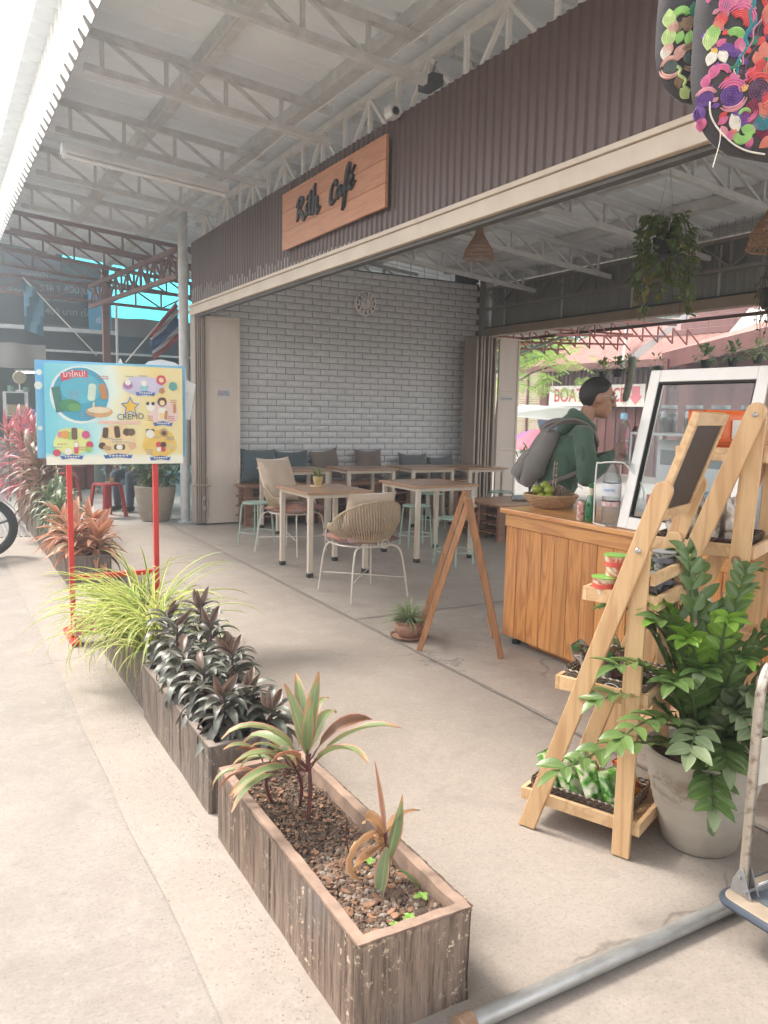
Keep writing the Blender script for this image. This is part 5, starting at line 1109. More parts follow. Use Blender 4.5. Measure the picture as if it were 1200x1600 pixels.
part('can_body', MB().lathe([(0, 0), (.020, 0), (.024, .006), (.024, .105), (.020, .115), (0, .113)], c, 24), pm('can_print', (.55, .18, .14), (.66, .60, .54), scale=45, rough=.3, metal=.2, lo=.45, hi=.55), cn, smooth=True); part('rim', MB().lathe([(.018, .113), (.021, .117), (.019, .119)], c, 20), M_STEEL, cn)
np_ = solo('rolled_newspaper', lay(MB().tube([(-.17, 0, .03), (-.1, 0, .034), (.15, 0, .034)], [.03, .036, .034], 14), (6.35, 7.72, .452), 0, R(-30)), pm('newsprint', (.42, .42, .42), (.20, .22, .24), scale=30, rough=.7, lo=.4, hi=.6), 'grey wrapped bundle lying on the low pallet table', 'bundle', (6.35, 7.72, .452), smooth=True)

# ============================================================ ladder shelves
W_LAD = wood('ladder_pine', (.60, .385, .20), (.44, .24, .11), 'Z', rough=.42, ring=10, bs=.08, var=.06, coat=.1); W_LADX = wood('ladder_pine_rail', (.64, .43, .235), (.47, .27, .13), 'X', rough=.42, ring=10, bs=.08, var=.07, coat=.1)
M_SCREW = pm('bolt_head', (.6, .6, .58), scale=8, rough=.3, metal=.8, bs=0)
M_BOARD = pm('blackboard', (.028, .016, .013), (.045, .028, .024), scale=7, rough=.55, bs=.1)
def ladder(org, name, label, jz, jp, vp, Wd, over, trays, board, lw=.062, ang=None):
    a = Vector((.404, -.915, 0)).normalized(); w_ = Vector((.915, .404, 0)); O = Vector((*org, 0)); t = thing(name, label, 'shelf', tuple(O+a*.2+w_*Wd/2))
    P = lambda p, q, z: O+a*p+w_*q+Vector((0, 0, z))
    sl = Vector((jp, 0, jz)).normalized()   # slanted direction in (p,z)
    def slant(q0, q1):
        L = math.hypot(jp, jz)+over; n = 8; u = (sl.x, sl.z); v_ = (-sl.z, sl.x); o = []
        o += [(-.5, 0), (.5, 0)]; poly = [(v_[0]*x*lw+u[0]*0, 0) for x, _ in o]
        out = [(-lw/2*1.05, 0.0), (lw/2*1.05, 0.0)]
        for k in range(n+1): th = PI*k/n; out.append((None, th))
        pts = [(-lw/2/abs(sl.z), .0), (lw/2/abs(sl.z), .0)]
        cx, cz = u[0]*(L-lw/2), u[1]*(L-lw/2)
        for k in range(n+1): th = PI*k/n; pts.append((cx+lw/2*(-v_[0])*math.cos(th)+lw/2*u[0]*math.sin(th), cz+lw/2*(-v_[1])*math.cos(th)+lw/2*u[1]*math.sin(th)))
        return MB().prism(pts, lambda x, z, tt: P(x, q0+(q1-q0)*tt, max(.004, z)))
    def upright(q0, q1):
        pts = [(vp-lw/2, .004), (vp+lw/2, .004), (jp+lw/2, jz-.01), (jp+lw*.3, jz+lw*.35), (jp-lw*.3, jz+lw*.35), (jp-lw/2, jz-.01)]
        return MB().prism(pts, lambda x, z, tt: P(x, q0+(q1-q0)*tt, z))
    for q0, q1, r0, r1, sg in ((-.020, 0, .001, .020, -1), (Wd, Wd+.020, Wd-.020, Wd-.001, 1)):
        part('slanted_leg', slant(q0, q1), W_LAD, t, bevel=.003); part('upright_leg', upright(r0, r1), W_LAD, t, bevel=.003)
        qq = q0-.004 if sg < 0 else q1+.004; cc = P(jp, qq, jz); Mr = Vector((0, 0, 1)).rotation_difference(w_*sg).to_matrix().to_4x4()
        part('bolt', MB().lathe([(0, .004), (.006, .004), (.009, .001), (.009, -.004)], cc, 14, Mr), M_SCREW, t, smooth=True)
    for (z, p0, p1, hi) in trays:
        for q0, q1, pa, pb in ((.021, .037, p0, p1), (Wd-.037, Wd-.021, p0, p1)): part('tray_side', MB().prism([(pa, z), (pb, z), (pb, z+hi), (pa, z+hi)], lambda x, zz_, tt: P(x, q0+(q1-q0)*tt, zz_)), W_LADX, t, bevel=.002)
        for pa in (p0-.016, p1): part('tray_rail', MB().prism([(pa, z), (pa+.016, z), (pa+.016, z+hi), (pa, z+hi)], lambda x, zz_, tt: P(x, .021+(Wd-.042)*tt, zz_)), W_LADX, t, bevel=.002)
        m = 4
        for i in range(m): pa = p0+(p1-p0)*i/m; part('tray_slat', MB().prism([(pa+.004, z+.002), (pa+(p1-p0)/m-.004, z+.002), (pa+(p1-p0)/m-.004, z+.012), (pa+.004, z+.012)], lambda x, zz_, tt: P(x, .038+(Wd-.076)*tt, zz_)), W_LADX, t)
    if board:
        L0, L1 = board; u = Vector((sl.x, 0, sl.z)); 
        def Bp(s, q, n): return P(u.x*s - n*sl.z, q, u.z*s + n*sl.x)
        def bslab(s0, s1, q0, q1, n0, n1): return MB().add([Bp(s, q, n) for s in (s0, s1) for q in (q0, q1) for n in (n0, n1)], [(0, 1, 3, 2), (4, 6, 7, 5), (0, 4, 5, 1), (2, 3, 7, 6), (0, 2, 6, 4), (1, 5, 7, 3)])
        b0, b1 = .002, Wd-.002; f_ = .04
        part('board_frame', bslab(L0, L0+f_, b0, b1, -.012, .012), W_LADX, t, bevel=.002); part('board_frame', bslab(L1-f_, L1, b0, b1, -.012, .012), W_LADX, t, bevel=.002)
        part('board_frame', bslab(L0+f_, L1-f_, b0, b0+.028, -.011, .011), W_LADX, t); part('board_frame', bslab(L0+f_, L1-f_, b1-.028, b1, -.011, .011), W_LADX, t)
        part('blackboard', bslab(L0+f_, L1-f_, b0+.028, b1-.028, -.006, .006), M_BOARD, t)
    return t, P
l1, P1 = ladder((1.85, 2.153), 'ladder_shelf', 'nearest pale wooden ladder shelf with a small blackboard on top', 1.073, .353, .345, .36, .24, ((.085, -.03, .385, .045), (.535, .085, .385, .05), (.872, .17, .40, .048)), (1.23, 1.60))
part('tray_rail', MB().prism([(.385, .955), (.40, .955), (.40, .995), (.385, .995)], lambda x, z, tt: P1(x, .02+.32*tt, z)), W_LADX, l1)
l2, P2 = ladder((2.385, 2.37), 'ladder_shelf', 'taller pale wooden ladder shelf behind, carrying the orange packets', 1.52, .53, .47, .46, .045, ((.22, .02, .5, .05), (.60, .12, .52, .05), (.985, .16, .54, .05), (1.345, .26, .56, .05)), None, lw=.07)
knot = part('knot', MB().lathe([(0, 0), (.018, 0), (.018, .001), (0, .001)], P2(.50, -.0005, .98), 16, Vector((0, 0, 1)).rotation_difference(Vector((-.915, -.404, 0))).to_matrix().to_4x4()), pm('knot_wood', (.36, .17, .07), (.22, .10, .04), scale=50, rough=.5), l2)
# packets, cups, baskets on the shelves
def basket(P, p0, p1, q0, q1, z, h, label, mat):
    t = thing('woven_tray_basket', label, 'basket', tuple(P((p0+p1)/2, (q0+q1)/2, z)), 'dark woven plastic baskets on the ladder shelf'); fl = .015
    cor = [(p0, q0), (p1, q0), (p1, q1), (p0, q1)]; mb = MB(); rows = 6
    for r_ in range(rows):
        z0 = z+h*r_/rows; pts = []
        for a in range(4):
            (ax, ay), (bx, by) = cor[a], cor[(a+1) % 4]; L = math.hypot(bx-ax, by-ay); n = max(4, int(L/.012)); nx, ny = (by-ay)/L, -(bx-ax)/L
            for i in range(n): s_ = (.0025 if (i+r_) % 2 else -.0025)+fl*r_/rows; pts.append(P(ax+(bx-ax)*i/n+nx*s_, ay+(by-ay)*i/n+ny*s_, z0+.006))
        mb.tube(pts, h/rows*.42, 4, closed=True)
    part('woven_side', mb, mat, t)
    part('base', MB().prism([(p0, q0), (p1, q0), (p1, q1), (p0, q1)], lambda a, b, tt: P(a, b, z+.003*tt)), mat, t); return t
M_WOV = pm('woven_plastic_brown', (.10, .055, .035), (.06, .035, .022), scale=30, rough=.45, bs=.1); M_WOVT = pm('woven_plastic_taupe', (.17, .125, .09), (.12, .09, .06), scale=30, rough=.5, bs=.1)
bA = basket(P1, -.01, .33, .05, .30, .099, .065, 'dark brown woven basket of green snack packets on the lowest tray', M_WOV); bB = basket(P1, .10, .37, .05, .30, .549, .062, 'taupe woven basket with an oval badge on the middle tray', M_WOVT)
od = thing('oval_badge', 'small oval white-on-brown badge on the taupe basket', 'badge', tuple(P1(.27, .03, .58))); Xf, Yf = Vector((.404, -.915, 0)), Vector((0, 0, 1)); ctr = P1(.27, .036, .581)
part('badge', MB().prism([(.028*math.cos(k*PI/12), .015*math.sin(k*PI/12)) for k in range(24)], lambda x, y, tt: ctr+Xf*x+Yf*y-Vector((.915, .404, 0))*.002*tt), flat('badge_brown', (.09, .05, .035)), od)
vs, fs = ringmesh(ctr-Vector((.915, .404, 0))*.0025, .014, .0022, 24, ((.404, -.915, 0), (0, 0, 1))); part('badge_ring', MB().add([ctr+(Vector(v)-ctr)+Xf*((Vector(v)-ctr).dot(Xf)*.85) for v in vs], fs), M_LBL, od); part('badge_mark', MB().prism([(-.012, 0), (-.004, .004), (.012, .003), (.008, -.004), (-.008, -.003)], lambda x, y, tt: ctr+Xf*x+Yf*y-Vector((.915, .404, 0))*(.002+.001*tt)), M_LBL, od)
def packet_mat(name, c, c2, c3):
    m, nt, b = newmat(name); v = coords(nt, (1, 1, 1), 3); n = noiset(nt, v, 14, 3, .5, .8); col = ramp(nt, n, [(.38, c), (.44, c2), (.56, c), (.62, c3), (.72, c)]); nt.links.new(col, b.inputs['Base Color']); b.inputs['Roughness'].default_value = .25; b.inputs['Coat Weight'].default_value = .6; bump(nt, b, noiset(nt, v, 22, 4), .8, .008); return m
MPG = packet_mat('packet_green', (.10, .30, .03), (.55, .52, .40), (.03, .10, .02)); MPD = packet_mat('packet_dark', (.10, .03, .025), (.03, .12, .04), (.45, .40, .36)); MPR = packet_mat('packet_red', (.50, .06, .03), (.6, .35, .05), (.3, .04, .02))
def packet(P, p, q, z, w_, h_, tilt, rz, mat, label, group, name='snack_packet'):
    mb = pillow(w_, h_, .045, int(p*100+q*37), 0, .02, .012); base = P(p, q, z)
    M = Matrix.Translation(base) @ Matrix.Rotation(rz-R(66), 4, 'Z') @ Matrix.Rotation(tilt, 4, 'X'); mb.v = [tuple(M @ Vector(v)) for v in mb.v]
    t = thing(name, label, 'packet', tuple(base), group); part('pouch', mb, mat, t, smooth=True)
    e = MB()
    for s_ in (-1, 1): e.add([M @ Vector((x*w_/2, .002*(k % 2), s_*(h_/2)*z_)) for k, x in enumerate((-1, -.6, -.2, .2, .6, 1)) for z_ in (.97, 1.05)], [(i*2, i*2+1, i*2+3, i*2+2) for i in range(5)])
    part('crimp', e, mat, t); return t
gs = 'snack packets on the ladder shelf'
for i, (p, q, tl, rz, mt, lb) in enumerate(((.03, .14, -.7, .2, MPG, 'green snack packet at the left end of the lowest basket'), (.11, .10, -.6, .1, MPG, 'green snack packet second from the left in the lowest basket'), (.19, .12, -.6, -.1, MPG, 'green snack packet behind the long stem in the lowest basket'), (.27, .12, -.5, 0, MPG, 'green snack packet by the upright leg in the lowest basket'), (.12, .22, -.5, .3, MPG, 'green packet at the back of the lowest basket'), (.27, .25, -.5, .2, MPR, 'red snack packet at the right end of the lowest basket'))):
    packet(P1, p, q, .175, .10, .15, tl, rz+1.2, mt, lb, gs)
for i, (p, q, tl, rz, mt, lb) in enumerate(((.14, .12, -.6, .4, MPD, 'dark brown packet at the left of the middle basket'), (.22, .14, -.7, -.3, MPD, 'dark packet in the middle of the middle basket'), (.30, .16, -.6, .2, MPD, 'dark packet at the right of the middle basket'), (.20, .24, -.2, .5, MPG, 'green packet standing at the back of the middle basket'))):
    packet(P1, p, q, .63, .11, .14, tl, rz+1.2, mt, lb, gs)
def cup(p, q, z, lb, k):
    c = P1(p, q, z); t = thing('noodle_cup', lb, 'cup', tuple(c), 'instant noodle cups on the top tray'); A, B_ = ((.66, .62, .45), (.22, .42, .08)) if k == 0 else ((.60, .42, .30), (.55, .33, .08)) if k == 1 else ((.05, .05, .05), (.35, .35, .35))
    mt = packet_mat('cup_print_%d_%d' % (k, int(p*100)), A, (.60, .12, .07) if k < 2 else (.30, .30, .28), tuple(x*.8 for x in A))
    part('cup_body', MB().lathe([(0, 0), (.032, 0), (.033, .004), (.040, .066), (.042, .070), (.040, .072), (.038, .070)], c, 28), mt, t, smooth=True)
    part('lid', MB().lathe([(.0425, .0705), (.043, .0735), (.040, .0745), (0, .0735)], c, 28), flat('lid_%d' % k, B_, .35), t, smooth=True)
    part('label_band', MB().lathe([(.0375, .034), (.0385, .0342), (.0400, .050), (.0392, .0505)], c, 28), flat('band_%d' % k, (.60, .10, .07) if k < 2 else (.12, .12, .14), .4), t, smooth=True); return t
cup(.215, .055, .884, 'noodle cup with a green lid at the front of the lower row', 0); cup(.25, .14, .884, 'noodle cup with a green lid behind the slanted leg in the lower row', 0)
cup(.245, .08, .960, 'noodle cup with a green lid stacked on top of the front cup', 0); cup(.315, .10, .960, 'cream and orange noodle cup behind the slanted leg', 1)
cup(.33, .20, .884, 'black noodle cup at the back right of the top tray', 2); cup(.345, .28, .960, 'black noodle cup stacked at the far right of the top tray', 2); cup(.345, .28, .884, 'black noodle cup under the stacked one at the far right', 2); cup(.315, .10, .884, 'cup under the cream and orange noodle cup', 1)
cup(.25, .23, .884, 'black noodle cup at the back left of the top tray', 2)
# orange packets on the tall shelf
MOR = pm('orange_foil', (.72, .15, .02), (.62, .11, .015), scale=8, rough=.35, bs=.5, bscale=22, bd=.006); M_WLBL = flat('packet_label', (.74, .70, .64))
for i, (p, q, lb) in enumerate(((.40, .09, 'bright orange packet with white label panels, nearest the slanted leg'), (.44, .28, 'bright orange packet to the right behind the bolt'), (.30, .20, 'bright orange packet at the back left of the upper tray'))):
    c = P2(p, q, 1.363); t = thing('orange_packet', lb, 'packet', tuple(c), 'orange packets on the tall ladder shelf'); th = R(-20+6*i); X = Vector((math.cos(th), math.sin(th), 0)); Z = Vector((0, 0, 1)); N = X.cross(Z)
    mb = pillow(.175, .17, .04, i, 0, .01, .006); mb.v = [tuple(c+X*v[0]+Z*(v[2]+.087)+N*v[1]) for v in mb.v]; part('pouch', mb, MOR, t, smooth=True)
    for dx in (-.045, .04): part('label_panel', MB().prism([(-.02, -.035), (.02, -.035), (.02, .035), (-.02, .035)], lambda a, b, tt: c+X*(a+dx)+Z*(b+.10)+N*(.0225+.001*tt)), M_WLBL, t)
    for k in range(3): part('print_line', MB().prism([(-.06, 0), (.06, 0), (.06, .002), (-.06, .002)], lambda a, b, tt: c+X*a+Z*(b+.025+.012*k)+N*(.0215+.001*tt)), flat('print_brown', (.30, .06, .02)), t)
bC = basket(P2, .20, .50, .06, .40, 1.0, .05, 'dark dotted basket holding clear spice bags on the tall shelf', M_WOV)
MSB = packet_mat('spice_bag', (.50, .44, .38), (.20, .11, .06), (.62, .58, .52))
for i, (p, q) in enumerate(((.24, .12), (.30, .18), (.37, .14), (.44, .2), (.34, .30), (.46, .32))):
    packet(P2, p, q, 1.10, .12, .19, -.15+.05*i, 1.2+.2*(i % 3), MSB, ('clear spice bag with white print, leftmost in the dotted basket', 'clear spice bag second from the left in the dotted basket', 'clear spice bag seen between the two ladder legs', 'clear spice bag right of the upright leg', 'clear spice bag at the back of the dotted basket', 'clear spice bag at the far back right of the dotted basket')[i], 'clear spice bags on the tall shelf', 'spice_bag')
for i, (p, q, lb) in enumerate(((.22, .12, 'blue-labelled packet at the left of the lower tray of the tall shelf'), (.34, .2, 'grey packet in the middle of the lower tray of the tall shelf'), (.44, .3, 'grey packet at the right of the lower tray of the tall shelf'))): packet(P2, p, q, .72, .12, .16, -.2, 1.2, MSB, lb, 'packets on the lower tray of the tall shelf')
# ============================================================ wooden cafe sign
W_SIGN = wood('sign_wood', (.56, .265, .15), (.46, .20, .11), 'Y', rough=.5, bs=.1, var=.05)
sg = thing('wooden_sign', 'wooden board sign with black handwritten cafe name on the brown fascia', 'sign', (2.88, 6.13, 2.95))
for i in range(3): part('board', MB().box(2.868, 2.892, 5.17, 7.10, 2.95+i*.1667, 3.114+i*.1667), W_SIGN, sg, bevel=.002)
def SG(u, v_, n): return Vector((2.866-n, 7.10-1.93*u, 2.95+.50*v_))
strokes = [[(.200, .40), (.205, .56), (.216, .72)], [(.192, .64), (.212, .745), (.245, .735), (.256, .64), (.222, .555), (.25, .47), (.272, .36), (.292, .40)],
 [(.296, .58), (.300, .44), (.318, .42)], [(.306, .68), (.311, .70)], [(.340, .76), (.337, .50), (.345, .40), (.358, .43)], [(.318, .62), (.362, .65)],
 [(.384, .83), (.380, .60), (.376, .38)], [(.378, .50), (.394, .62), (.408, .58), (.408, .42), (.418, .36), (.434, .43)],
 [(.602, .65), (.588, .715), (.563, .66), (.546, .50), (.556, .39), (.592, .43)], [(.640, .58), (.618, .60), (.605, .49), (.620, .44), (.640, .56), (.644, .46), (.662, .47)],
 [(.662, .48), (.694, .64), (.716, .80), (.706, .85), (.690, .70), (.680, .44), (.670, .26), (.664, .25), (.676, .40), (.694, .49), (.714, .50)],
 [(.716, .54), (.742, .58), (.742, .65), (.724, .62), (.722, .51), (.740, .48), (.764, .54)], [(.742, .71), (.758, .77)]]
for i, s_ in enumerate(strokes):
    pts = cr([(u, v_, 0) for u, v_ in s_], 6); nib = Vector((.0095, .020)); off = .0004*i; L_ = MB(); n = len(pts); vs = []
    for k in (0, 1):
        for p in pts:
            for sgn in (-1, 1): vs.append(SG(p.x+sgn*nib.x, p.y+sgn*nib.y*1.25, .0+(.018+off)*k))
    fs = []
    for j in range(n-1):
        a = j*2; b = 2*n+a; fs += [(b, b+1, b+3, b+2), (a, a+1, b+1, b), (a, b, b+2, a+2), (a+1, a+3, b+3, b+1)]
    L_.add(vs, fs); part('lettering', L_, flat('sign_black', (.022, .022, .026), .4), sg)

# ============================================================ ice cream poster stand
PX0, PX1, PZ0, PZ1, PY = .597, 1.437, 1.137, 1.757, 5.28
ps = thing('poster_stand', 'red-legged stand holding the cyan and yellow ice cream poster', 'sign', (1.0, 5.32, 0))
M_REDM = pm('red_enamel', (.60, .035, .03), (.52, .03, .025), scale=6, rough=.35, bs=.02)
for x in (.73, 1.262): part('post', MB().box(x-.016, x+.016, PY+.02, PY+.052, .03, PZ1-.05), M_REDM, ps, bevel=.003)
part('crossbar', MB().box(.748, 1.245, PY+.022, PY+.05, .40, .43), M_REDM, ps, bevel=.003)
part('foot', MB().box(.70, .76, PY-.10, PY+.30, .004, .03).box(1.232, 1.292, PY-.10, PY+.30, .004, .03), M_REDM, ps, bevel=.003); part('base_sheet', MB().box(.72, .93, PY-.06, PY+.03, .06, .17), pm('pale_red', (.62, .25, .22), rough=.5), ps)
def postermat():
    m, nt, b = newmat('poster_print'); tc = nd(nt, 'ShaderNodeTexCoord'); sp = nd(nt, 'ShaderNodeSeparateXYZ'); nt.links.new(tc.outputs['Generated'], sp.inputs[0])
    n = noiset(nt, tc.outputs['Generated'], 2.2, 2); ad = nd(nt, 'ShaderNodeMath', operation='MULTIPLY_ADD', _1=.28); nt.links.new(n, ad.inputs[0]); nt.links.new(sp.outputs[0], ad.inputs[2])
    c = ramp(nt, ad.outputs[0], [(.14, (.16, .55, .66)), (.42, (.34, .70, .76)), (.60, (.72, .82, .74)), (.68, (.80, .74, .44)), (.95, (.80, .62, .25)), (1.0, (.78, .66, .34))])
    lo_ = ramp(nt, sp.outputs[2], [(.07, (1, 1, 1)), (.12, (0, 0, 0))]); nt.links.new(mixc(nt, c, (.82, .80, .68), lo_), b.inputs['Base Color']); b.inputs['Roughness'].default_value = .35; return m
bd = part('poster_board', MB().box(PX0, PX1, PY, PY+.006, PZ0, PZ1), postermat(), ps)
lay_n = [0]
def PP(u, v_, k): return Vector((PX0+(PX1-PX0)*u, PY-.0004-.0003*k, PZ1-(PZ1-PZ0)*v_))
AR = (PX1-PX0)/(PZ1-PZ0)
def shp(poly, name, c, k=1, mb=None):
    lay_n[0] += 1; kk = k*6+(lay_n[0] % 5); n = len(poly); m_ = MB().add([PP(u, v_, kk) for u, v_ in poly], [tuple(range(n))]); part('print', m_, flat(name, c, .35), bd)
def circ(u, v_, r, rv=None, n=28, wob=0): rv = rv or r; return [(u+r*(1+wob*math.sin(5*a))*math.cos(a)/AR, v_+rv*(1+wob*math.sin(5*a))*math.sin(a)) for a in [2*PI*k/n for k in range(n)]]
def rrect(u, v_, w_, h_, a=0.0, rd=.35):
    o = []
    for sx, sy, s0 in ((1, 1, 0), (-1, 1, 90), (-1, -1, 180), (1, -1, 270)):
        for k in range(4): th = R(s0+30*k); r_ = rd*min(w_, h_); x = sx*(w_/2-r_)+r_*math.cos(th); y = sy*(h_/2-r_)+r_*math.sin(th); o.append((u+(x*math.cos(a)-y*math.sin(a))/AR, v_+x*math.sin(a)+y*math.cos(a)))
    return o
shp(circ(.245, .305, .285), 'p_white', (.78, .84, .84), 0); shp(circ(.25, .30, .265), 'p_blue', (.05, .36, .52), 1); shp(circ(.25, .24, .19, .15), 'p_blue2', (.10, .46, .60), 2)
shp([(.11, .10), (.20, .065), (.295, .065), (.30, .13), (.20, .135), (.115, .18)], 'p_red', (.62, .06, .12), 3)
def ptext(s, size, u, v_, name, c, k=5, sx=.85, rot=0.0):
    X = Vector((math.cos(rot), 0, math.sin(rot))); Z = Vector((-math.sin(rot), 0, math.cos(rot))); mb = text_mesh(s, size, frame(PP(u, v_, k*6), X, Z), .00015, sx=sx); part('lettering', mb, flat(name, c, .35), bd)
ptext('มาใหม่!', .048, .205, .105, 'p_cream', (.82, .80, .72), 5, 1, R(4))
shp([(.045, .24), (.10, .225), (.125, .44), (.13, .47), (.075, .485)], 'p_dgreen', (.045, .19, .15), 3); shp(circ(.17, .41, .10, .06), 'p_green', (.06, .26, .12), 4); shp(circ(.20, .43, .06, .04), 'p_green2', (.12, .34, .12), 5)
shp(rrect(.325, .275, .075, .17, .12), 'p_pgreen', (.62, .76, .62), 3); shp(rrect(.405, .265, .07, .165, -.18, .5), 'p_brown', (.52, .24, .10), 3); shp(rrect(.335, .40, .02, .06, .12), 'p_stick', (.72, .60, .42), 4); shp(circ(.375, .47, .13, .055), 'p_cone', (.66, .38, .16), 3); shp(circ(.372, .453, .11, .03), 'p_cream2', (.76, .66, .46), 4)
def ribbon(u, v_, w_, c=(.05, .14, .42)):
    shp([(u-w_/2, v_-.012), (u, v_-.03), (u+w_/2, v_-.012), (u+w_/2+.012, v_-.02), (u+w_/2, v_+.022), (u, v_+.008), (u-w_/2, v_+.022), (u-w_/2-.012, v_-.02)], 'p_navy', c, 3)
    for q in range(6): uu = u-w_*.36+w_*.13*q; shp([(uu, v_-.014), (uu+w_*.08, v_-.014), (uu+w_*.08, v_+.0), (uu, v_+.0)], 'p_cream', (.82, .80, .72), 5)
def tinytext(u, v_, w_, n, c=(.35, .30, .35), name='p_tiny'):
    for q in range(n):
        for k in range(3): a = u-w_/2+w_*k/3; shp([(a, v_+q*.022), (a+w_*.26, v_+q*.022), (a+w_*.26, v_+q*.022+.008), (a, v_+q*.022+.008)], name, c, 4)
blob = lambda u, v_, r, n, c, rv=None: shp(circ(u, v_, r, rv, 16, .05), n, c, 4)
shp(circ(.70, .20, .21, .10, 24, .04), 'p_lilac', (.60, .56, .72), 1); ribbon(.715, .275, .13); shp(circ(.855, .47, .155, .13, 24, .05), 'p_pink', (.80, .60, .55), 1); ribbon(.845, .585, .13)
shp(circ(.18, .77, .175, .14, 24, .06), 'p_lime', (.72, .78, .30), 1); ribbon(.175, .925, .14); shp(circ(.505, .76, .18, .17, 24, .05), 'p_peach', (.82, .62, .34), 1); ribbon(.505, .92, .19); shp(circ(.82, .79, .175, .15, 24, .05), 'p_gold', (.80, .54, .12), 1); ribbon(.82, .945, .14)
for (u, v_, r, n, c) in ((.585, .19, .045, 'p_vio', (.40, .16, .36)), (.585, .165, .03, 'p_cream', (.82, .80, .72)), (.705, .21, .04, 'p_aqua', (.30, .60, .66)), (.705, .17, .03, 'p_cream', (.82, .80, .72)), (.835, .13, .05, 'p_red', (.62, .06, .12)), (.835, .13, .025, 'p_peach', (.82, .62, .34)), (.925, .19, .045, 'p_teal', (.10, .36, .34)), (.925, .17, .03, 'p_gold', (.80, .54, .12)), (.84, .24, .03, 'p_brown', (.52, .24, .10)),
                       (.75, .41, .045, 'p_cream', (.82, .80, .72)), (.73, .375, .018, 'p_black', (.04, .04, .04)), (.77, .375, .018, 'p_black', (.04, .04, .04)), (.742, .41, .012, 'p_black', (.04, .04, .04)), (.76, .41, .012, 'p_black', (.04, .04, .04)),
                       (.84, .355, .048, 'p_dbrown', (.10, .05, .03)), (.84, .365, .028, 'p_peach', (.82, .62, .34)), (.745, .69, .045, 'p_cream', (.82, .80, .72)), (.728, .655, .018, 'p_black', (.04, .04, .04)), (.765, .655, .018, 'p_black', (.04, .04, .04)), (.745, .69, .02, 'p_brown', (.52, .24, .10)), (.85, .675, .045, 'p_tan', (.50, .32, .16)), (.85, .68, .025, 'p_dbrown', (.10, .05, .03)),
                       (.81, .80, .03, 'p_red', (.62, .06, .12)), (.845, .80, .03, 'p_dbrown', (.10, .05, .03)), (.81, .85, .025, 'p_cream', (.82, .80, .72)), (.845, .85, .025, 'p_red', (.62, .06, .12)),
                       (.13, .70, .04, 'p_orange', (.72, .34, .08)), (.165, .71, .04, 'p_lgreen', (.35, .60, .15)), (.10, .70, .03, 'p_pink2', (.70, .25, .35)), (.275, .70, .04, 'p_mag', (.62, .08, .25)), (.07, .88, .035, 'p_red', (.62, .06, .12)), (.15, .87, .035, 'p_cream', (.82, .80, .72)), (.14, .88, .02, 'p_red', (.62, .06, .12)), (.30, .80, .035, 'p_red', (.62, .06, .12)), (.295, .85, .03, 'p_lgreen', (.35, .60, .15)),
                       (.57, .67, .038, 'p_dbrown', (.10, .05, .03)), (.605, .67, .038, 'p_dbrown2', (.14, .08, .05)), (.39, .81, .035, 'p_dbrown', (.10, .05, .03)), (.61, .81, .035, 'p_peach2', (.70, .42, .26))): blob(u, v_, r, n, c)
for (u, v_, w_, h_, a, n, c) in ((.195, .69, .055, .12, 0, 'p_choc', (.16, .09, .06)), (.205, .83, .04, .12, 0, 'p_red', (.62, .06, .12)), (.205, .80, .035, .05, 0, 'p_cream', (.82, .80, .72)), (.415, .68, .055, .11, .1, 'p_dbrown', (.10, .05, .03)), (.50, .67, .055, .12, -.1, 'p_dbrown', (.10, .05, .03)), (.425, .835, .08, .045, .2, 'p_tan', (.50, .32, .16)), (.515, .825, .11, .055, 0, 'p_dbrown', (.10, .05, .03)), (.515, .825, .06, .05, 0, 'p_cream', (.82, .80, .72)),
                                (.84, .48, .09, .13, 0, 'p_cream', (.82, .80, .72)), (.835, .50, .06, .07, 0, 'p_peach', (.82, .62, .34)), (.868, .49, .03, .09, .1, 'p_brown', (.52, .24, .10)), (.90, .82, .07, .05, .3, 'p_tan2', (.60, .48, .28)), (.935, .42, .03, .10, 0, 'p_brown', (.52, .24, .10))): shp(rrect(u, v_, w_, h_, a), n, c, 4)
for (u, v_, w_, n) in ((.29, .17, .07, 1), (.41, .11, .08, 2), (.60, .10, .06, 1), (.70, .09, .06, 1), (.20, .27, .08, 4), (.93, .33, .05, 2), (.91, .50, .05, 3), (.75, .50, .04, 3), (.11, .79, .07, 1), (.08, .82, .06, 1), (.25, .82, .06, 2), (.44, .73, .06, 1), (.50, .745, .08, 2), (.57, .77, .05, 1), (.74, .85, .05, 3), (.90, .72, .06, 2), (.80, .72, .06, 1), (.29, .48, .10, 3)): tinytext(u, v_, w_, n, (.55, .16, .16) if int(u*100) % 2 else (.30, .34, .45), 'p_tiny%d' % (int(u*100) % 2))
st5 = lambda u, v_, r, r2: [(u+(r if k % 2 == 0 else r2)*math.sin(k*PI/5)/AR, v_-(r if k % 2 == 0 else r2)*math.cos(k*PI/5)) for k in range(10)]
shp(st5(.60, .41, .115, .062), 'p_cream', (.82, .80, .72), 4); shp(st5(.60, .41, .10, .05), 'p_navy', (.05, .14, .42), 5); shp(st5(.60, .41, .082, .040), 'p_star', (.80, .50, .05), 6)
ptext('CREMO', .052, .60, .515, 'p_ink', (.03, .035, .10), 7, .95, R(3)); ptext('tm', .012, .665, .47, 'p_ink', (.03, .035, .10), 7); shp(rrect(.52, .575, .42, .03), 'p_salmon', (.80, .52, .42), 3)
p2_ = thing('poster_board', 'second blue poster board behind, a strip left of the ice cream poster', 'sign', (1.0, 5.36, 1.15))
part('board', MB().box(.555, 1.475, 5.352, 5.358, 1.175, 1.775), pm('poster_blue', (.14, .34, .66), (.20, .52, .66), scale=1.2, rough=.4, bs=0), p2_)
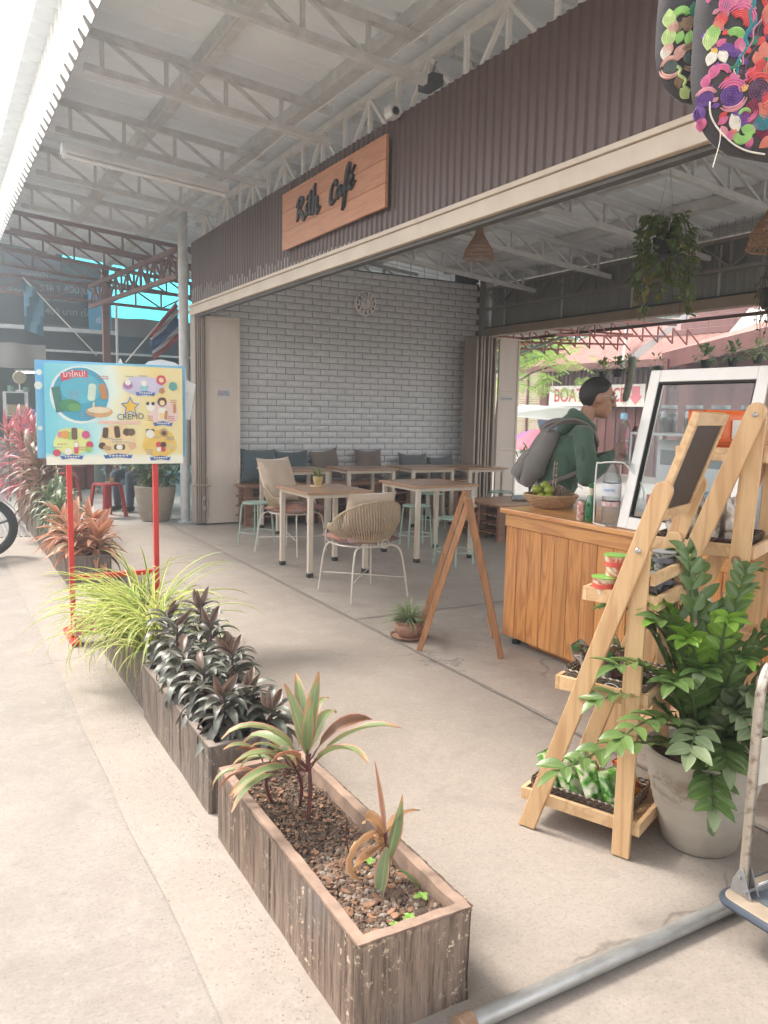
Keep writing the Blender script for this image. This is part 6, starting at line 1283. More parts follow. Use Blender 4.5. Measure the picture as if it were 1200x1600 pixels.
for (x, z, r) in ((.578, 1.70, .018), (.572, 1.62, .024), (.575, 1.36, .014)): part('print', MB().add([Vector((x+r*math.cos(a), 5.3515, z+r*math.sin(a))) for a in [2*PI*k/14 for k in range(14)]], [tuple(range(14))]), flat('p_cream', (.82, .80, .72)), p2_)
wc = thing('cutout_sign', 'white cut-out cardboard shapes sticking out behind the top right of the poster', 'sign', (1.4, 5.42, 1.5))
part('card', MB().prism([(1.27, 1.5), (1.52, 1.42), (1.56, 1.66), (1.50, 1.69), (1.49, 1.76), (1.42, 1.80), (1.33, 1.815), (1.25, 1.80), (1.22, 1.77), (1.22, 1.6)], lambda x, z, tt: (x, 5.40+.005*tt, z)), M_WH, wc)
part('card', MB().prism([(1.00, 1.7), (1.14, 1.7), (1.13, 1.765), (1.085, 1.77), (1.065, 1.81), (1.05, 1.77), (.99, 1.762)], lambda x, z, tt: (x, 5.375+.004*tt, z)), M_WH, wc)

# ============================================================ pipe and platform trolley
pp_ = thing('steel_pipe', 'galvanised steel pipe lying on the floor in the foreground', 'pipe', (1.5, 1.43, 0))
pa, pb = Vector((1.07, 1.436, .0275)), Vector((2.45, 1.462, .0275)); d = (pb-pa)
part('shaft', MB().tube([pa+d*i/30 for i in range(31)], .0225, 20, caps=False), pm('pipe_zinc', (.42, .415, .40), (.32, .315, .30), scale=9, stretch=(1, 3, 3), rough=.42, metal=.55, bs=.1, lo=.4, hi=.6), pp_, smooth=True)
part('collar', MB().tube([pa+d*-.02, pa+d*.012], .0285, 20), pm('rusty_band', (.30, .20, .13), (.18, .10, .06), scale=30, rough=.8, bs=.4), pp_, smooth=True)
tr = thing('platform_trolley', 'platform trolley with a worn steel push handle at the lower right edge', 'trolley', (2.15, 1.1, 0))
M_DECK = pm('deck_blue_grey', (.13, .15, .17), (.08, .09, .10), scale=6, rough=.5, bs=.3); M_TAN = pm('deck_tan', (.40, .32, .24), (.30, .235, .17), scale=8, rough=.6, bs=.2); M_TUBE = pm('worn_chrome', (.50, .45, .38), (.22, .15, .11), scale=38, rough=.3, metal=.75, bs=.2, lo=.3, hi=.5)
def rr_(x0, x1, y0, y1, r, n=5): return [(cx+r*math.cos(R(s+90*k/n)), cy+r*math.sin(R(s+90*k/n))) for cx, cy, s in ((x1-r, y1-r, 0), (x0+r, y1-r, 90), (x0+r, y0+r, 180), (x1-r, y0+r, 270)) for k in range(n+1)]
part('deck', MB().prism(rr_(1.885, 2.40, .60, 1.405, .04), lambda x, y, t: (x, y, .125+.022*t)), M_TAN, tr, bevel=.003)
part('bumper', MB().tube([(x, y, .133) for x, y in rr_(1.882, 2.403, .597, 1.408, .04)], .012, 8, closed=True), pm('bumper_blue', (.055, .07, .095), rough=.45), tr, smooth=True)
part('mat', MB().prism(rr_(1.945, 2.36, .64, 1.36, .02), lambda x, y, t: (x, y, .1475+.004*t)), M_DECK, tr)
hd = [(1.945, 1.372, .17), (1.957, 1.378, .45), (1.965, 1.382, .70), (1.985, 1.386, .785), (2.03, 1.388, .815), (2.18, 1.388, .82), (2.30, 1.386, .80), (2.345, 1.378, .72), (2.35, 1.372, .17)]
part('push_handle', MB().tube(cr(hd, 6), .0145, 12), M_TUBE, tr, smooth=True)
part('name_plate', MB().box(1.972, 2.338, 1.376, 1.382, .46, .60), pm('plate_cream', (.62, .57, .48), rough=.5), tr, bevel=.002); part('plate_frame', MB().box(2.03, 2.29, 1.3735, 1.3755, .485, .49).box(2.03, 2.29, 1.3735, 1.3755, .57, .575).box(2.03, 2.035, 1.3735, 1.3755, .49, .57).box(2.285, 2.29, 1.3735, 1.3755, .49, .57), M_WH, tr)
hb = MB()
for x in (1.926, 1.960): hb.prism([(1.33, .149), (1.40, .149), (1.395, .185), (1.375, .225), (1.362, .225), (1.345, .18)], lambda y, z, t: (x+.004*t, y, z))
part('hinge_bracket', hb, M_STEEL, tr, bevel=.001); part('hinge_bolt', MB().tube([(1.918, 1.372, .20), (1.972, 1.372, .20)], .006, 10).tube([(1.918, 1.35, .165), (1.972, 1.35, .165)], .006, 10), M_STEEL, tr, smooth=True)
part('lock_rod', MB().tube([(1.96, 1.352, .168), (2.36, 1.352, .168)], .005, 8), M_STEEL, tr, smooth=True)
for (x, y) in ((1.965, 1.20), (2.33, 1.20), (1.965, .68), (2.33, .68)):
    ca = part('caster', MB().box(x-.025, x+.025, y-.02, y+.02, .105, .124).box(x-.025, x-.021, y-.02, y+.02, .05, .105).box(x+.021, x+.025, y-.02, y+.02, .05, .105), M_STEEL, tr)
    part('caster_wheel', MB().lathe([(0, -.014), (.030, -.014), (.044, -.012), (.048, 0), (.044, .012), (.030, .014), (0, .014)], (x, y, .049), 26, Matrix.Rotation(R(90), 4, 'Y')), M_CAP, ca, smooth=True)
solo('black_crate', MB().box(2.17, 2.37, .93, 1.29, .152, .33), pm('crate_black', (.03, .03, .032), rough=.5), 'black crate on the deck of the platform trolley at the picture edge', 'crate', (2.24, 1.13, .152), bevel=.006)

tr.location.x += .035; tr.location.y -= .012
# ============================================================ hanging embroidered bags
CAMR = Vector((math.cos(R(29.4)), -math.sin(R(29.4)), 0)); CAMF = Vector((math.sin(R(29.4)), math.cos(R(29.4)), 0)); CZ = Vector((0, 0, 1))
M_BLK = fabric('bag_black_cloth', (.035, .03, .035), (.05, .045, .045), 400)
TH = {'pink': (.62, .14, .28), 'rose': (.62, .25, .30), 'violet': (.14, .055, .26), 'red': (.62, .07, .07), 'teal': (.02, .20, .24), 'green': (.30, .56, .16), 'dgreen': (.03, .20, .11), 'white': (.75, .70, .60), 'gold': (.66, .42, .07), 'coral': (.64, .20, .14), 'plum': (.12, .05, .10), 'brown': (.26, .17, .10), 'maroon': (.22, .02, .06), 'lime': (.50, .64, .25), 'salmon': (.62, .34, .28), 'grey': (.10, .13, .12)}
def threadm(c):
    k = 'thread_'+c
    return MC[k] if k in MC else pm(k, TH[c], tuple(x*.75 for x in TH[c]), scale=80, rough=.9, bs=.8, bscale=420, bd=.002, sheen=.3)
def bag(name, label, cx, cz, rx, rz_, depth, th, motifs, off):
    """cx, cz: offsets of the bag's middle from the hook line; local plane X = right, Z = up"""
    C0 = off; t = thing(name, label, 'bag', tuple(C0-CZ*rz_), 'embroidered bags hanging from the truss'); n = 30
    def surf(a, b, side=1):
        r2 = min(1, abs(a/rx)**2.5+(abs(b/rz_)**2.5 if b < 0 else (b/rz_)**6)); return C0+CAMR*a+CZ*b-CAMF*side*th*(max(0, 1-r2))**.5*(1+.12*noise.noise((a*22, b*22, 3)))
    mb = MB()
    for side in (1, -1):
        def f(u, v_):
            b = -rz_+v_*2*rz_; w_ = rx*(max(0, 1-(abs(b/rz_)**2.5 if b < 0 else (b/rz_)**6)))**.4; return surf((u*2-1)*w_, b, side)
        mb.grid(f, n, n)
    part('bag_body', mb, M_BLK, t, smooth=True)
    for m in motifs:
        kind, x, y, r, c = m[:5]; a0, a1 = (m[5], m[6]) if len(m) > 6 else (0, 360); mb = MB(); S = lambda a, b: surf(a, b)-CAMF*.001
        if kind == 'spiral':
            part('patch', MB().add([surf(x+r*math.cos(k*PI/12), y+r*math.sin(k*PI/12))-CAMF*.0008 for k in range(24)], [tuple(range(24))]), threadm(c), t)
            mb.tube([S(x+r*q/70*math.cos(q*.42), y+r*q/70*math.sin(q*.42)) for q in range(3, 70)], .00115, 5)
        elif kind == 'arc':
            for k in range(int(m[7]) if len(m) > 7 else 3): rr1 = r*(1-.17*k); mb.tube([S(x+rr1*math.cos(R(a0+(a1-a0)*q/10)), y+rr1*math.sin(R(a0+(a1-a0)*q/10))) for q in range(11)], [.0008+.0017*math.sin(PI*q/10) for q in range(11)], 5)
        elif kind == 'petal':
            D = (math.cos(R(a0)), math.sin(R(a0)))
            r *= 1.75; [mb.tube([S(x+D[0]*r*(q/8-.35)-D[1]*k*.085*r*math.sin(PI*q/8), y+D[1]*r*(q/8-.35)+D[0]*k*.085*r*math.sin(PI*q/8)) for q in range(9)], [.0004+min(.0014, r*.055)*math.sin(PI*q/8) for q in range(9)], 5) for k in (-3, -2, -1, 0, 1, 2, 3)]
        elif kind == 'line':
            mb.tube([S(x+(a0-x)*q/14+.003*math.sin(q), y+(a1-y)*q/14) for q in range(15)], r, 5)
        part('embroidery', mb, threadm(c), t, smooth=True)
    return t, surf
K = .00096
def q_(px, py): return ((px-1210)*K, (95-py)*K)
mo = []
def A(kind, px, py, r, c, *rest):
    if kind == 'line': rest = q_(*rest)
    mo.append((kind, *q_(px, py), r*K if kind != 'line' else r, c, *rest))
A('spiral', 1136, 158, 16, 'violet'); A('spiral', 1101, 160, 11, 'violet'); A('spiral', 1176, 152, 17, 'plum'); A('spiral', 1157, 6, 13, 'teal'); A('spiral', 1193, 48, 13, 'plum'); A('spiral', 1187, 75, 9, 'plum'); A('spiral', 1194, 205, 15, 'maroon'); A('spiral', 1135, 95, 10, 'violet')
A('arc', 1136, 158, 23, 'pink', 20, 150); A('arc', 1136, 158, 22, 'rose', 230, 350, 2); A('arc', 1101, 160, 15, 'rose', 30, 150, 2); A('arc', 1176, 152, 24, 'red', 10, 150, 2); A('arc', 1176, 152, 25, 'coral', 270, 360, 2); A('arc', 1137, 55, 17, 'red', -30, 130, 4); A('arc', 1139, 52, 23, 'pink', -40, 140, 2); A('arc', 1133, 78, 15, 'green', -10, 140, 4); A('arc', 1193, 45, 20, 'coral', 60, 230, 3)
A('arc', 1160, 210, 14, 'green', 180, 350, 4); A('arc', 1158, 188, 10, 'green', 20, 170, 2); A('arc', 1160, 0, 20, 'teal', 200, 330, 2); A('arc', 1118, 128, 14, 'pink', 10, 120); A('arc', 1158, 178, 18, 'pink', 270, 360, 2)
for px, py, r, c, a in ((1118, 30, 22, 'pink', 75), (1128, 22, 18, 'rose', 60), (1140, 30, 16, 'pink', 80), (1146, 28, 12, 'rose', 45), (1112, 52, 16, 'red', 70), (1112, 50, 14, 'coral', 250), (1105, 98, 14, 'white', 250), (1107, 92, 9, 'gold', 255), (1120, 104, 13, 'white', 110), (1119, 98, 8, 'gold', 110), (1100, 78, 20, 'lime', 80), (1103, 70, 18, 'green', 75), (1118, 90, 12, 'violet', 20), (1148, 92, 14, 'rose', 100), (1140, 88, 14, 'pink', 60), (1148, 200, 16, 'white', 120), (1148, 198, 9, 'gold', 115), (1158, 195, 16, 'violet', 80), (1166, 190, 24, 'maroon', 85), (1163, 205, 14, 'green', 340), (1185, 178, 20, 'coral', 320), (1190, 165, 24, 'red', 300), (1172, 120, 15, 'red', 70), (1168, 110, 12, 'coral', 100), (1177, 100, 16, 'coral', 85), (1165, 125, 12, 'red', 200), (1190, 120, 24, 'coral', 280), (1188, 100, 18, 'salmon', 70), (1198, 82, 22, 'white', 95), (1100, 190, 12, 'pink', 280), (1095, 175, 14, 'violet', 290), (1180, 20, 30, 'red', 80), (1185, 60, 16, 'red', 250), (1180, 195, 22, 'teal', 345), (1190, 192, 12, 'teal', 330), (1110, 118, 14, 'pink', 250), (1098, 138, 12, 'pink', 80), (1130, 205, 10, 'rose', 300), (1140, 212, 10, 'pink', 320), (1195, 225, 14, 'coral', 40), (1200, 15, 20, 'salmon', 120), (1192, 5, 14, 'gold', 100), (1150, 150, 9, 'gold', 30), (1205, 180, 20, 'coral', 100), (1215, 120, 24, 'red', 80), (1225, 60, 24, 'pink', 100), (1230, 160, 24, 'teal', 60)): A('petal', px, py, r, c, a, 0)
A('line', 1162, 45, .0022, 'teal', 1138, 128); A('line', 1156, 20, .0030, 'teal', 1150, 90); A('line', 1172, 40, .0014, 'rose', 1145, 115); A('line', 1180, 30, .0012, 'plum', 1150, 128); A('line', 1150, 90, .0012, 'white', 1136, 130); A('line', 1176, 0, .0020, 'red', 1174, 60); A('line', 1145, 112, .0022, 'dgreen', 1130, 122); A('line', 1165, 118, .0016, 'pink', 1142, 150)
C1 = Vector((1.124, .832, 2.035))
rr = random.Random(21); rx_, rz2 = .118, .140
for i in range(230):
    a_ = rr.uniform(-.12, .03); b_ = rr.uniform(-.14, .14)
    if (a_/rx_)**2+((b_/rz2)**2 if b_ < 0 else (b_/rz2)**6) > .93: continue
    if any((a_-m[1])**2+(b_-m[2])**2 < (m[3]*.8)**2 for m in mo if m[0] in ('spiral', 'arc')): continue
    mo.insert(0, ('petal', a_, b_, rr.uniform(5, 10)*K, rr.choice(('plum', 'maroon', 'pink', 'dgreen', 'violet', 'red', 'rose', 'teal', 'coral') if a_ > -.09 else ('rose', 'pink', 'violet', 'plum')), rr.uniform(0, 360), 0))
t1, sf = bag('embroidered_bag', 'larger black bag with pink, purple and red floral embroidery at the top right corner', 0, 0, .124, .146, 0, .035, mo, C1)
pip = [q_(*p) for p in ((1106, 165), (1109, 182), (1118, 198), (1132, 213), (1150, 226), (1172, 235), (1200, 239))]; part('piping', MB().tube(cr([sf(a, b)-CAMF*.003 for a, b in pip], 4), .0014, 6), threadm('white'), t1, smooth=True)
th = MB()
for (x0, y0), (x1, y1), (x2, y2) in (((1126, 204), (1126, 225), (1118, 262)), ((1195, 110), (1190, 130), (1186, 142))): th.tube(cr([C1+CAMR*((x-1210)*K)+CZ*((95-y)*K)-CAMF*.02 for x, y in ((x0, y0), (x1, y1), (x2, y2))], 4), .0007, 5)
part('loose_thread', th, threadm('white'), t1)
mo = []
for a in (('spiral', 1062, 92, 10, 'grey'), ('spiral', 1092, 78, 13, 'grey'), ('arc', 1092, 80, 20, 'brown', 20, 170), ('arc', 1092, 80, 19, 'brown', 230, 330, 2), ('arc', 1062, 92, 15, 'salmon', 40, 170, 2), ('arc', 1062, 92, 15, 'salmon', 190, 330, 2), ('arc', 1072, 20, 15, 'green', 20, 170, 4)): A(*a)
for px, py, r, c, a in ((1055, 25, 18, 'lime', 95), (1055, 52, 20, 'lime', 85), (1052, 72, 14, 'white', 80), (1060, 38, 14, 'salmon', 75), (1065, 38, 12, 'brown', 60), (1082, 32, 16, 'brown', 60), (1082, 34, 14, 'brown', 120), (1070, 52, 12, 'green', 70), (1085, 55, 14, 'green', 80), (1100, 20, 22, 'dgreen', 70), (1108, 40, 14, 'brown', 80), (1075, 68, 16, 'salmon', 240), (1056, 62, 14, 'salmon', 260), (1075, 110, 12, 'brown', 280), (1085, 128, 12, 'lime', 320), (1092, 15, 16, 'dgreen', 100), (1104, 60, 14, 'brown', 60), (1095, 110, 12, 'brown', 30)): A('petal', px, py, r, c, a, 0)
A('line', 1070, 92, .0025, 'lime', 1092, 128); A('line', 1108, 0, .0018, 'lime', 1098, 52); A('line', 1098, 10, .0012, 'brown', 1092, 60)
sh_ = ((1135-1210)*K, (95-45)*K); mo = [(m[0], m[1]-sh_[0], m[2]-sh_[1], *m[3:5], *((m[5]-sh_[0], m[6]-sh_[1]) if m[0] == 'line' else m[5:])) for m in mo]
t2, sf2 = bag('embroidered_bag', 'smaller black bag with green and brown leaf embroidery, half behind the pink and purple one', 0, 0, .092, .098, 0, .025, mo, C1+CAMR*sh_[0]+CZ*sh_[1]+CAMF*.05)
for tt, c_, tp in ((t1, C1, 1), (t2, C1+CAMR*sh_[0]+CZ*sh_[1]+CAMF*.05, 0)):
    part('hanging_cord', MB().tube(cr([c_+CZ*.09-CAMR*.06, c_+CZ*.45-CAMR*.02, c_+CZ*1.2, Vector((c_.x+.05, 1.60, 3.76))], 4), .0025, 5), threadm('white'), tt)
# ============================================================ people
def skinm(name, c):
    m, nt, b = newmat(name); v = coords(nt); n = noiset(nt, v, 9, 5); nt.links.new(ramp(nt, n, [(.3, tuple(x*.86 for x in c)), (.7, c)]), b.inputs['Base Color']); b.inputs['Roughness'].default_value = .5
    b.inputs['Subsurface Weight'].default_value = .08; b.inputs['Subsurface Radius'].default_value = (.01, .004, .002); bump(nt, b, noiset(nt, v, 220, 3), .12, .001); return m
def cap(mb, a, b, ra, rb, n=14):
    a = Vector(a); b = Vector(b); mb.ball(a, ra, n); mb.ball(b, rb, n); mb.tube([a, b], [ra, rb], n)
def fuse(mb, name, voxel, smooth=4, fold=0.0, fs=9, seed=0, off=(0, 0, 0)):
    me = mb.mesh('tmp'); o = bpy.data.objects.new('tmp', me); COL.objects.link(o); r_ = o.modifiers.new('r', 'REMESH'); r_.mode = 'VOXEL'; r_.voxel_size = voxel; r_.use_smooth_shade = True
    if smooth: s_ = o.modifiers.new('s', 'SMOOTH'); s_.factor = .5; s_.iterations = smooth
    dg = bpy.context.evaluated_depsgraph_get(); dg.update(); out = bpy.data.meshes.new_from_object(o.evaluated_get(dg)); COL.objects.unlink(o); bpy.data.objects.remove(o); bpy.data.meshes.remove(me)
    O = Vector(off); nv = [v.normal.copy() for v in out.vertices]
    for v, N in zip(out.vertices, nv):
        p = v.co
        if fold:
            q = Vector((p.x*fs+p.z*fs*.5, p.y*fs, p.z*fs*.55+seed)); h = noise.noise(q)*.6+abs(noise.noise(q*1.9+Vector((5, 1, 2))))*.8-.3; v.co = p+N*fold*h
        v.co = v.co-O
    out.polygons.foreach_set('use_smooth', [True]*len(out.polygons)); out.name = name; out.update(); return out
def hand(mb, wrist, d, palm_n, s=1.0, curl=.8, side=1):
    """palm, four fingers of unequal length with two bends, and a thumb from the side of the palm"""
    w_ = Vector(wrist); d = Vector(d).normalized(); n = Vector(palm_n); n = (n-d*n.dot(d)).normalized(); x = d.cross(n)*side
    for k in (-1.2, -.4, .4, 1.2): cap(mb, w_+x*.012*k*s, w_+d*.085*s+x*.021*k*s, .014*s, .0125*s, 8)
    for k, L in ((-1.35, .068), (-.45, .076), (.45, .071), (1.35, .056)):
        p = w_+d*.088*s+x*.0205*k*s; a = curl*.5; dd = d
        for j, f in enumerate((.45, .32, .26)):
            dd = (d*math.cos(a)+n*math.sin(a)).normalized(); q = p+dd*L*f*s; cap(mb, p, q, (.0088-.001*j)*s, (.0080-.001*j)*s, 8); p = q; a += curl*.75
    p = w_+d*.025*s-x*.026*s; q = p+(d*.6-x*.6+n*.35).normalized()*.038*s; r_ = q+(d*.85-x*.05+n*.5).normalized()*.030*s; cap(mb, p, q, .0125*s, .010*s, 8); cap(mb, q, r_, .010*s, .0085*s, 8)
def person(label, base, F, J, skin, top, bottom, shoe, voxel=.009, hair=None, detail=True, shirtfold=.010, sleeve='long', group=None):
    F = Vector(F).normalized(); Z = Vector((0, 0, 1)); S = F.cross(Z)       # S: the person's right hand side
    B = Vector(base); t = thing('person', label, 'person', base, group); W = lambda p: B+F*p[0]+S*p[1]+Z*p[2]
    j = {k: W(v) for k, v in J.items() if k not in ('face', 'up')}; fd = J.get('face', (1, 0, -.1)); hf = (F*fd[0]+S*fd[1]+Z*fd[2]).normalized(); hs = hf.cross(Z).normalized(); hu = hs.cross(hf)
    H = j['head']; HM = Matrix((hf, hs, hu)).transposed().to_4x4(); HS = 1.13 if detail else 1.0
    def hp(a, b_, c): return H+(hf*a+hs*b_+hu*c)*HS
    def ell(mb, c, rx, ry, rz, n=20): mb.ball(c, HS, n, (rx, ry, rz), HM)
    body = MB(); ell(body, hp(-.008, 0, .022), .100, .078, .100, 24); ell(body, hp(.030, 0, -.045), .062, .060, .072, 20); ell(body, hp(.055, 0, -.092), .032, .034, .026)
    cap(body, hp(-.035, 0, -.07), j['neck'], .052, .060)
    if detail:
        cap(body, hp(.092, 0, .012), hp(.113, 0, -.028), .010, .0145, 10); ell(body, hp(.094, .010, -.030), .012, .013, .009); ell(body, hp(.094, -.010, -.030), .012, .013, .009)
        ell(body, hp(.083, 0, .042), .020, .055, .012); ell(body, hp(.086, 0, -.058), .016, .026, .007); ell(body, hp(.084, 0, -.070), .015, .022, .008)
        for s_ in (-1, 1): ell(body, hp(-.004, s_*.079, -.004), .018, .009, .032, 12); ell(body, hp(.004, s_*.084, .004), .012, .007, .020, 10); ell(body, hp(.055, s_*.042, -.030), .026, .022, .024)
    for sd, sg_ in (('R', 1), ('L', -1)):
        sh, el, wr, hd_ = j['sh'+sd], j['el'+sd], j['wr'+sd], j['hd'+sd]; cap(body, sh, el, .046, .038); cap(body, el, wr, .039, .027); hand(body, wr, hd_-wr, (F*.3-S*sg_*.8+Z*.3), 1.02, .75, sg_)
        hi, kn, an = j['hi'+sd], j['kn'+sd], j['an'+sd]; cap(body, hi, kn, .075, .052); cap(body, kn, an, .052, .036)
    cap(body, j['pelvis'], j['chest'], .11, .12); cap(body, j['shR'], j['shL'], .06, .06); me = fuse(body, 'body', voxel, 3, off=base); part('body', me, skin, t)
    sh = MB(); P, C = j['pelvis'], j['chest']
    for a, b_, ra, rb in ((P+S*.06, C+S*.075, .125, .128), (P-S*.06, C-S*.075, .125, .128), (P, C, .13, .135)): cap(sh, a, b_, ra, rb, 18)
    cap(sh, j['shR'], j['shL'], .072, .072); cap(sh, C, (j['shR']+j['shL'])/2, .12, .09); cap(sh, (j['shR']+j['shL'])/2, j['neck']+(j['neck']-H)*.12, .085, .066)
    for sd in 'RL':
        s0, e0, w0 = j['sh'+sd], j['el'+sd], j['wr'+sd]; cap(sh, s0, e0, .074, .062, 16)
        if sleeve == 'long': cap(sh, e0, w0.lerp(e0, .12), .062, .043, 16); cap(sh, w0.lerp(e0, .16), w0.lerp(e0, .1), .041, .040)
        sh_e = 0
    me = fuse(sh, 'shirt', max(voxel*1.2, .011), 5, shirtfold, 9, 2, off=base); part('hooded_top' if detail else 'shirt', me, top, t)
    if detail:
        hd2 = MB(); hd2.tube([j['neck']+F*.075*math.cos(a)*1.0+S*.080*math.sin(a)+Z*(.015-.055*math.cos(a)) for a in [2*PI*q/20 for q in range(20)]], [.026+.010*(1-math.cos(2*PI*q/20))/2 for q in range(20)], 10, closed=True); cap(hd2, j['neck']-F*.10+Z*.0, j['neck']-F*.13-Z*.05, .06, .05)
        part('hood', fuse(hd2, 'hood', .011, 3, .008, 14, 5, off=base), top, t)
    tr_ = MB()
    cap(tr_, j['hiR'], j['hiL'], .12, .12)
    for sd in 'RL': cap(tr_, j['hi'+sd], j['kn'+sd], .095, .075, 16); cap(tr_, j['kn'+sd], j['an'+sd].lerp(j['kn'+sd], .08), .073, .058, 16)
    part('trousers', fuse(tr_, 'trousers', max(voxel*1.2, .012), 3, .008, 8, 9, off=base), bottom, t)
    for sd in 'RL':
        an = j['an'+sd]; g = Vector((an.x, an.y, B.z)); s_ = MB(); cap(s_, g+Z*.05-F*.04, g+Z*.04+F*.13, .045, .036, 14); cap(s_, g+Z*.05-F*.03, an+Z*.0, .045, .045, 12)
        s_.v = [(x, y, max(z, B.z+.004)) for x, y, z in s_.v]; part('shoe', fuse(s_, 'shoe', .010, 2, off=base), shoe, t)
    if hair:
        hb = MB(); n1, n2 = 48, 16
        def hl(az):
            a = abs((az+PI) % (2*PI)-PI)      # 0 front, pi back
            if a < R(38): return R(36)
            if a < R(72): return R(36-(a-R(38))/R(34)*28)
            if a < R(96): return R(8-(a-R(72))/R(24)*6)
            if a < R(112): return R(2-(a-R(96))/R(16)*46)
            return R(-44-8*min(1, (a-R(112))/R(30)))
        def hf_(u, v_):
            az = u*2*PI; e0 = hl(az); el = e0+(PI/2-e0)*v_; d = Vector((math.cos(el)*math.cos(az), math.cos(el)*math.sin(az), math.sin(el))); fr = .007*min(1, v_*4)+.001
            rr = 1+.02*noise.noise(d*11)+.035*noise.noise(d*60); return hp(-.008+d.x*(.100+fr)*rr, d.y*(.079+fr)*rr, .022+d.z*(.101+fr)*rr)
        hb.grid(hf_, n1, n2, closeu=True); o = part('hair', hb, hair, t, smooth=True)
        br = MB()
        for s_ in (-1, 1):
            br.tube([hp(.094, s_*.016, .040), hp(.090, s_*.036, .045), hp(.076, s_*.056, .038)], [.003, .0038, .002], 6)
        part('eyebrow', br, hair, t, smooth=True)
        for s_ in (-1, 1):
            e_ = part('eye', MB().ball(hp(.082, s_*.032, .015), .0115, 14), pm('eye_white', (.7, .68, .65), rough=.2, bs=0), t, smooth=True); part('iris', MB().ball(hp(.0895, s_*.032, .015), .0055, 10), pm('iris_dark', (.02, .012, .01), rough=.1, bs=0), e_, smooth=True)
    return t, j, (hp, hf, hs, hu, F, S)
M_SKIN = skinm('skin_tan', (.40, .215, .135)); M_HAIR = pm('hair_black', (.022, .017, .015), (.012, .010, .009), scale=60, rough=.55, bs=.6, bscale=260)
F_GREEN = fabric('fabric_hoodie_green', (.075, .13, .085), (.055, .10, .067), 300); F_DARKT = fabric('fabric_trousers_dark', (.05, .05, .055), (.035, .035, .04)); F_PACK = fabric('fabric_backpack_grey', (.19, .175, .16), (.15, .135, .125), 260)
J = dict(head=(.268, 0, 1.628), neck=(.175, 0, 1.455), chest=(.085, 0, 1.25), pelvis=(0, 0, .98), shR=(.145, .185, 1.375), elR=(.15, .27, 1.09), wrR=(.36, .20, 1.27), hdR=(.42, .14, 1.33), shL=(.15, -.185, 1.375), elL=(.24, -.25, 1.12), wrL=(.44, -.12, 1.24), hdL=(.50, -.05, 1.30),
         hiR=(0, .09, .93), hiL=(0, -.09, .93), knR=(.04, .11, .50), knL=(.02, -.10, .50), anR=(-.02, .12, .085), anL=(.02, -.11, .085), face=(1, .04, -.12))
mt, jm, (hp, hf, hs, hu, MF_, MS_) = person('man in a green hooded top with a grey backpack, in profile behind the counter', (3.83, 4.335, 0), (.872, -.49, 0), J, M_SKIN, F_GREEN, F_DARKT, M_CAP, .0075, M_HAIR, True, .020)
gl = MB()
for s_ in (-1, 1):
    rg = [hp(.112-.02*abs(math.cos(a))*(1 if math.cos(a)*s_ > 0 else .1), s_*.034+.023*math.cos(a), .012+.021*math.sin(a)) for a in [2*PI*q/20 for q in range(20)]]; gl.tube(rg, .0018, 6, closed=True)
    gl.tube([hp(.094, s_*.058, .018), hp(.05, s_*.080, .020), hp(-.005, s_*.086, .012)], .0016, 5)
gl.tube([hp(.114, -.011, .016), hp(.116, 0, .019), hp(.114, .011, .016)], .0016, 5); G_ = part('eyeglasses', gl, M_STEEL, mt, smooth=True)
for s_ in (-1, 1): part('lens', MB().add([hp(.111-.02*abs(math.cos(a))*(1 if math.cos(a)*s_ > 0 else .1), s_*.034+.022*math.cos(a), .012+.020*math.sin(a)) for a in [2*PI*q/16 for q in range(16)]], [tuple(range(16))]), glassm('tinted_lens', (.35, .30, .28), .1), G_)
# backpack worn by the man
bp = thing('backpack', 'grey fabric backpack on the back of the man in the green top', 'backpack', (3.55, 4.5, 1.0))
mb = MB(); Bv = Vector((3.83, 4.335, 0)); WJ = lambda a, b_, c: Bv+MF_*a+MS_*b_+Vector((0, 0, c))
for s_ in (-.09, 0, .09):
    cap(mb, WJ(-.06, s_, 1.36), WJ(-.17, s_, 1.14), .055, .085, 16); cap(mb, WJ(-.17, s_, 1.16), WJ(-.21, s_, 1.06), .080, .062, 16)
part('pack_body', fuse(mb, 'pack_body', .011, 5, .010, 7, 4, off=(3.55, 4.5, 1.0)), F_PACK, bp)
mb = MB()
for s_ in (-.06, 0, .06): cap(mb, WJ(-.20, s_, 1.21), WJ(-.265, s_, 1.10), .042, .048, 14)
part('front_pocket', fuse(mb, 'front_pocket', .011, 4, .006, 8, 3, off=(3.55, 4.5, 1.0)), F_PACK, bp)
M_STRAP = fabric('strap_taupe', (.22, .18, .16), (.17, .14, .12), 300)
for s_ in (1, -1):
    pts = cr([WJ(-.10, s_*.13, 1.40), WJ(-.02, s_*.15, 1.455), WJ(.08, s_*.155, 1.468), WJ(.17, s_*.165, 1.43), WJ(.232, s_*.17, 1.34), WJ(.225, s_*.19, 1.25), WJ(.12, s_*.225, 1.14), WJ(-.05, s_*.215, 1.06), WJ(-.17, s_*.16, 1.02)], 5); sm = MB()
    n = len(pts); vs = []
    for i, p in enumerate(pts):
        wd = .030 if i < n*.55 else .013; ax = Vector(MS_)*.9+Vector((0, 0, .45*s_)) if i < n*.55 else Vector((0, 0, 1)); ax.normalize(); nn = (pts[min(n-1, i+1)]-pts[max(0, i-1)]).normalized().cross(ax).normalized()*.006
        vs += [p-ax*wd-nn, p+ax*wd-nn, p+ax*wd+nn, p-ax*wd+nn]
    sm.add(vs, [(i*4+a, i*4+(a+1) % 4, i*4+4+(a+1) % 4, i*4+4+a) for i in range(n-1) for a in range(4)]+[(0, 1, 2, 3), (4*n-4, 4*n-3, 4*n-2, 4*n-1)])
    part('strap', sm, M_STRAP, bp)
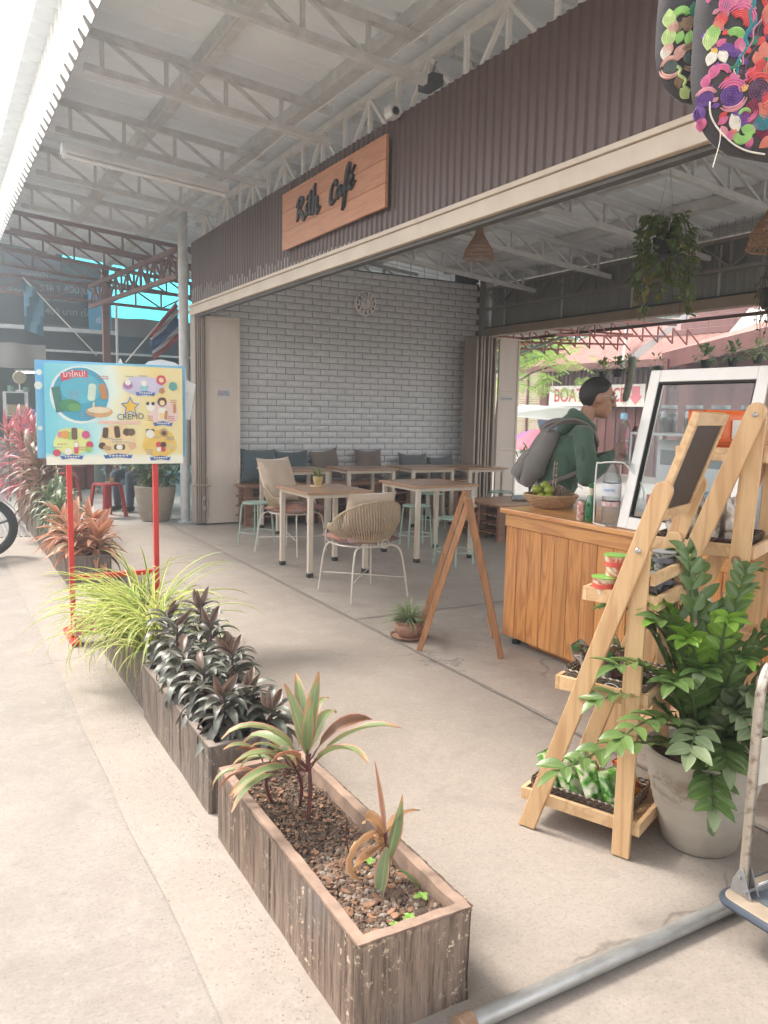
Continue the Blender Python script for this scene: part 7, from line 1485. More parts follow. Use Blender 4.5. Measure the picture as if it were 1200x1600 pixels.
ph = thing('phone', 'dark phone held up by the man in the green top', 'phone', tuple(WJ(.50, .06, 1.35)))
part('phone_case', MB().prism(rr_(-.036, .036, -.072, .072, .008, 3), lambda a, b_, t_: WJ(.505, .05, 1.375)+Vector(MS_)*a+(Vector((0, 0, .9))+MF_*.35)*b_+MF_*.008*t_), pm('phone_black', (.03, .02, .02), rough=.3), ph, bevel=.002)
# bystanders on the left, behind the poster
F_BLUE = fabric('fabric_blue', (.05, .14, .35), (.04, .11, .28)); F_SAGE = fabric('fabric_sage', (.22, .27, .22), (.17, .21, .17)); F_DENIM = fabric('fabric_denim', (.055, .08, .115), (.04, .06, .09)); F_WHT = fabric('fabric_pale', (.55, .53, .5), (.48, .46, .43))
SJ = dict(head=(.02, 0, 1.60), neck=(0, 0, 1.42), chest=(0, 0, 1.22), pelvis=(0, 0, .96), shR=(0, .18, 1.36), elR=(-.02, .24, 1.08), wrR=(.10, .22, .86), hdR=(.14, .22, .79), shL=(0, -.18, 1.36), elL=(-.02, -.24, 1.08), wrL=(.08, -.23, .85), hdL=(.10, -.23, .77), hiR=(0, .10, .92), hiL=(0, -.10, .92), knR=(.03, .13, .49), knL=(.0, -.15, .49), anR=(0, .15, .085), anL=(0, -.20, .085), face=(1, 0, 0))
person('standing person in sage trousers and beige shoes, seen below the poster', (2.62, 14.6, .001), (-.3, -1, 0), SJ, M_SKIN, F_WHT, F_SAGE, pm('shoe_beige', (.50, .42, .34), rough=.7), .014, M_HAIR, False)
SI = dict(head=(.03, 0, 1.22), neck=(0, 0, 1.05), chest=(-.02, 0, .85), pelvis=(-.05, 0, .55), shR=(0, .18, .99), elR=(.10, .22, .74), wrR=(.32, .16, .66), hdR=(.38, .14, .64), shL=(0, -.18, .99), elL=(.10, -.22, .74), wrL=(.30, -.15, .64), hdL=(.37, -.13, .62), hiR=(-.02, .10, .53), hiL=(-.02, -.10, .53), knR=(.40, .14, .52), knL=(.40, -.12, .52), anR=(.36, .14, .085), anL=(.42, -.12, .085), face=(1, 0, -.1))
person('seated person in dark jeans and dark shoes on a red stool behind the poster', (2.66, 12.1, .001), (-.75, -.65, 0), SI, M_SKIN, F_DENIM, F_DENIM, M_CAP, .013, M_HAIR, False)
person('distant person in a blue shirt beyond the pink plants', (1.62, 14.6, .001), (-.2, -1, 0), SJ, M_SKIN, F_BLUE, F_DARKT, M_CAP, .015, M_HAIR, False)

# ============================================================ left background
M_RPL = pm('red_plastic', (.42, .035, .035), (.36, .03, .03), scale=5, rough=.35, bs=0)
rs = thing('red_stool', 'red plastic stool with drinks on it under the poster', 'stool', (0, 0, 0), 'red plastic stools')
part('seat', MB().prism(rr_(-.15, .15, -.15, .15, .05), lambda x, y, t: (x*(1-.03*t), y*(1-.03*t), .43+.03*t)), M_RPL, rs, bevel=.006)
for sx in (-1, 1):
    for sy in (-1, 1): part('leg', MB().prism([(-.02, -.02), (.035, -.02), (.035, .01), (.01, .01), (.01, .035), (-.02, .035)], lambda x, y, t: (sx*(.125+.05*(1-t)-x), sy*(.125+.05*(1-t)-y), .0+.432*t)), M_RPL, rs, bevel=.003)
at(rs, (2.04, 11.35, .002), .5); copy_tree(rs, (2.75, 12.15, .002), .2, 'red plastic stool the seated person sits on'); copy_tree(rs, (1.75, 13.3, .002), .9, 'red plastic stool farther back near the standing person')
for i, (x, y, cl, lb) in enumerate(((1.98, 11.33, M_WAT, 'clear water bottle on the red stool'), (2.06, 11.40, M_CLEAR, 'empty drinking glass on the red stool'), (2.10, 11.32, None, 'glass of yellow drink on the red stool'))):
    t = thing(('small_bottle', 'drinking_glass', 'drinking_glass')[i], lb, ('bottle', 'glass', 'glass')[i], (x, y, .463))
    if i == 0: part('vessel', MB().lathe([(0, 0), (.03, 0), (.032, .12), (.014, .16), (.014, .18), (0, .18)], (x, y, .463), 14), cl, t, smooth=True); part('cap', MB().cyl((x, y, .64), .015, .015, 12), M_BLUEC, t)
    else:
        part('vessel', MB().lathe([(0, 0), (.028, 0), (.034, .12)], (x, y, .463), 14), M_CLEAR, t, smooth=True)
        part('drink', MB().lathe([(0, .004), (.026, .004), (.030, .07 if i == 2 else .012), (0, .07 if i == 2 else .012)], (x, y, .463), 12), pm('yellow_drink', (.60, .42, .06), rough=.2, bs=0) if i == 2 else M_LBL, t)
# potted palm by the pole
c = Vector((2.55, 10.75, 0)); bpot = thing('beige_pot', 'tall beige pot with a bushy green plant left of the corner pole', 'pot', c)
part('vessel', MB().lathe([(0, .003), (.17, .003), (.19, .02), (.25, .30), (.27, .46), (.26, .47), (.24, .45), (0, .42)], c, 36, wob=lambda a, z: .01*math.sin(3*a)), pm('pot_beige', (.40, .33, .26), (.32, .26, .20), scale=6, stretch=(1, 1, 3), rough=.8, bs=.4), bpot, smooth=True)
bpl = thing('bushy_plant', 'bushy dark green plant in the beige pot by the corner pole', 'plant', (c.x, c.y, .42)); L_BP = leafset('leaf', leafm('bush_leaf', (.12, .18, .08), (.08, .13, .06), edge=(.22, .27, .14), rough=.4, tr=.2), 4, .17, .045, curl=.8, prof='lance', segs=5); sm = MB()
for i in range(22):
    a = i*2.4; D = sph(a, R(U(40, 85))); L = U(.3, .75); p0 = c+Vector((D.x*.08, D.y*.08, .42)); sm.tube([p0, p0+D*L], [.006, .003], 5)
    for q in range(12): put_leaf(bpl, 'leaf', random.choice(L_BP), p0+D*L*(.3+.7*q/11), sph(a+U(-1.6, 1.6), R(U(-20, 60))), s=U(.7, 1.1))
part('stem', sm, M_STEMG, bpl)
# column and lattice beams
bc = solo('back_column', MB().box(2.68, 2.80, 14.94, 15.06, .002, 3.9), M_TRUSSR, 'red-brown square steel column behind the poster', 'column', (2.74, 15, 0), bevel=.004)
ltruss((2.86, 10.65, 3.20), (2.45, 14.8, 3.20), .34, M_TRUSSR, 'corner_truss', 'red-brown lattice truss running back from the corner pole to the back column', .3, .06)
ltruss((1.0, 14.95, 3.35), (6.2, 14.95, 3.20), .28, M_TRUSSR, 'end_truss', 'red-brown lattice truss across the far end of the walkway roof', .45, .05)
solo('slim_pole', MB().tube([(2.98, 15.3, .002), (2.98, 15.3, 3.3)], .022, 10), M_EAVE, 'slim pale pole just right of the back column', 'pole', (2.98, 15.3, 0), smooth=True)
# cyan tarpaulin
def tarpm(name, c, tr):
    m, nt, b = newmat(name); v = coords(nt); n = noiset(nt, v, 3, 4); nt.links.new(ramp(nt, n, [(.3, tuple(x*.85 for x in c)), (.7, c)]), b.inputs['Base Color']); tl = nd(nt, 'ShaderNodeBsdfTranslucent'); tl.inputs[0].default_value = (*c, 1); mx = nd(nt, 'ShaderNodeMixShader', _0=tr)
    nt.links.new(b.outputs[0], mx.inputs[1]); nt.links.new(tl.outputs[0], mx.inputs[2]); nt.links.new(mx.outputs[0], nt.nodes['Material Output'].inputs[0]); b.inputs['Roughness'].default_value = .5; return m
M_TARP = tarpm('cyan_tarp', (.10, .62, .72), .75)
solo('cyan_tarpaulin', MB().grid(lambda u, v_: (2.2+u*5.5, 15.6+v_*4.5, 4.35-v_*.75-.12*math.sin(PI*v_)+.05*noise.noise((u*8, v_*3, 0))), 40, 14), M_TARP, 'bright cyan tarpaulin stretched as a roof beyond the corner pole', 'tarpaulin', (5, 17.5, 4), smooth=True)
# dark market hall behind
M_DKN = pm('dark_net', (.060, .075, .085), (.04, .05, .06), scale=2, rough=.8, bs=.1); M_BAN = pm('banner_blueblack', (.05, .06, .07), (.038, .047, .056), scale=2, rough=.55, bs=.05)
bn_ = thing('shop_banner', 'large dark banner with white Thai lettering and the number 400', 'banner', (2.0, 16.4, 3))
part('sheet', MB().grid(lambda u, v_: (1.12+u*1.95, 16.4+.02*noise.noise((u*5, v_*3, 0)), 3.0+v_*1.32), 20, 12), M_BAN, bn_, smooth=True)
for s_, x, z, sz in (('ราคา 400 บาท', 2.35, 3.66, .19), ('ล่องเรือ ชมตลาดน้ำ', 2.1, 3.46, .11), ('400 บาท ต่อลำ', 2.4, 3.24, .17), ('เรือพาย', 1.45, 3.56, .12), ('ตลาดน้ำ', 1.75, 3.86, .14)): part('lettering', text_mesh(s_, sz, frame((x, 16.36, z), (1, 0, 0), (0, 0, 1)), .002), flat('letter_grey', (.26, .29, .31)), bn_)
bn2 = thing('shop_banner', 'bright blue banner strip with white lettering beside the back column', 'banner', (3.0, 16.3, 3))
part('sheet', MB().box(2.66, 3.08, 16.28, 16.29, 2.95, 3.75), flat('banner_blue', (.08, .28, .42)), bn2)
for z in (3.62, 3.12): part('lettering', text_mesh('เรือ', .13, frame((2.87, 16.27, z), (1, 0, 0), (0, 0, 1)), .002), M_LBL, bn2)
hall = struct('market_back_wall', MB().box(-6, 10, 21, 21.2, 0, 4.6), pm('dark_board', (.085, .08, .075), (.05, .048, .045), scale=1.2, rough=.8)); 
hr = solo('market_roof', MB().add([(-2.2, 16.9, 4.9), (1.4, 16.9, 4.7), (2.1, 16.9, 4.6), (2.1, 21.5, 4.3), (-2.2, 21.5, 4.3)], [(0, 1, 2, 3, 4)]), M_DKN, 'dark roof sheet of the market hall behind the banner', 'roof', (0, 19, 4.5))
beam_ = thing('market_front_beam', 'pale horizontal beam under the banner', 'beam', (1.9, 16.35, 2.85)); part('beam', MB().box(.2, 3.2, 16.30, 16.40, 2.88, 2.95), M_TRUSS, beam_); part('lower_beam', MB().box(.2, 6.2, 16.32, 16.40, 2.50, 2.54), M_TRUSS, beam_)
vis_ = thing('dark_valance', 'dark cloth valance hanging under the market beams', 'valance', (2.5, 16.42, 2.4)); part('cloth', MB().grid(lambda u, v_: (.2+u*6, 16.44+.05*math.sin(u*50), 2.25+v_*.62), 80, 6), M_DKN, vis_, smooth=True)
solo('grey_awning', MB().grid(lambda u, v_: (-.4+u*2.1, 14.6+.03*math.sin(u*22)+.1*v_, 2.10+v_*.40+.02*noise.noise((u*6, v_*5, 0))), 40, 8), fabric('awning_grey', (.30, .29, .27), (.24, .235, .22)), 'sagging grey cloth awning above the stall at the far left', 'awning', (.7, 14.6, 2.1), smooth=True)
tb_ = thing('stall_tube_lamp', 'lit white tube lamp inside the stall at the far left', 'lamp', (1.5, 15.4, 2.1)); em, nt, b = newmat('lit_tube'); b.inputs['Emission Color'].default_value = (1, 1, 1, 1); b.inputs['Emission Strength'].default_value = 2.0; part('tube', MB().tube([(1.3, 15.4, 2.06), (1.7, 15.4, 2.07)], .014, 8), em, tb_); part('housing', MB().box(1.28, 1.72, 15.39, 15.42, 2.08, 2.10), M_WH, tb_)
gc = thing('stall_cabinet', 'white-framed glass food cabinet in the far left stall', 'cabinet', (1.25, 15.2, .9)); fr = MB()
for x in (1.08, 1.42):
    for y in (15.0, 15.3): fr.box(x-.015, x+.015, y-.015, y+.015, .9, 1.72)
for z in (.9, 1.3, 1.70): fr.box(1.09, 1.41, 14.99, 15.31, z, z+.02)
part('frame', fr, M_WH, gc); [part('shelf_goods', q_m, pm('goods', (.30, .36, .28), (.5, .4, .2), scale=18, rough=.5), gc) for q_m in (MB().box(1.12, 1.38, 15.05, 15.25, 1.33, 1.5), MB().box(1.15, 1.30, 15.05, 15.25, .93, 1.12))]; part('counter_base', MB().box(.8, 1.9, 14.95, 15.4, .002, .88), pm('stall_base', (.35, .36, .36), rough=.6), gc)
fn = thing('stall_fan', 'round fan and green tins on top of the stall cabinet', 'fan', (1.30, 15.15, 1.72)); part('fan_guard', MB().lathe([(0, 0), (.09, .005), (.11, .02), (.10, .04), (0, .05)], (1.32, 15.1, 1.96), 20, rotf), pm('fan_cream', (.50, .45, .33), rough=.5), fn, smooth=True); part('fan_base', MB().cyl((1.32, 15.12, 1.722), .07, .03, 16).cyl((1.32, 15.12, 1.75), .012, .12, 10), M_WH, fn)
part('tin', MB().cyl((1.18, 15.12, 1.722), .05, .10, 14).cyl((1.42, 15.12, 1.722), .05, .08, 14), pm('tin_green', (.16, .30, .22), rough=.4), fn)
teal = struct('teal_kerb', MB().box(2.0, 7, 15.9, 16.1, .003, .22), pm('teal_paint', (.22, .42, .42), (.17, .34, .34), scale=4, rough=.6))
wc_ = thing('wicker_pot_rack', 'reddish crates stacked in the dark stall behind the seated person', 'crate', (2.2, 15.5, 0)); part('crate_body', MB().box(1.9, 2.35, 15.2, 15.6, .004, .42).box(2.4, 2.62, 15.3, 15.6, .004, .5), pm('crate_red', (.30, .07, .05), (.22, .05, .04), rough=.6), wc_, bevel=.01)
# flags on poles
def flag(name, label, a, b, drape, cols, mats, ln=.75):
    t = thing(name, label, 'flag', a); part('flagpole', MB().tube([a, b], .012, 8), M_EAVE, t, smooth=True); A, B_ = Vector(a), Vector(b); d = (A-B_).normalized(); n = len(cols)
    for i in range(n): part('stripe', MB().grid(lambda u, v_: B_+d*(.02+ln*(u))+Vector((drape[0]*(cols[i][0]+(cols[i][1]-cols[i][0])*v_), .05*math.sin((u*3+v_*2)*3), -(cols[i][0]+(cols[i][1]-cols[i][0])*v_)*drape[1]*(1-.25*u))), 14, 5), mats[i], t, smooth=True)
    return t
M_FB = flat('flag_blue', (.06, .13, .34)); M_FR = flat('flag_red', (.50, .05, .07)); M_FW = flat('flag_white', (.70, .70, .70)); M_FC = flat('flag_cyan', (.09, .24, .34))
flag('tricolour_flag', 'red, white and blue striped flag on a slanted pole left of the corner pole', (2.90, 14.2, 2.25), (3.80, 14.2, 3.35), (.05, .62), [(0, .17), (.17, .34), (.34, .66), (.66, .83), (.83, 1.0)], [M_FR, M_FW, M_FB, M_FW, M_FR])
flag('blue_flag', 'plain pale blue flag hanging from a slanted pole in front of the banner', (2.45, 14.3, 2.35), (1.35, 14.3, 3.52), (-.02, .80), [(0, 1)], [M_FC], .42)
# motorbike at the left edge
mo_ = thing('motorbike', 'black motorbike cut by the left picture edge, only its front wheel showing', 'motorbike', (.0, 8.7, -.012)); wy = Matrix.Rotation(R(90), 4, 'X')
for cx in (.40, -.85):
    wl = part('wheel', MB().lathe([(.018, -.03), (.018, .03)], (cx, 8.7, .29), 16, wy), M_STEEL, mo_)
    part('tyre', MB().lathe([(.235, -.028), (.262, -.034), (.290, -.022), (.300, 0), (.290, .022), (.262, .034), (.235, .028), (.235, -.028)], (cx, 8.7, .29), 44, wy), pm('tyre_rubber', (.045, .043, .042), (.03, .03, .03), scale=30, rough=.8, bs=.4), wl, smooth=True)
    part('rim', MB().lathe([(.215, -.02), (.237, -.024), (.237, .024), (.215, .02), (.215, -.02)], (cx, 8.7, .29), 40, wy), pm('rim_dark', (.06, .06, .065), rough=.4, metal=.5), wl, smooth=True); sp_m = MB()
    for k in range(5): a = 2*PI*k/5+.3; sp_m.beam((cx, 8.7, .29), (cx+.22*math.cos(a), 8.7, .29+.22*math.sin(a)), .018, .03, (0, 1, 0))
    part('spoke', sp_m, pm('rim_dark', (.06, .06, .065)), wl); part('brake_disc', MB().lathe([(.05, -.032), (.10, -.032), (.10, -.036), (.05, -.036)], (cx, 8.7, .29), 24, wy), M_STEEL, wl)
M_BIKE = pm('bike_black', (.03, .03, .035), rough=.25, bs=0)
part('front_fender', MB().grid(lambda u, v_: (.40+.325*math.cos(R(15+130*u)), 8.7+(v_-.5)*.11, .29+.325*math.sin(R(15+130*u))-.02*abs(v_-.5)), 16, 5), pm('fender_blue_grey', (.18, .20, .23), rough=.3, bs=0), mo_, smooth=True)
for s_ in (-.055, .055): part('fork', MB().tube([(.40, 8.7+s_, .29), (.14, 8.7+s_, .92)], .018, 10), M_STEEL, mo_, smooth=True)
part('handlebar', MB().tube(cr([(-.02, 8.38, 1.0), (.08, 8.5, 1.02), (.12, 8.7, .98), (.08, 8.9, 1.02), (-.02, 9.02, 1.0)], 5), .014, 8), M_BIKE, mo_, smooth=True)
hl_ = part('headlight', MB().ball((.22, 8.7, .82), .085, 16, (.8, 1, 1.1)), M_BIKE, mo_, smooth=True); part('lens', MB().ball((.245, 8.7, .82), .072, 16, (.8, 1, 1.0)), M_CLEAR, hl_, smooth=True)
bo = MB(); cap(bo, (.08, 8.7, .75), (-.25, 8.7, .45), .11, .13); cap(bo, (-.25, 8.7, .45), (-.60, 8.7, .55), .14, .14); cap(bo, (-.55, 8.7, .62), (-.95, 8.7, .72), .12, .08); part('bike_body', fuse(bo, 'bike_body', .015, 5, off=(0, 8.7, -.012)), M_BIKE, mo_)
st_ = MB(); cap(st_, (-.35, 8.7, .76), (-.92, 8.7, .80), .09, .08); part('saddle', fuse(st_, 'saddle', .015, 4, off=(0, 8.7, -.012)), M_CAP, mo_); part('exhaust', MB().tube([(-.2, 8.58, .25), (-.95, 8.56, .38)], .04, 12), M_STEEL, mo_, smooth=True); part('stand', MB().tube([(-.3, 8.8, .28), (-.28, 8.98, -.008)], .012, 8), M_STEEL, mo_)

# ============================================================ riverside background on the right
M_REDW = pm('red_timber', (.21, .075, .062), (.13, .045, .038), scale=5, stretch=(1, 1, .2), rough=.7, bs=.3, rnd=3); M_PINKR = pm('faded_red_roof', (.40, .19, .145), (.27, .11, .085), scale=1.6, rough=.6, bs=.1, rnd=2); M_WHR = pm('weathered_white_sheet', (.62, .62, .60), (.48, .44, .40), scale=2.5, rough=.6, bs=.1)
# neighbour's awning with red trusses just outside
aw = thing('river_awning', 'ribbed pale metal awning on small red trusses outside the riverside opening', 'awning', (9.0, 9.5, 2.9))
for i in range(7): ys = 8.7+i*.62; m_ = MB(); ribsheet(m_, ys, ys+.62, 7.56, 10.4, lambda x: 2.93+.03*(x-7.6)+.002*(i % 2), pitch=.155, w=.03, h=.02); part('awning_sheet', m_, M_WHR, aw)
M_RT = pm('red_oxide_steel', (.42, .13, .10), (.32, .10, .08), scale=8, rough=.5)
for y in (8.75, 10.2, 11.7, 13.0):
    m_ = MB().beam((7.6, y, 2.86), (10.6 if y > 9 else 10.0, y, 2.92), .03, .03).beam((7.6, y, 2.62), (10.4 if y > 9 else 9.9, y, 2.74), .03, .03)
    for k in range(9): x = 7.7+k*.32; m_.beam((x, y, 2.63), (x, y, 2.87), .018, .018, (0, 1, 0)).beam((x, y, 2.87), (x+.3, y, 2.65), .018, .018, (0, 1, 0))
    part('awning_truss', m_, M_RT, aw)
part('edge_rail', MB().box(8.56, 8.60, 2.0, 13.2, 2.735, 2.775), pm('dark_red_rail', (.10, .04, .035), rough=.5), aw); part('brace_pipe', MB().tube([(8.6, 11.4, 2.40), (8.6, 8.7, 2.92)], .022, 8), M_TRUSS, aw, smooth=True); part('support_post', MB().box(8.55, 8.61, 13.1, 13.16, .0, 2.73).box(8.55, 8.61, 2.0, 2.06, .0, 2.73), M_RT, aw)
# red wooden boat house with the sign
bh = thing('red_boat_house', 'old red wooden boat house with slatted walls and a faded red metal roof', 'house', (18, 14.5, 0)); nb = 0
y = 10.6
while y < 18.9:
    part('wall_board', MB().box(16.0+.02*(nb % 2), 16.06, y, y+.165, 0, 2.15), M_REDW, bh) if nb < 60 else None
    part('slat', MB().box(16.0, 16.04, y+.02, y+.12, 2.2, 2.78), M_REDW, bh); y += .175; nb += 1
part('wall_rail', MB().box(15.96, 16.08, 10.55, 18.95, 2.15, 2.21).box(15.96, 16.08, 10.55, 18.95, 2.78, 2.86), M_REDW, bh); part('inner_wall', MB().box(16.6, 16.7, 10.5, 19, 0, 2.9), pm('dark_board', (.085, .08, .075)), bh)
for i in range(12):
    m_ = MB(); y0 = 10.2+i*.78; xs = (15.6, 19.4); sl_ = lambda x: 2.86+.42*(x-15.6); ys = [y0+q*.13 for q in range(7)]; vs = [(x, yy, sl_(x)+(.03 if q % 2 else 0)) for x in xs for q, yy in enumerate(ys)]; m_.add(vs, [(q, q+1, q+8, q+7) for q in range(6)]); part('roof_sheet', m_, M_PINKR, bh)
part('eave_board', MB().box(15.52, 15.58, 10.2, 19.5, 2.76, 2.94), M_REDW, bh)
for i in range(9): part('gable_board', MB().box(17.5, 17.56, 10.4, 15.4-.25*i, 3.7+.16*i, 3.845+.16*i), M_REDW, bh)
part('white_sheet', MB().add([(15.55, 10.4, 2.95), (15.55, 12.6, 2.95), (18.6, 13.4, 4.9), (18.6, 11.2, 4.9)], [(0, 1, 2, 3)]), M_WHR, bh); part('gable_barge', MB().beam((15.5, 15.2, 2.8), (16.9, 13.6, 4.6), .05, .16).beam((15.5, 15.2, 2.8), (17.2, 16.8, 4.3), .05, .14), M_WHR, bh)
sb_ = thing('boat_sign', 'white sign with red capital letters and a pink arrow on the red boat house', 'sign', (15.9, 16.5, 1.9)); part('panel', MB().box(15.84, 15.88, 14.72, 18.36, 1.78, 2.36), flat('sign_cream', (.78, .74, .68)), sb_)
part('lettering', text_mesh('BOAT', .52, frame((15.835, 17.55, 2.07), (0, -1, 0), (0, 0, 1)), .002, sx=.88, bold=.006), flat('letter_red', (.55, .06, .05)), sb_); part('lettering', text_mesh('SERVICE', .52, frame((15.835, 16.06, 2.07), (0, -1, 0), (0, 0, 1)), .002, sx=.72, bold=.006), flat('letter_red', (.55, .06, .05)), sb_)
part('arrow', MB().prism([(-.14, .22), (.14, .22), (.14, -.02), (.24, -.02), (0, -.26), (-.24, -.02), (-.14, -.02)], lambda a, b_, t: (15.838-.003*t, 15.02-a, 2.08+b_)), flat('arrow_pink', (.72, .20, .24)), sb_)
# lean-to with the dark red fascia
lt = thing('red_lean_to', 'lean-to with a dark red fascia board rising to the right behind the glass screen', 'shed', (12, 9, 0)); part('fascia_board', MB().beam((12.0, 10.75, 2.56), (12.0, 6.0, 3.25), .05, .30), M_REDW, lt)
m_ = MB(); m_.add([(12.0, 10.75, 2.72), (12.0, 6.0, 3.41), (15.5, 6.0, 4.6), (15.5, 10.75, 3.6)], [(0, 1, 2, 3)]); part('roof', m_, M_PINKR, lt); part('wall', MB().box(12.3, 12.4, 6.0, 10.6, 0, 2.75), M_REDW, lt); part('post', MB().box(11.95, 12.03, 10.6, 10.68, 0, 2.6), M_REDW, lt)
# bamboo blind shed, white tent, umbrella
bl = thing('bamboo_blind', 'pale bamboo slat blind at the left side of the riverside view', 'blind', (17, 19.8, 1.3))
for i in range(34): part('slat', MB().box(16.9, 16.94, 18.55, 22.4, .6+i*.068, .65+i*.068), pm('bamboo', (.55, .47, .33), (.42, .34, .22), scale=8, stretch=(1, .2, 1), rough=.7, rnd=3), bl)
part('upright', MB().box(16.86, 16.9, 19.2, 19.28, 0, 3).box(16.86, 16.9, 20.6, 20.68, 0, 3), M_REDW, bl)
tn = thing('white_canopy', 'white market canopy with a dark blue corner left of the boat sign', 'canopy', (14, 16.4, 1.2)); part('canopy_top', MB().add([(13.2, 17.9, 1.52), (13.2, 14.9, 1.38), (14.9, 15.3, 1.72), (14.9, 18.4, 1.80)], [(0, 1, 2, 3)]), tarpm('canopy_white', (.80, .80, .82), .4), tn); part('canopy_corner', MB().add([(13.19, 14.9, 1.38), (13.19, 14.3, 1.18), (13.19, 15.6, 1.15), (13.19, 15.7, 1.40)], [(0, 1, 2, 3)]), flat('canvas_navy', (.06, .09, .16)), tn); part('canopy_pole', MB().tube([(13.25, 15.1, 0), (13.25, 15.1, 1.38)], .02, 6).tube([(13.25, 17.8, 0), (13.25, 17.8, 1.5)], .02, 6), M_STEEL, tn)
um = thing('market_umbrella', 'pink and purple market umbrella below the white canopy', 'umbrella', (12.6, 14.9, 0)); cu_ = Vector((12.6, 14.9, .72))
for k in range(8):
    a0, a1 = 2*PI*k/8, 2*PI*(k+1)/8; rr1 = 1.0; m_ = MB(); m_.add([cu_+Vector((0, 0, .48))]+[cu_+Vector((rr1*math.cos(a)*q, rr1*math.sin(a)*q, .48*(1-q**1.6))) for q in (.35, .7, 1.0) for a in (a0, (a0+a1)/2, a1)], [(0, 1, 2), (0, 2, 3), (1, 4, 5, 2), (2, 5, 6, 3), (4, 7, 8, 5), (5, 8, 9, 6)]); part('panel', m_, tarpm('umbrella_pink', (.72, .20, .28), .35) if 'umbrella_pink' not in bpy.data.materials else bpy.data.materials['umbrella_pink'], um) if k in (0, 4, 5, 6, 7) else part('panel', m_, tarpm('umbrella_purple', (.42, .14, .50), .35) if 'umbrella_purple' not in bpy.data.materials else bpy.data.materials['umbrella_purple'], um)
part('pole', MB().tube([(12.6, 14.9, 0), (12.6, 14.9, 1.2)], .018, 8), M_STEEL, um)
# bush below the umbrella and hanging pots outside
L_RB = leafset('leaf', leafm('river_bush_leaf', (.16, .26, .08), (.11, .18, .06), edge=(.26, .35, .14), rough=.4, tr=.35), 4, .26, .035, curl=1.3, prof='lance', segs=6)
for i, (x, y) in enumerate(((9.3, 11.2), (9.6, 10.7), (9.2, 10.3), (9.9, 11.6))):
    t = thing('river_bush', 'bushy strap-leaved plant outside the riverside opening, ' + ('beside the folding door', 'in the middle', 'nearest the man', 'farthest out')[i], 'bush', (x, y, 0), 'bushes outside the riverside opening'); stx = MB()
    for k in range(70):
        a = U(0, 6.28); h = U(.1, .85); p = Vector((x+U(-.22, .22), y+U(-.22, .22), h)); put_leaf(t, 'leaf', random.choice(L_RB), p, sph(a, R(U(-5, 75))), s=U(.7, 1.2))
    for k in range(6): a = U(0, 6.28); stx.tube([(x, y, 0), (x+.1*math.cos(a), y+.1*math.sin(a), .8)], .008, 5)
    part('stem', stx, M_STEMB, t)
L_HO = leafset('leaf', leafm('outdoor_leaf', (.15, .24, .07), (.10, .17, .05), rough=.45, tr=.35), 3, .075, .035, curl=.6, prof='oval', segs=4); L_HL = leafset('leaf', leafm('outdoor_leaf_pale', (.32, .38, .16), (.24, .30, .10), rough=.45, tr=.35), 3, .08, .03, curl=.6, prof='oval', segs=4)
for i, (y, z, lv, n, lb) in enumerate(((8.80, 2.16, L_HL, 60, 'leggy pale plant in a black hanging pot above the boat sign'), (8.50, 2.18, L_HO, 70, 'trailing green plant in a hanging pot right of the black pot'), (8.26, 2.19, L_HL, 60, 'yellow-green plant in a hanging pot above the man'), (7.00, 2.24, L_HO, 90, 'round dark bushy plant hanging behind the top of the glass screen'), (6.60, 2.25, L_HO, 90, 'bright green bushy plant hanging behind the glass screen'), (6.26, 2.27, L_HL, 90, 'pale variegated plant hanging at the right edge behind the screen'), (7.75, 2.20, L_HO, 14, 'nearly bare plant on a white hanger left of the glass screen'))):
    c = Vector((8.58, y, z)); t = thing('hanging_pot_plant', lb, 'hanging plant', tuple(c), 'plants hanging from the rail outside'); part('pot', MB().lathe([(0, -.11), (.05, -.11), (.065, 0), (0, -.01)], c, 14), pm('black_pot', (.035, .035, .035)), t, smooth=True)
    part('hanging_wire', MB().tube([c+Vector((.05, 0, 0)), (8.58, y, 2.735)], .002, 4).tube([c+Vector((-.05, 0, 0)), (8.58, y, 2.735)], .002, 4), M_STEEL, t)
    for k in range(n): D = sph(U(0, 6.28), R(U(-35, 85))); put_leaf(t, 'leaf', random.choice(lv), c+D*U(.03, .14)+Vector((0, 0, .03)), D+Vector((U(-.4, .4), U(-.4, .4), U(-.3, .3))), s=U(.7, 1.2))
ct = thing('tail_cactus', 'long furry grey-green tail cactus hanging behind the man', 'cactus', (8.5, 8.15, 2.3)); tp2 = cr([(8.5, 8.15, 2.34), (8.5, 8.17, 2.10), (8.5, 8.21, 1.9), (8.5, 8.26, 1.72)], 6)
part('stem', MB().tube(tp2, [.035]+[.05]*(len(tp2)-4)+[.045, .035, .015], 14), pm('cactus_fur', (.30, .31, .24), (.17, .19, .13), scale=90, rough=.9, bs=1.0, bscale=260), ct, smooth=True); sm = MB()
for p in tp2:
    for k in range(26): d = sph(U(0, 6.28), U(-1.2, .4)); sm.beam(p+d*.035, p+d*.066, .0014, .0014)
part('spine', sm, pm('spine_pale', (.55, .53, .46), rough=.8, bs=0), ct, kind='stuff'); part('hanging_wire', MB().tube([(8.5, 8.15, 2.33), (8.56, 8.15, 2.74)], .002, 4), M_STEEL, ct)
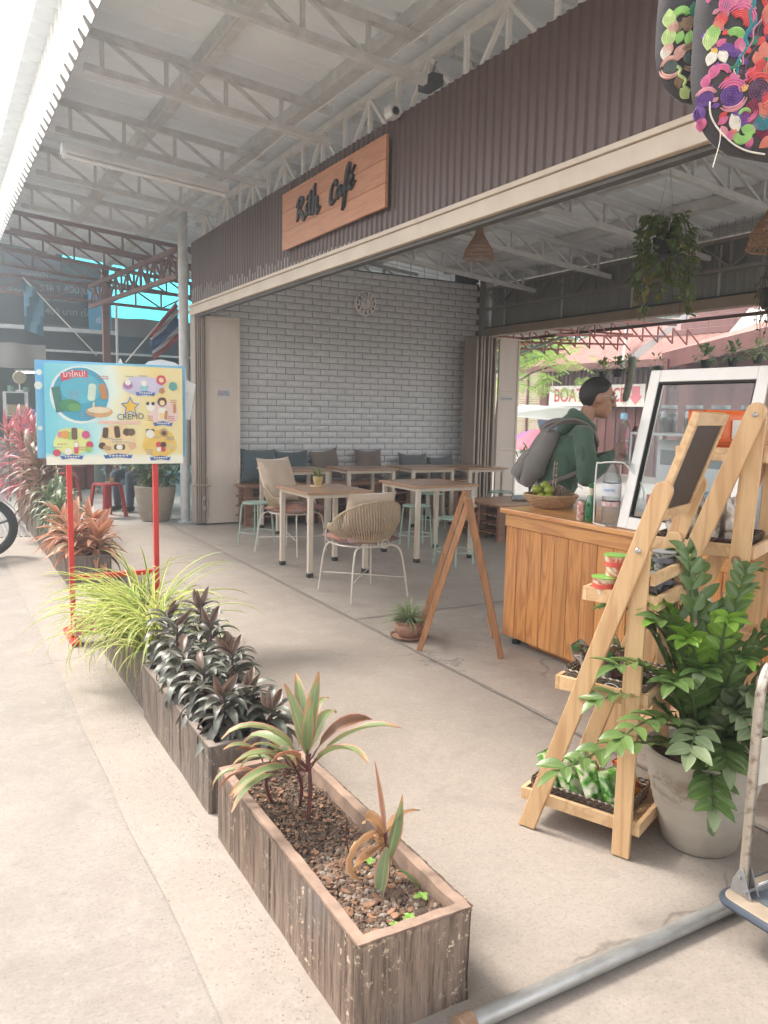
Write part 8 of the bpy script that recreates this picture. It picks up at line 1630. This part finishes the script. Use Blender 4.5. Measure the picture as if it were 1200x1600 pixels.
# feathery tree
M_FEA = leafm('feathery_leaf', (.42, .62, .12), (.28, .48, .09), rough=.45, tr=.55, vein=.1); tree = thing('feathery_tree', 'feathery bright green tree left of the boat sign', 'tree', (13.2, 15.4, 0))
part('trunk', MB().tube(cr([(13.2, 17.4, 0), (13.3, 17.5, 1.3), (13.1, 17.0, 2.4), (13.3, 16.5, 3.4)], 6), [.10-.003*i for i in range(19)], 10), M_STEMB, tree, smooth=True); fm = MB(); br_ = MB(); rr = random.Random(11)
for i in range(95):
    c = Vector((rr.uniform(12.4, 14.4), rr.uniform(14.9, 17.6), rr.uniform(2.1, 3.9))); a = rr.uniform(0, 6.28); D = Vector((math.cos(a), math.sin(a), -.25)).normalized(); S_ = D.cross(Vector((0, 0, 1))).normalized(); L = rr.uniform(.5, .8); br_.tube([c, c+D*L*.5+Vector((0, 0, .03)), c+D*L-Vector((0, 0, .08))], .004, 4)
    for k in range(9):
        for s_ in (-1, 1):
            p = c+D*L*(k+1)/9-Vector((0, 0, .10*((k+1)/9)**2)); w_ = .22*math.sin(PI*(k+1.5)/11); q = p+S_*s_*w_+D*w_*.45-Vector((0, 0, .04)); n_ = D*.034; fm.add([p-n_*.3, p+n_, q+n_*.6, q-n_*.5], [(0, 1, 2, 3)])
for k in range(7): a = k*.9; br_.tube(cr([(13.2, 16.9, 2.2+.15*k), (13.2+.5*math.cos(a), 16.6+.6*math.sin(a), 2.6+.1*k), (13.2+1.0*math.cos(a), 16.3+1.2*math.sin(a), 2.8+.1*k)], 4), .02, 6)
me = fm.mesh('crown'); uvl = me.uv_layers.new(name='UVMap')
for p in me.polygons:
    for q, li in enumerate(p.loop_indices): uvl.data[li].uv = ((q in (2, 3))*1.0, (q in (1, 2))*1.0)
me.vertices.foreach_set('co', [x for v in me.vertices for x in (Vector(v.co)-Vector((13.2, 15.4, 0)))]); part('crown', me, M_FEA, tree, kind='stuff'); part('branch', br_, M_STEMB, tree, kind='stuff')
# distant greenery and houses
def tree_mass(name, label, x, y, h, r, n, seed):
    rr = random.Random(seed); t = thing(name, label, 'tree', (x, y, 0), 'trees beyond the river'); part('trunk', MB().tube([(x, y, 0), (x, y, h*.6)], [.18, .1], 8), M_STEMB, t); m_ = MB(); cl = [(rr.uniform(-r, r)*.7, rr.uniform(-r, r)*.7, rr.uniform(.35, 1)*h, rr.uniform(.3, .55)*r) for _ in range(14)]
    for i in range(n):
        cx, cy, cz, cr_ = rr.choice(cl); d = Vector((rr.gauss(0, 1), rr.gauss(0, 1), rr.gauss(0, 1))).normalized(); p = Vector((x+cx, y+cy, cz))+d*cr_*rr.uniform(.7, 1.05); u = d.cross(Vector((rr.random(), rr.random(), rr.random()))).normalized()*.13; v_ = d.cross(u).normalized()*.12+d*.05; m_.add([p-u, p-v_, p+u, p+v_], [(0, 1, 2, 3)])
    part('crown', m_, M_TREE, t, kind='stuff')
M_TREE = pm('tree_leaf', (.13, .20, .07), (.07, .12, .04), scale=.8, rough=.7, bs=0, lo=.4, hi=.6)
for i, (x, y, h, r) in enumerate(((27, 22, 6, 2.6), (30, 27, 7, 3), (26, 31, 6.5, 3), (31, 16, 6, 2.6), (22, 27, 4.4, 2.2), (33, 35, 8, 3.4), (24, 36, 6, 3))): tree_mass('distant_tree', ('green tree left of centre beyond the boat house', 'tall green tree behind the feathery tree', 'green tree far behind the bamboo blind', 'green tree behind the boat house roof', 'low green tree behind the bamboo blind', 'tallest tree far beyond the river', 'green tree at the far left of the riverside view')[i], x, y, h, r, 2600, i)
oh = thing('orange_roof_house', 'low house with a pale orange roof behind the feathery tree', 'house', (22, 19, 0)); part('wall', MB().box(21, 25, 17.6, 24, 0, 2.6), pm('far_wall', (.55, .50, .46), rough=.8), oh); part('roof', MB().add([(20.5, 17.2, 2.6), (20.5, 24.4, 2.6), (23, 24.4, 4.0), (23, 17.2, 4.0), (25.5, 17.2, 2.6), (25.5, 24.4, 2.6)], [(0, 1, 2, 3), (3, 2, 5, 4), (0, 3, 4)]), pm('far_roof_orange', (.60, .38, .26), (.52, .32, .22), scale=1, rough=.7), oh)
wh_ = thing('shopfront', 'pale shopfront with glass doors beyond the counter', 'shop', (20, 6, 0))
part('wall', MB().box(19, 19.2, -2, 10, 0, 3.2), pm('shop_wall', (.62, .60, .57), rough=.8), wh_)
for i in range(7): part('window', MB().box(18.95, 18.995, -1.6+i*1.6, -.3+i*1.6, .4, 2.6), pm('shop_glass', (.22, .27, .29), rough=.1, bs=0), wh_)
hg = struct('river_hedge', MB().grid(lambda u, v_: (40+1.2*noise.noise((u*60, v_*6, 0)), -10+u*70, v_*(5.5+2*noise.noise((u*20, 0, 3)))), 120, 8), pm('hedge_far', (.16, .22, .10), (.09, .14, .06), scale=1.2, rough=.9, bs=0)); 
# buildings across the street on the left (outside the picture they close the street)
ls = thing('street_shop', 'plain pale shop row across the road on the left', 'building', (-9, 8, 0)); part('wall', MB().box(-9.2, -9, -6, 18, 0, 3.6), pm('far_wall', (.55, .50, .46)), ls); part('roof', MB().add([(-8.0, -6, 3.3), (-8.0, 18, 3.3), (-12, 18, 4.8), (-12, -6, 4.8)], [(0, 1, 2, 3)]), M_WHR, ls)
for i in range(7): part('shutter', MB().box(-8.99, -8.95, -5.4+i*3.3, -2.9+i*3.3, .05, 2.6), M_GREYP, ls)
# ============================================================ haze volume, added to stand in for the lens glare at upper left
hz = bpy.data.objects.new('haze', MB().box(-13.9, 60, -7.9, 59, -1.2, 9.5).mesh('haze')); COL.objects.link(hz); hz['kind'] = 'stuff'
m = bpy.data.materials.new('haze'); m.use_nodes = True; nt = m.node_tree; nt.nodes.clear(); o_ = nt.nodes.new('ShaderNodeOutputMaterial'); pv = nt.nodes.new('ShaderNodeVolumePrincipled'); pv.inputs['Color'].default_value = (.93, .96, 1, 1); pv.inputs['Density'].default_value = .015; pv.inputs['Anisotropy'].default_value = .75; pv.inputs['Color'].default_value = (.84, .94, 1, 1); nt.links.new(pv.outputs[0], o_.inputs['Volume']); hz.data.materials.append(m)
sc.cycles.volume_step_rate = 4
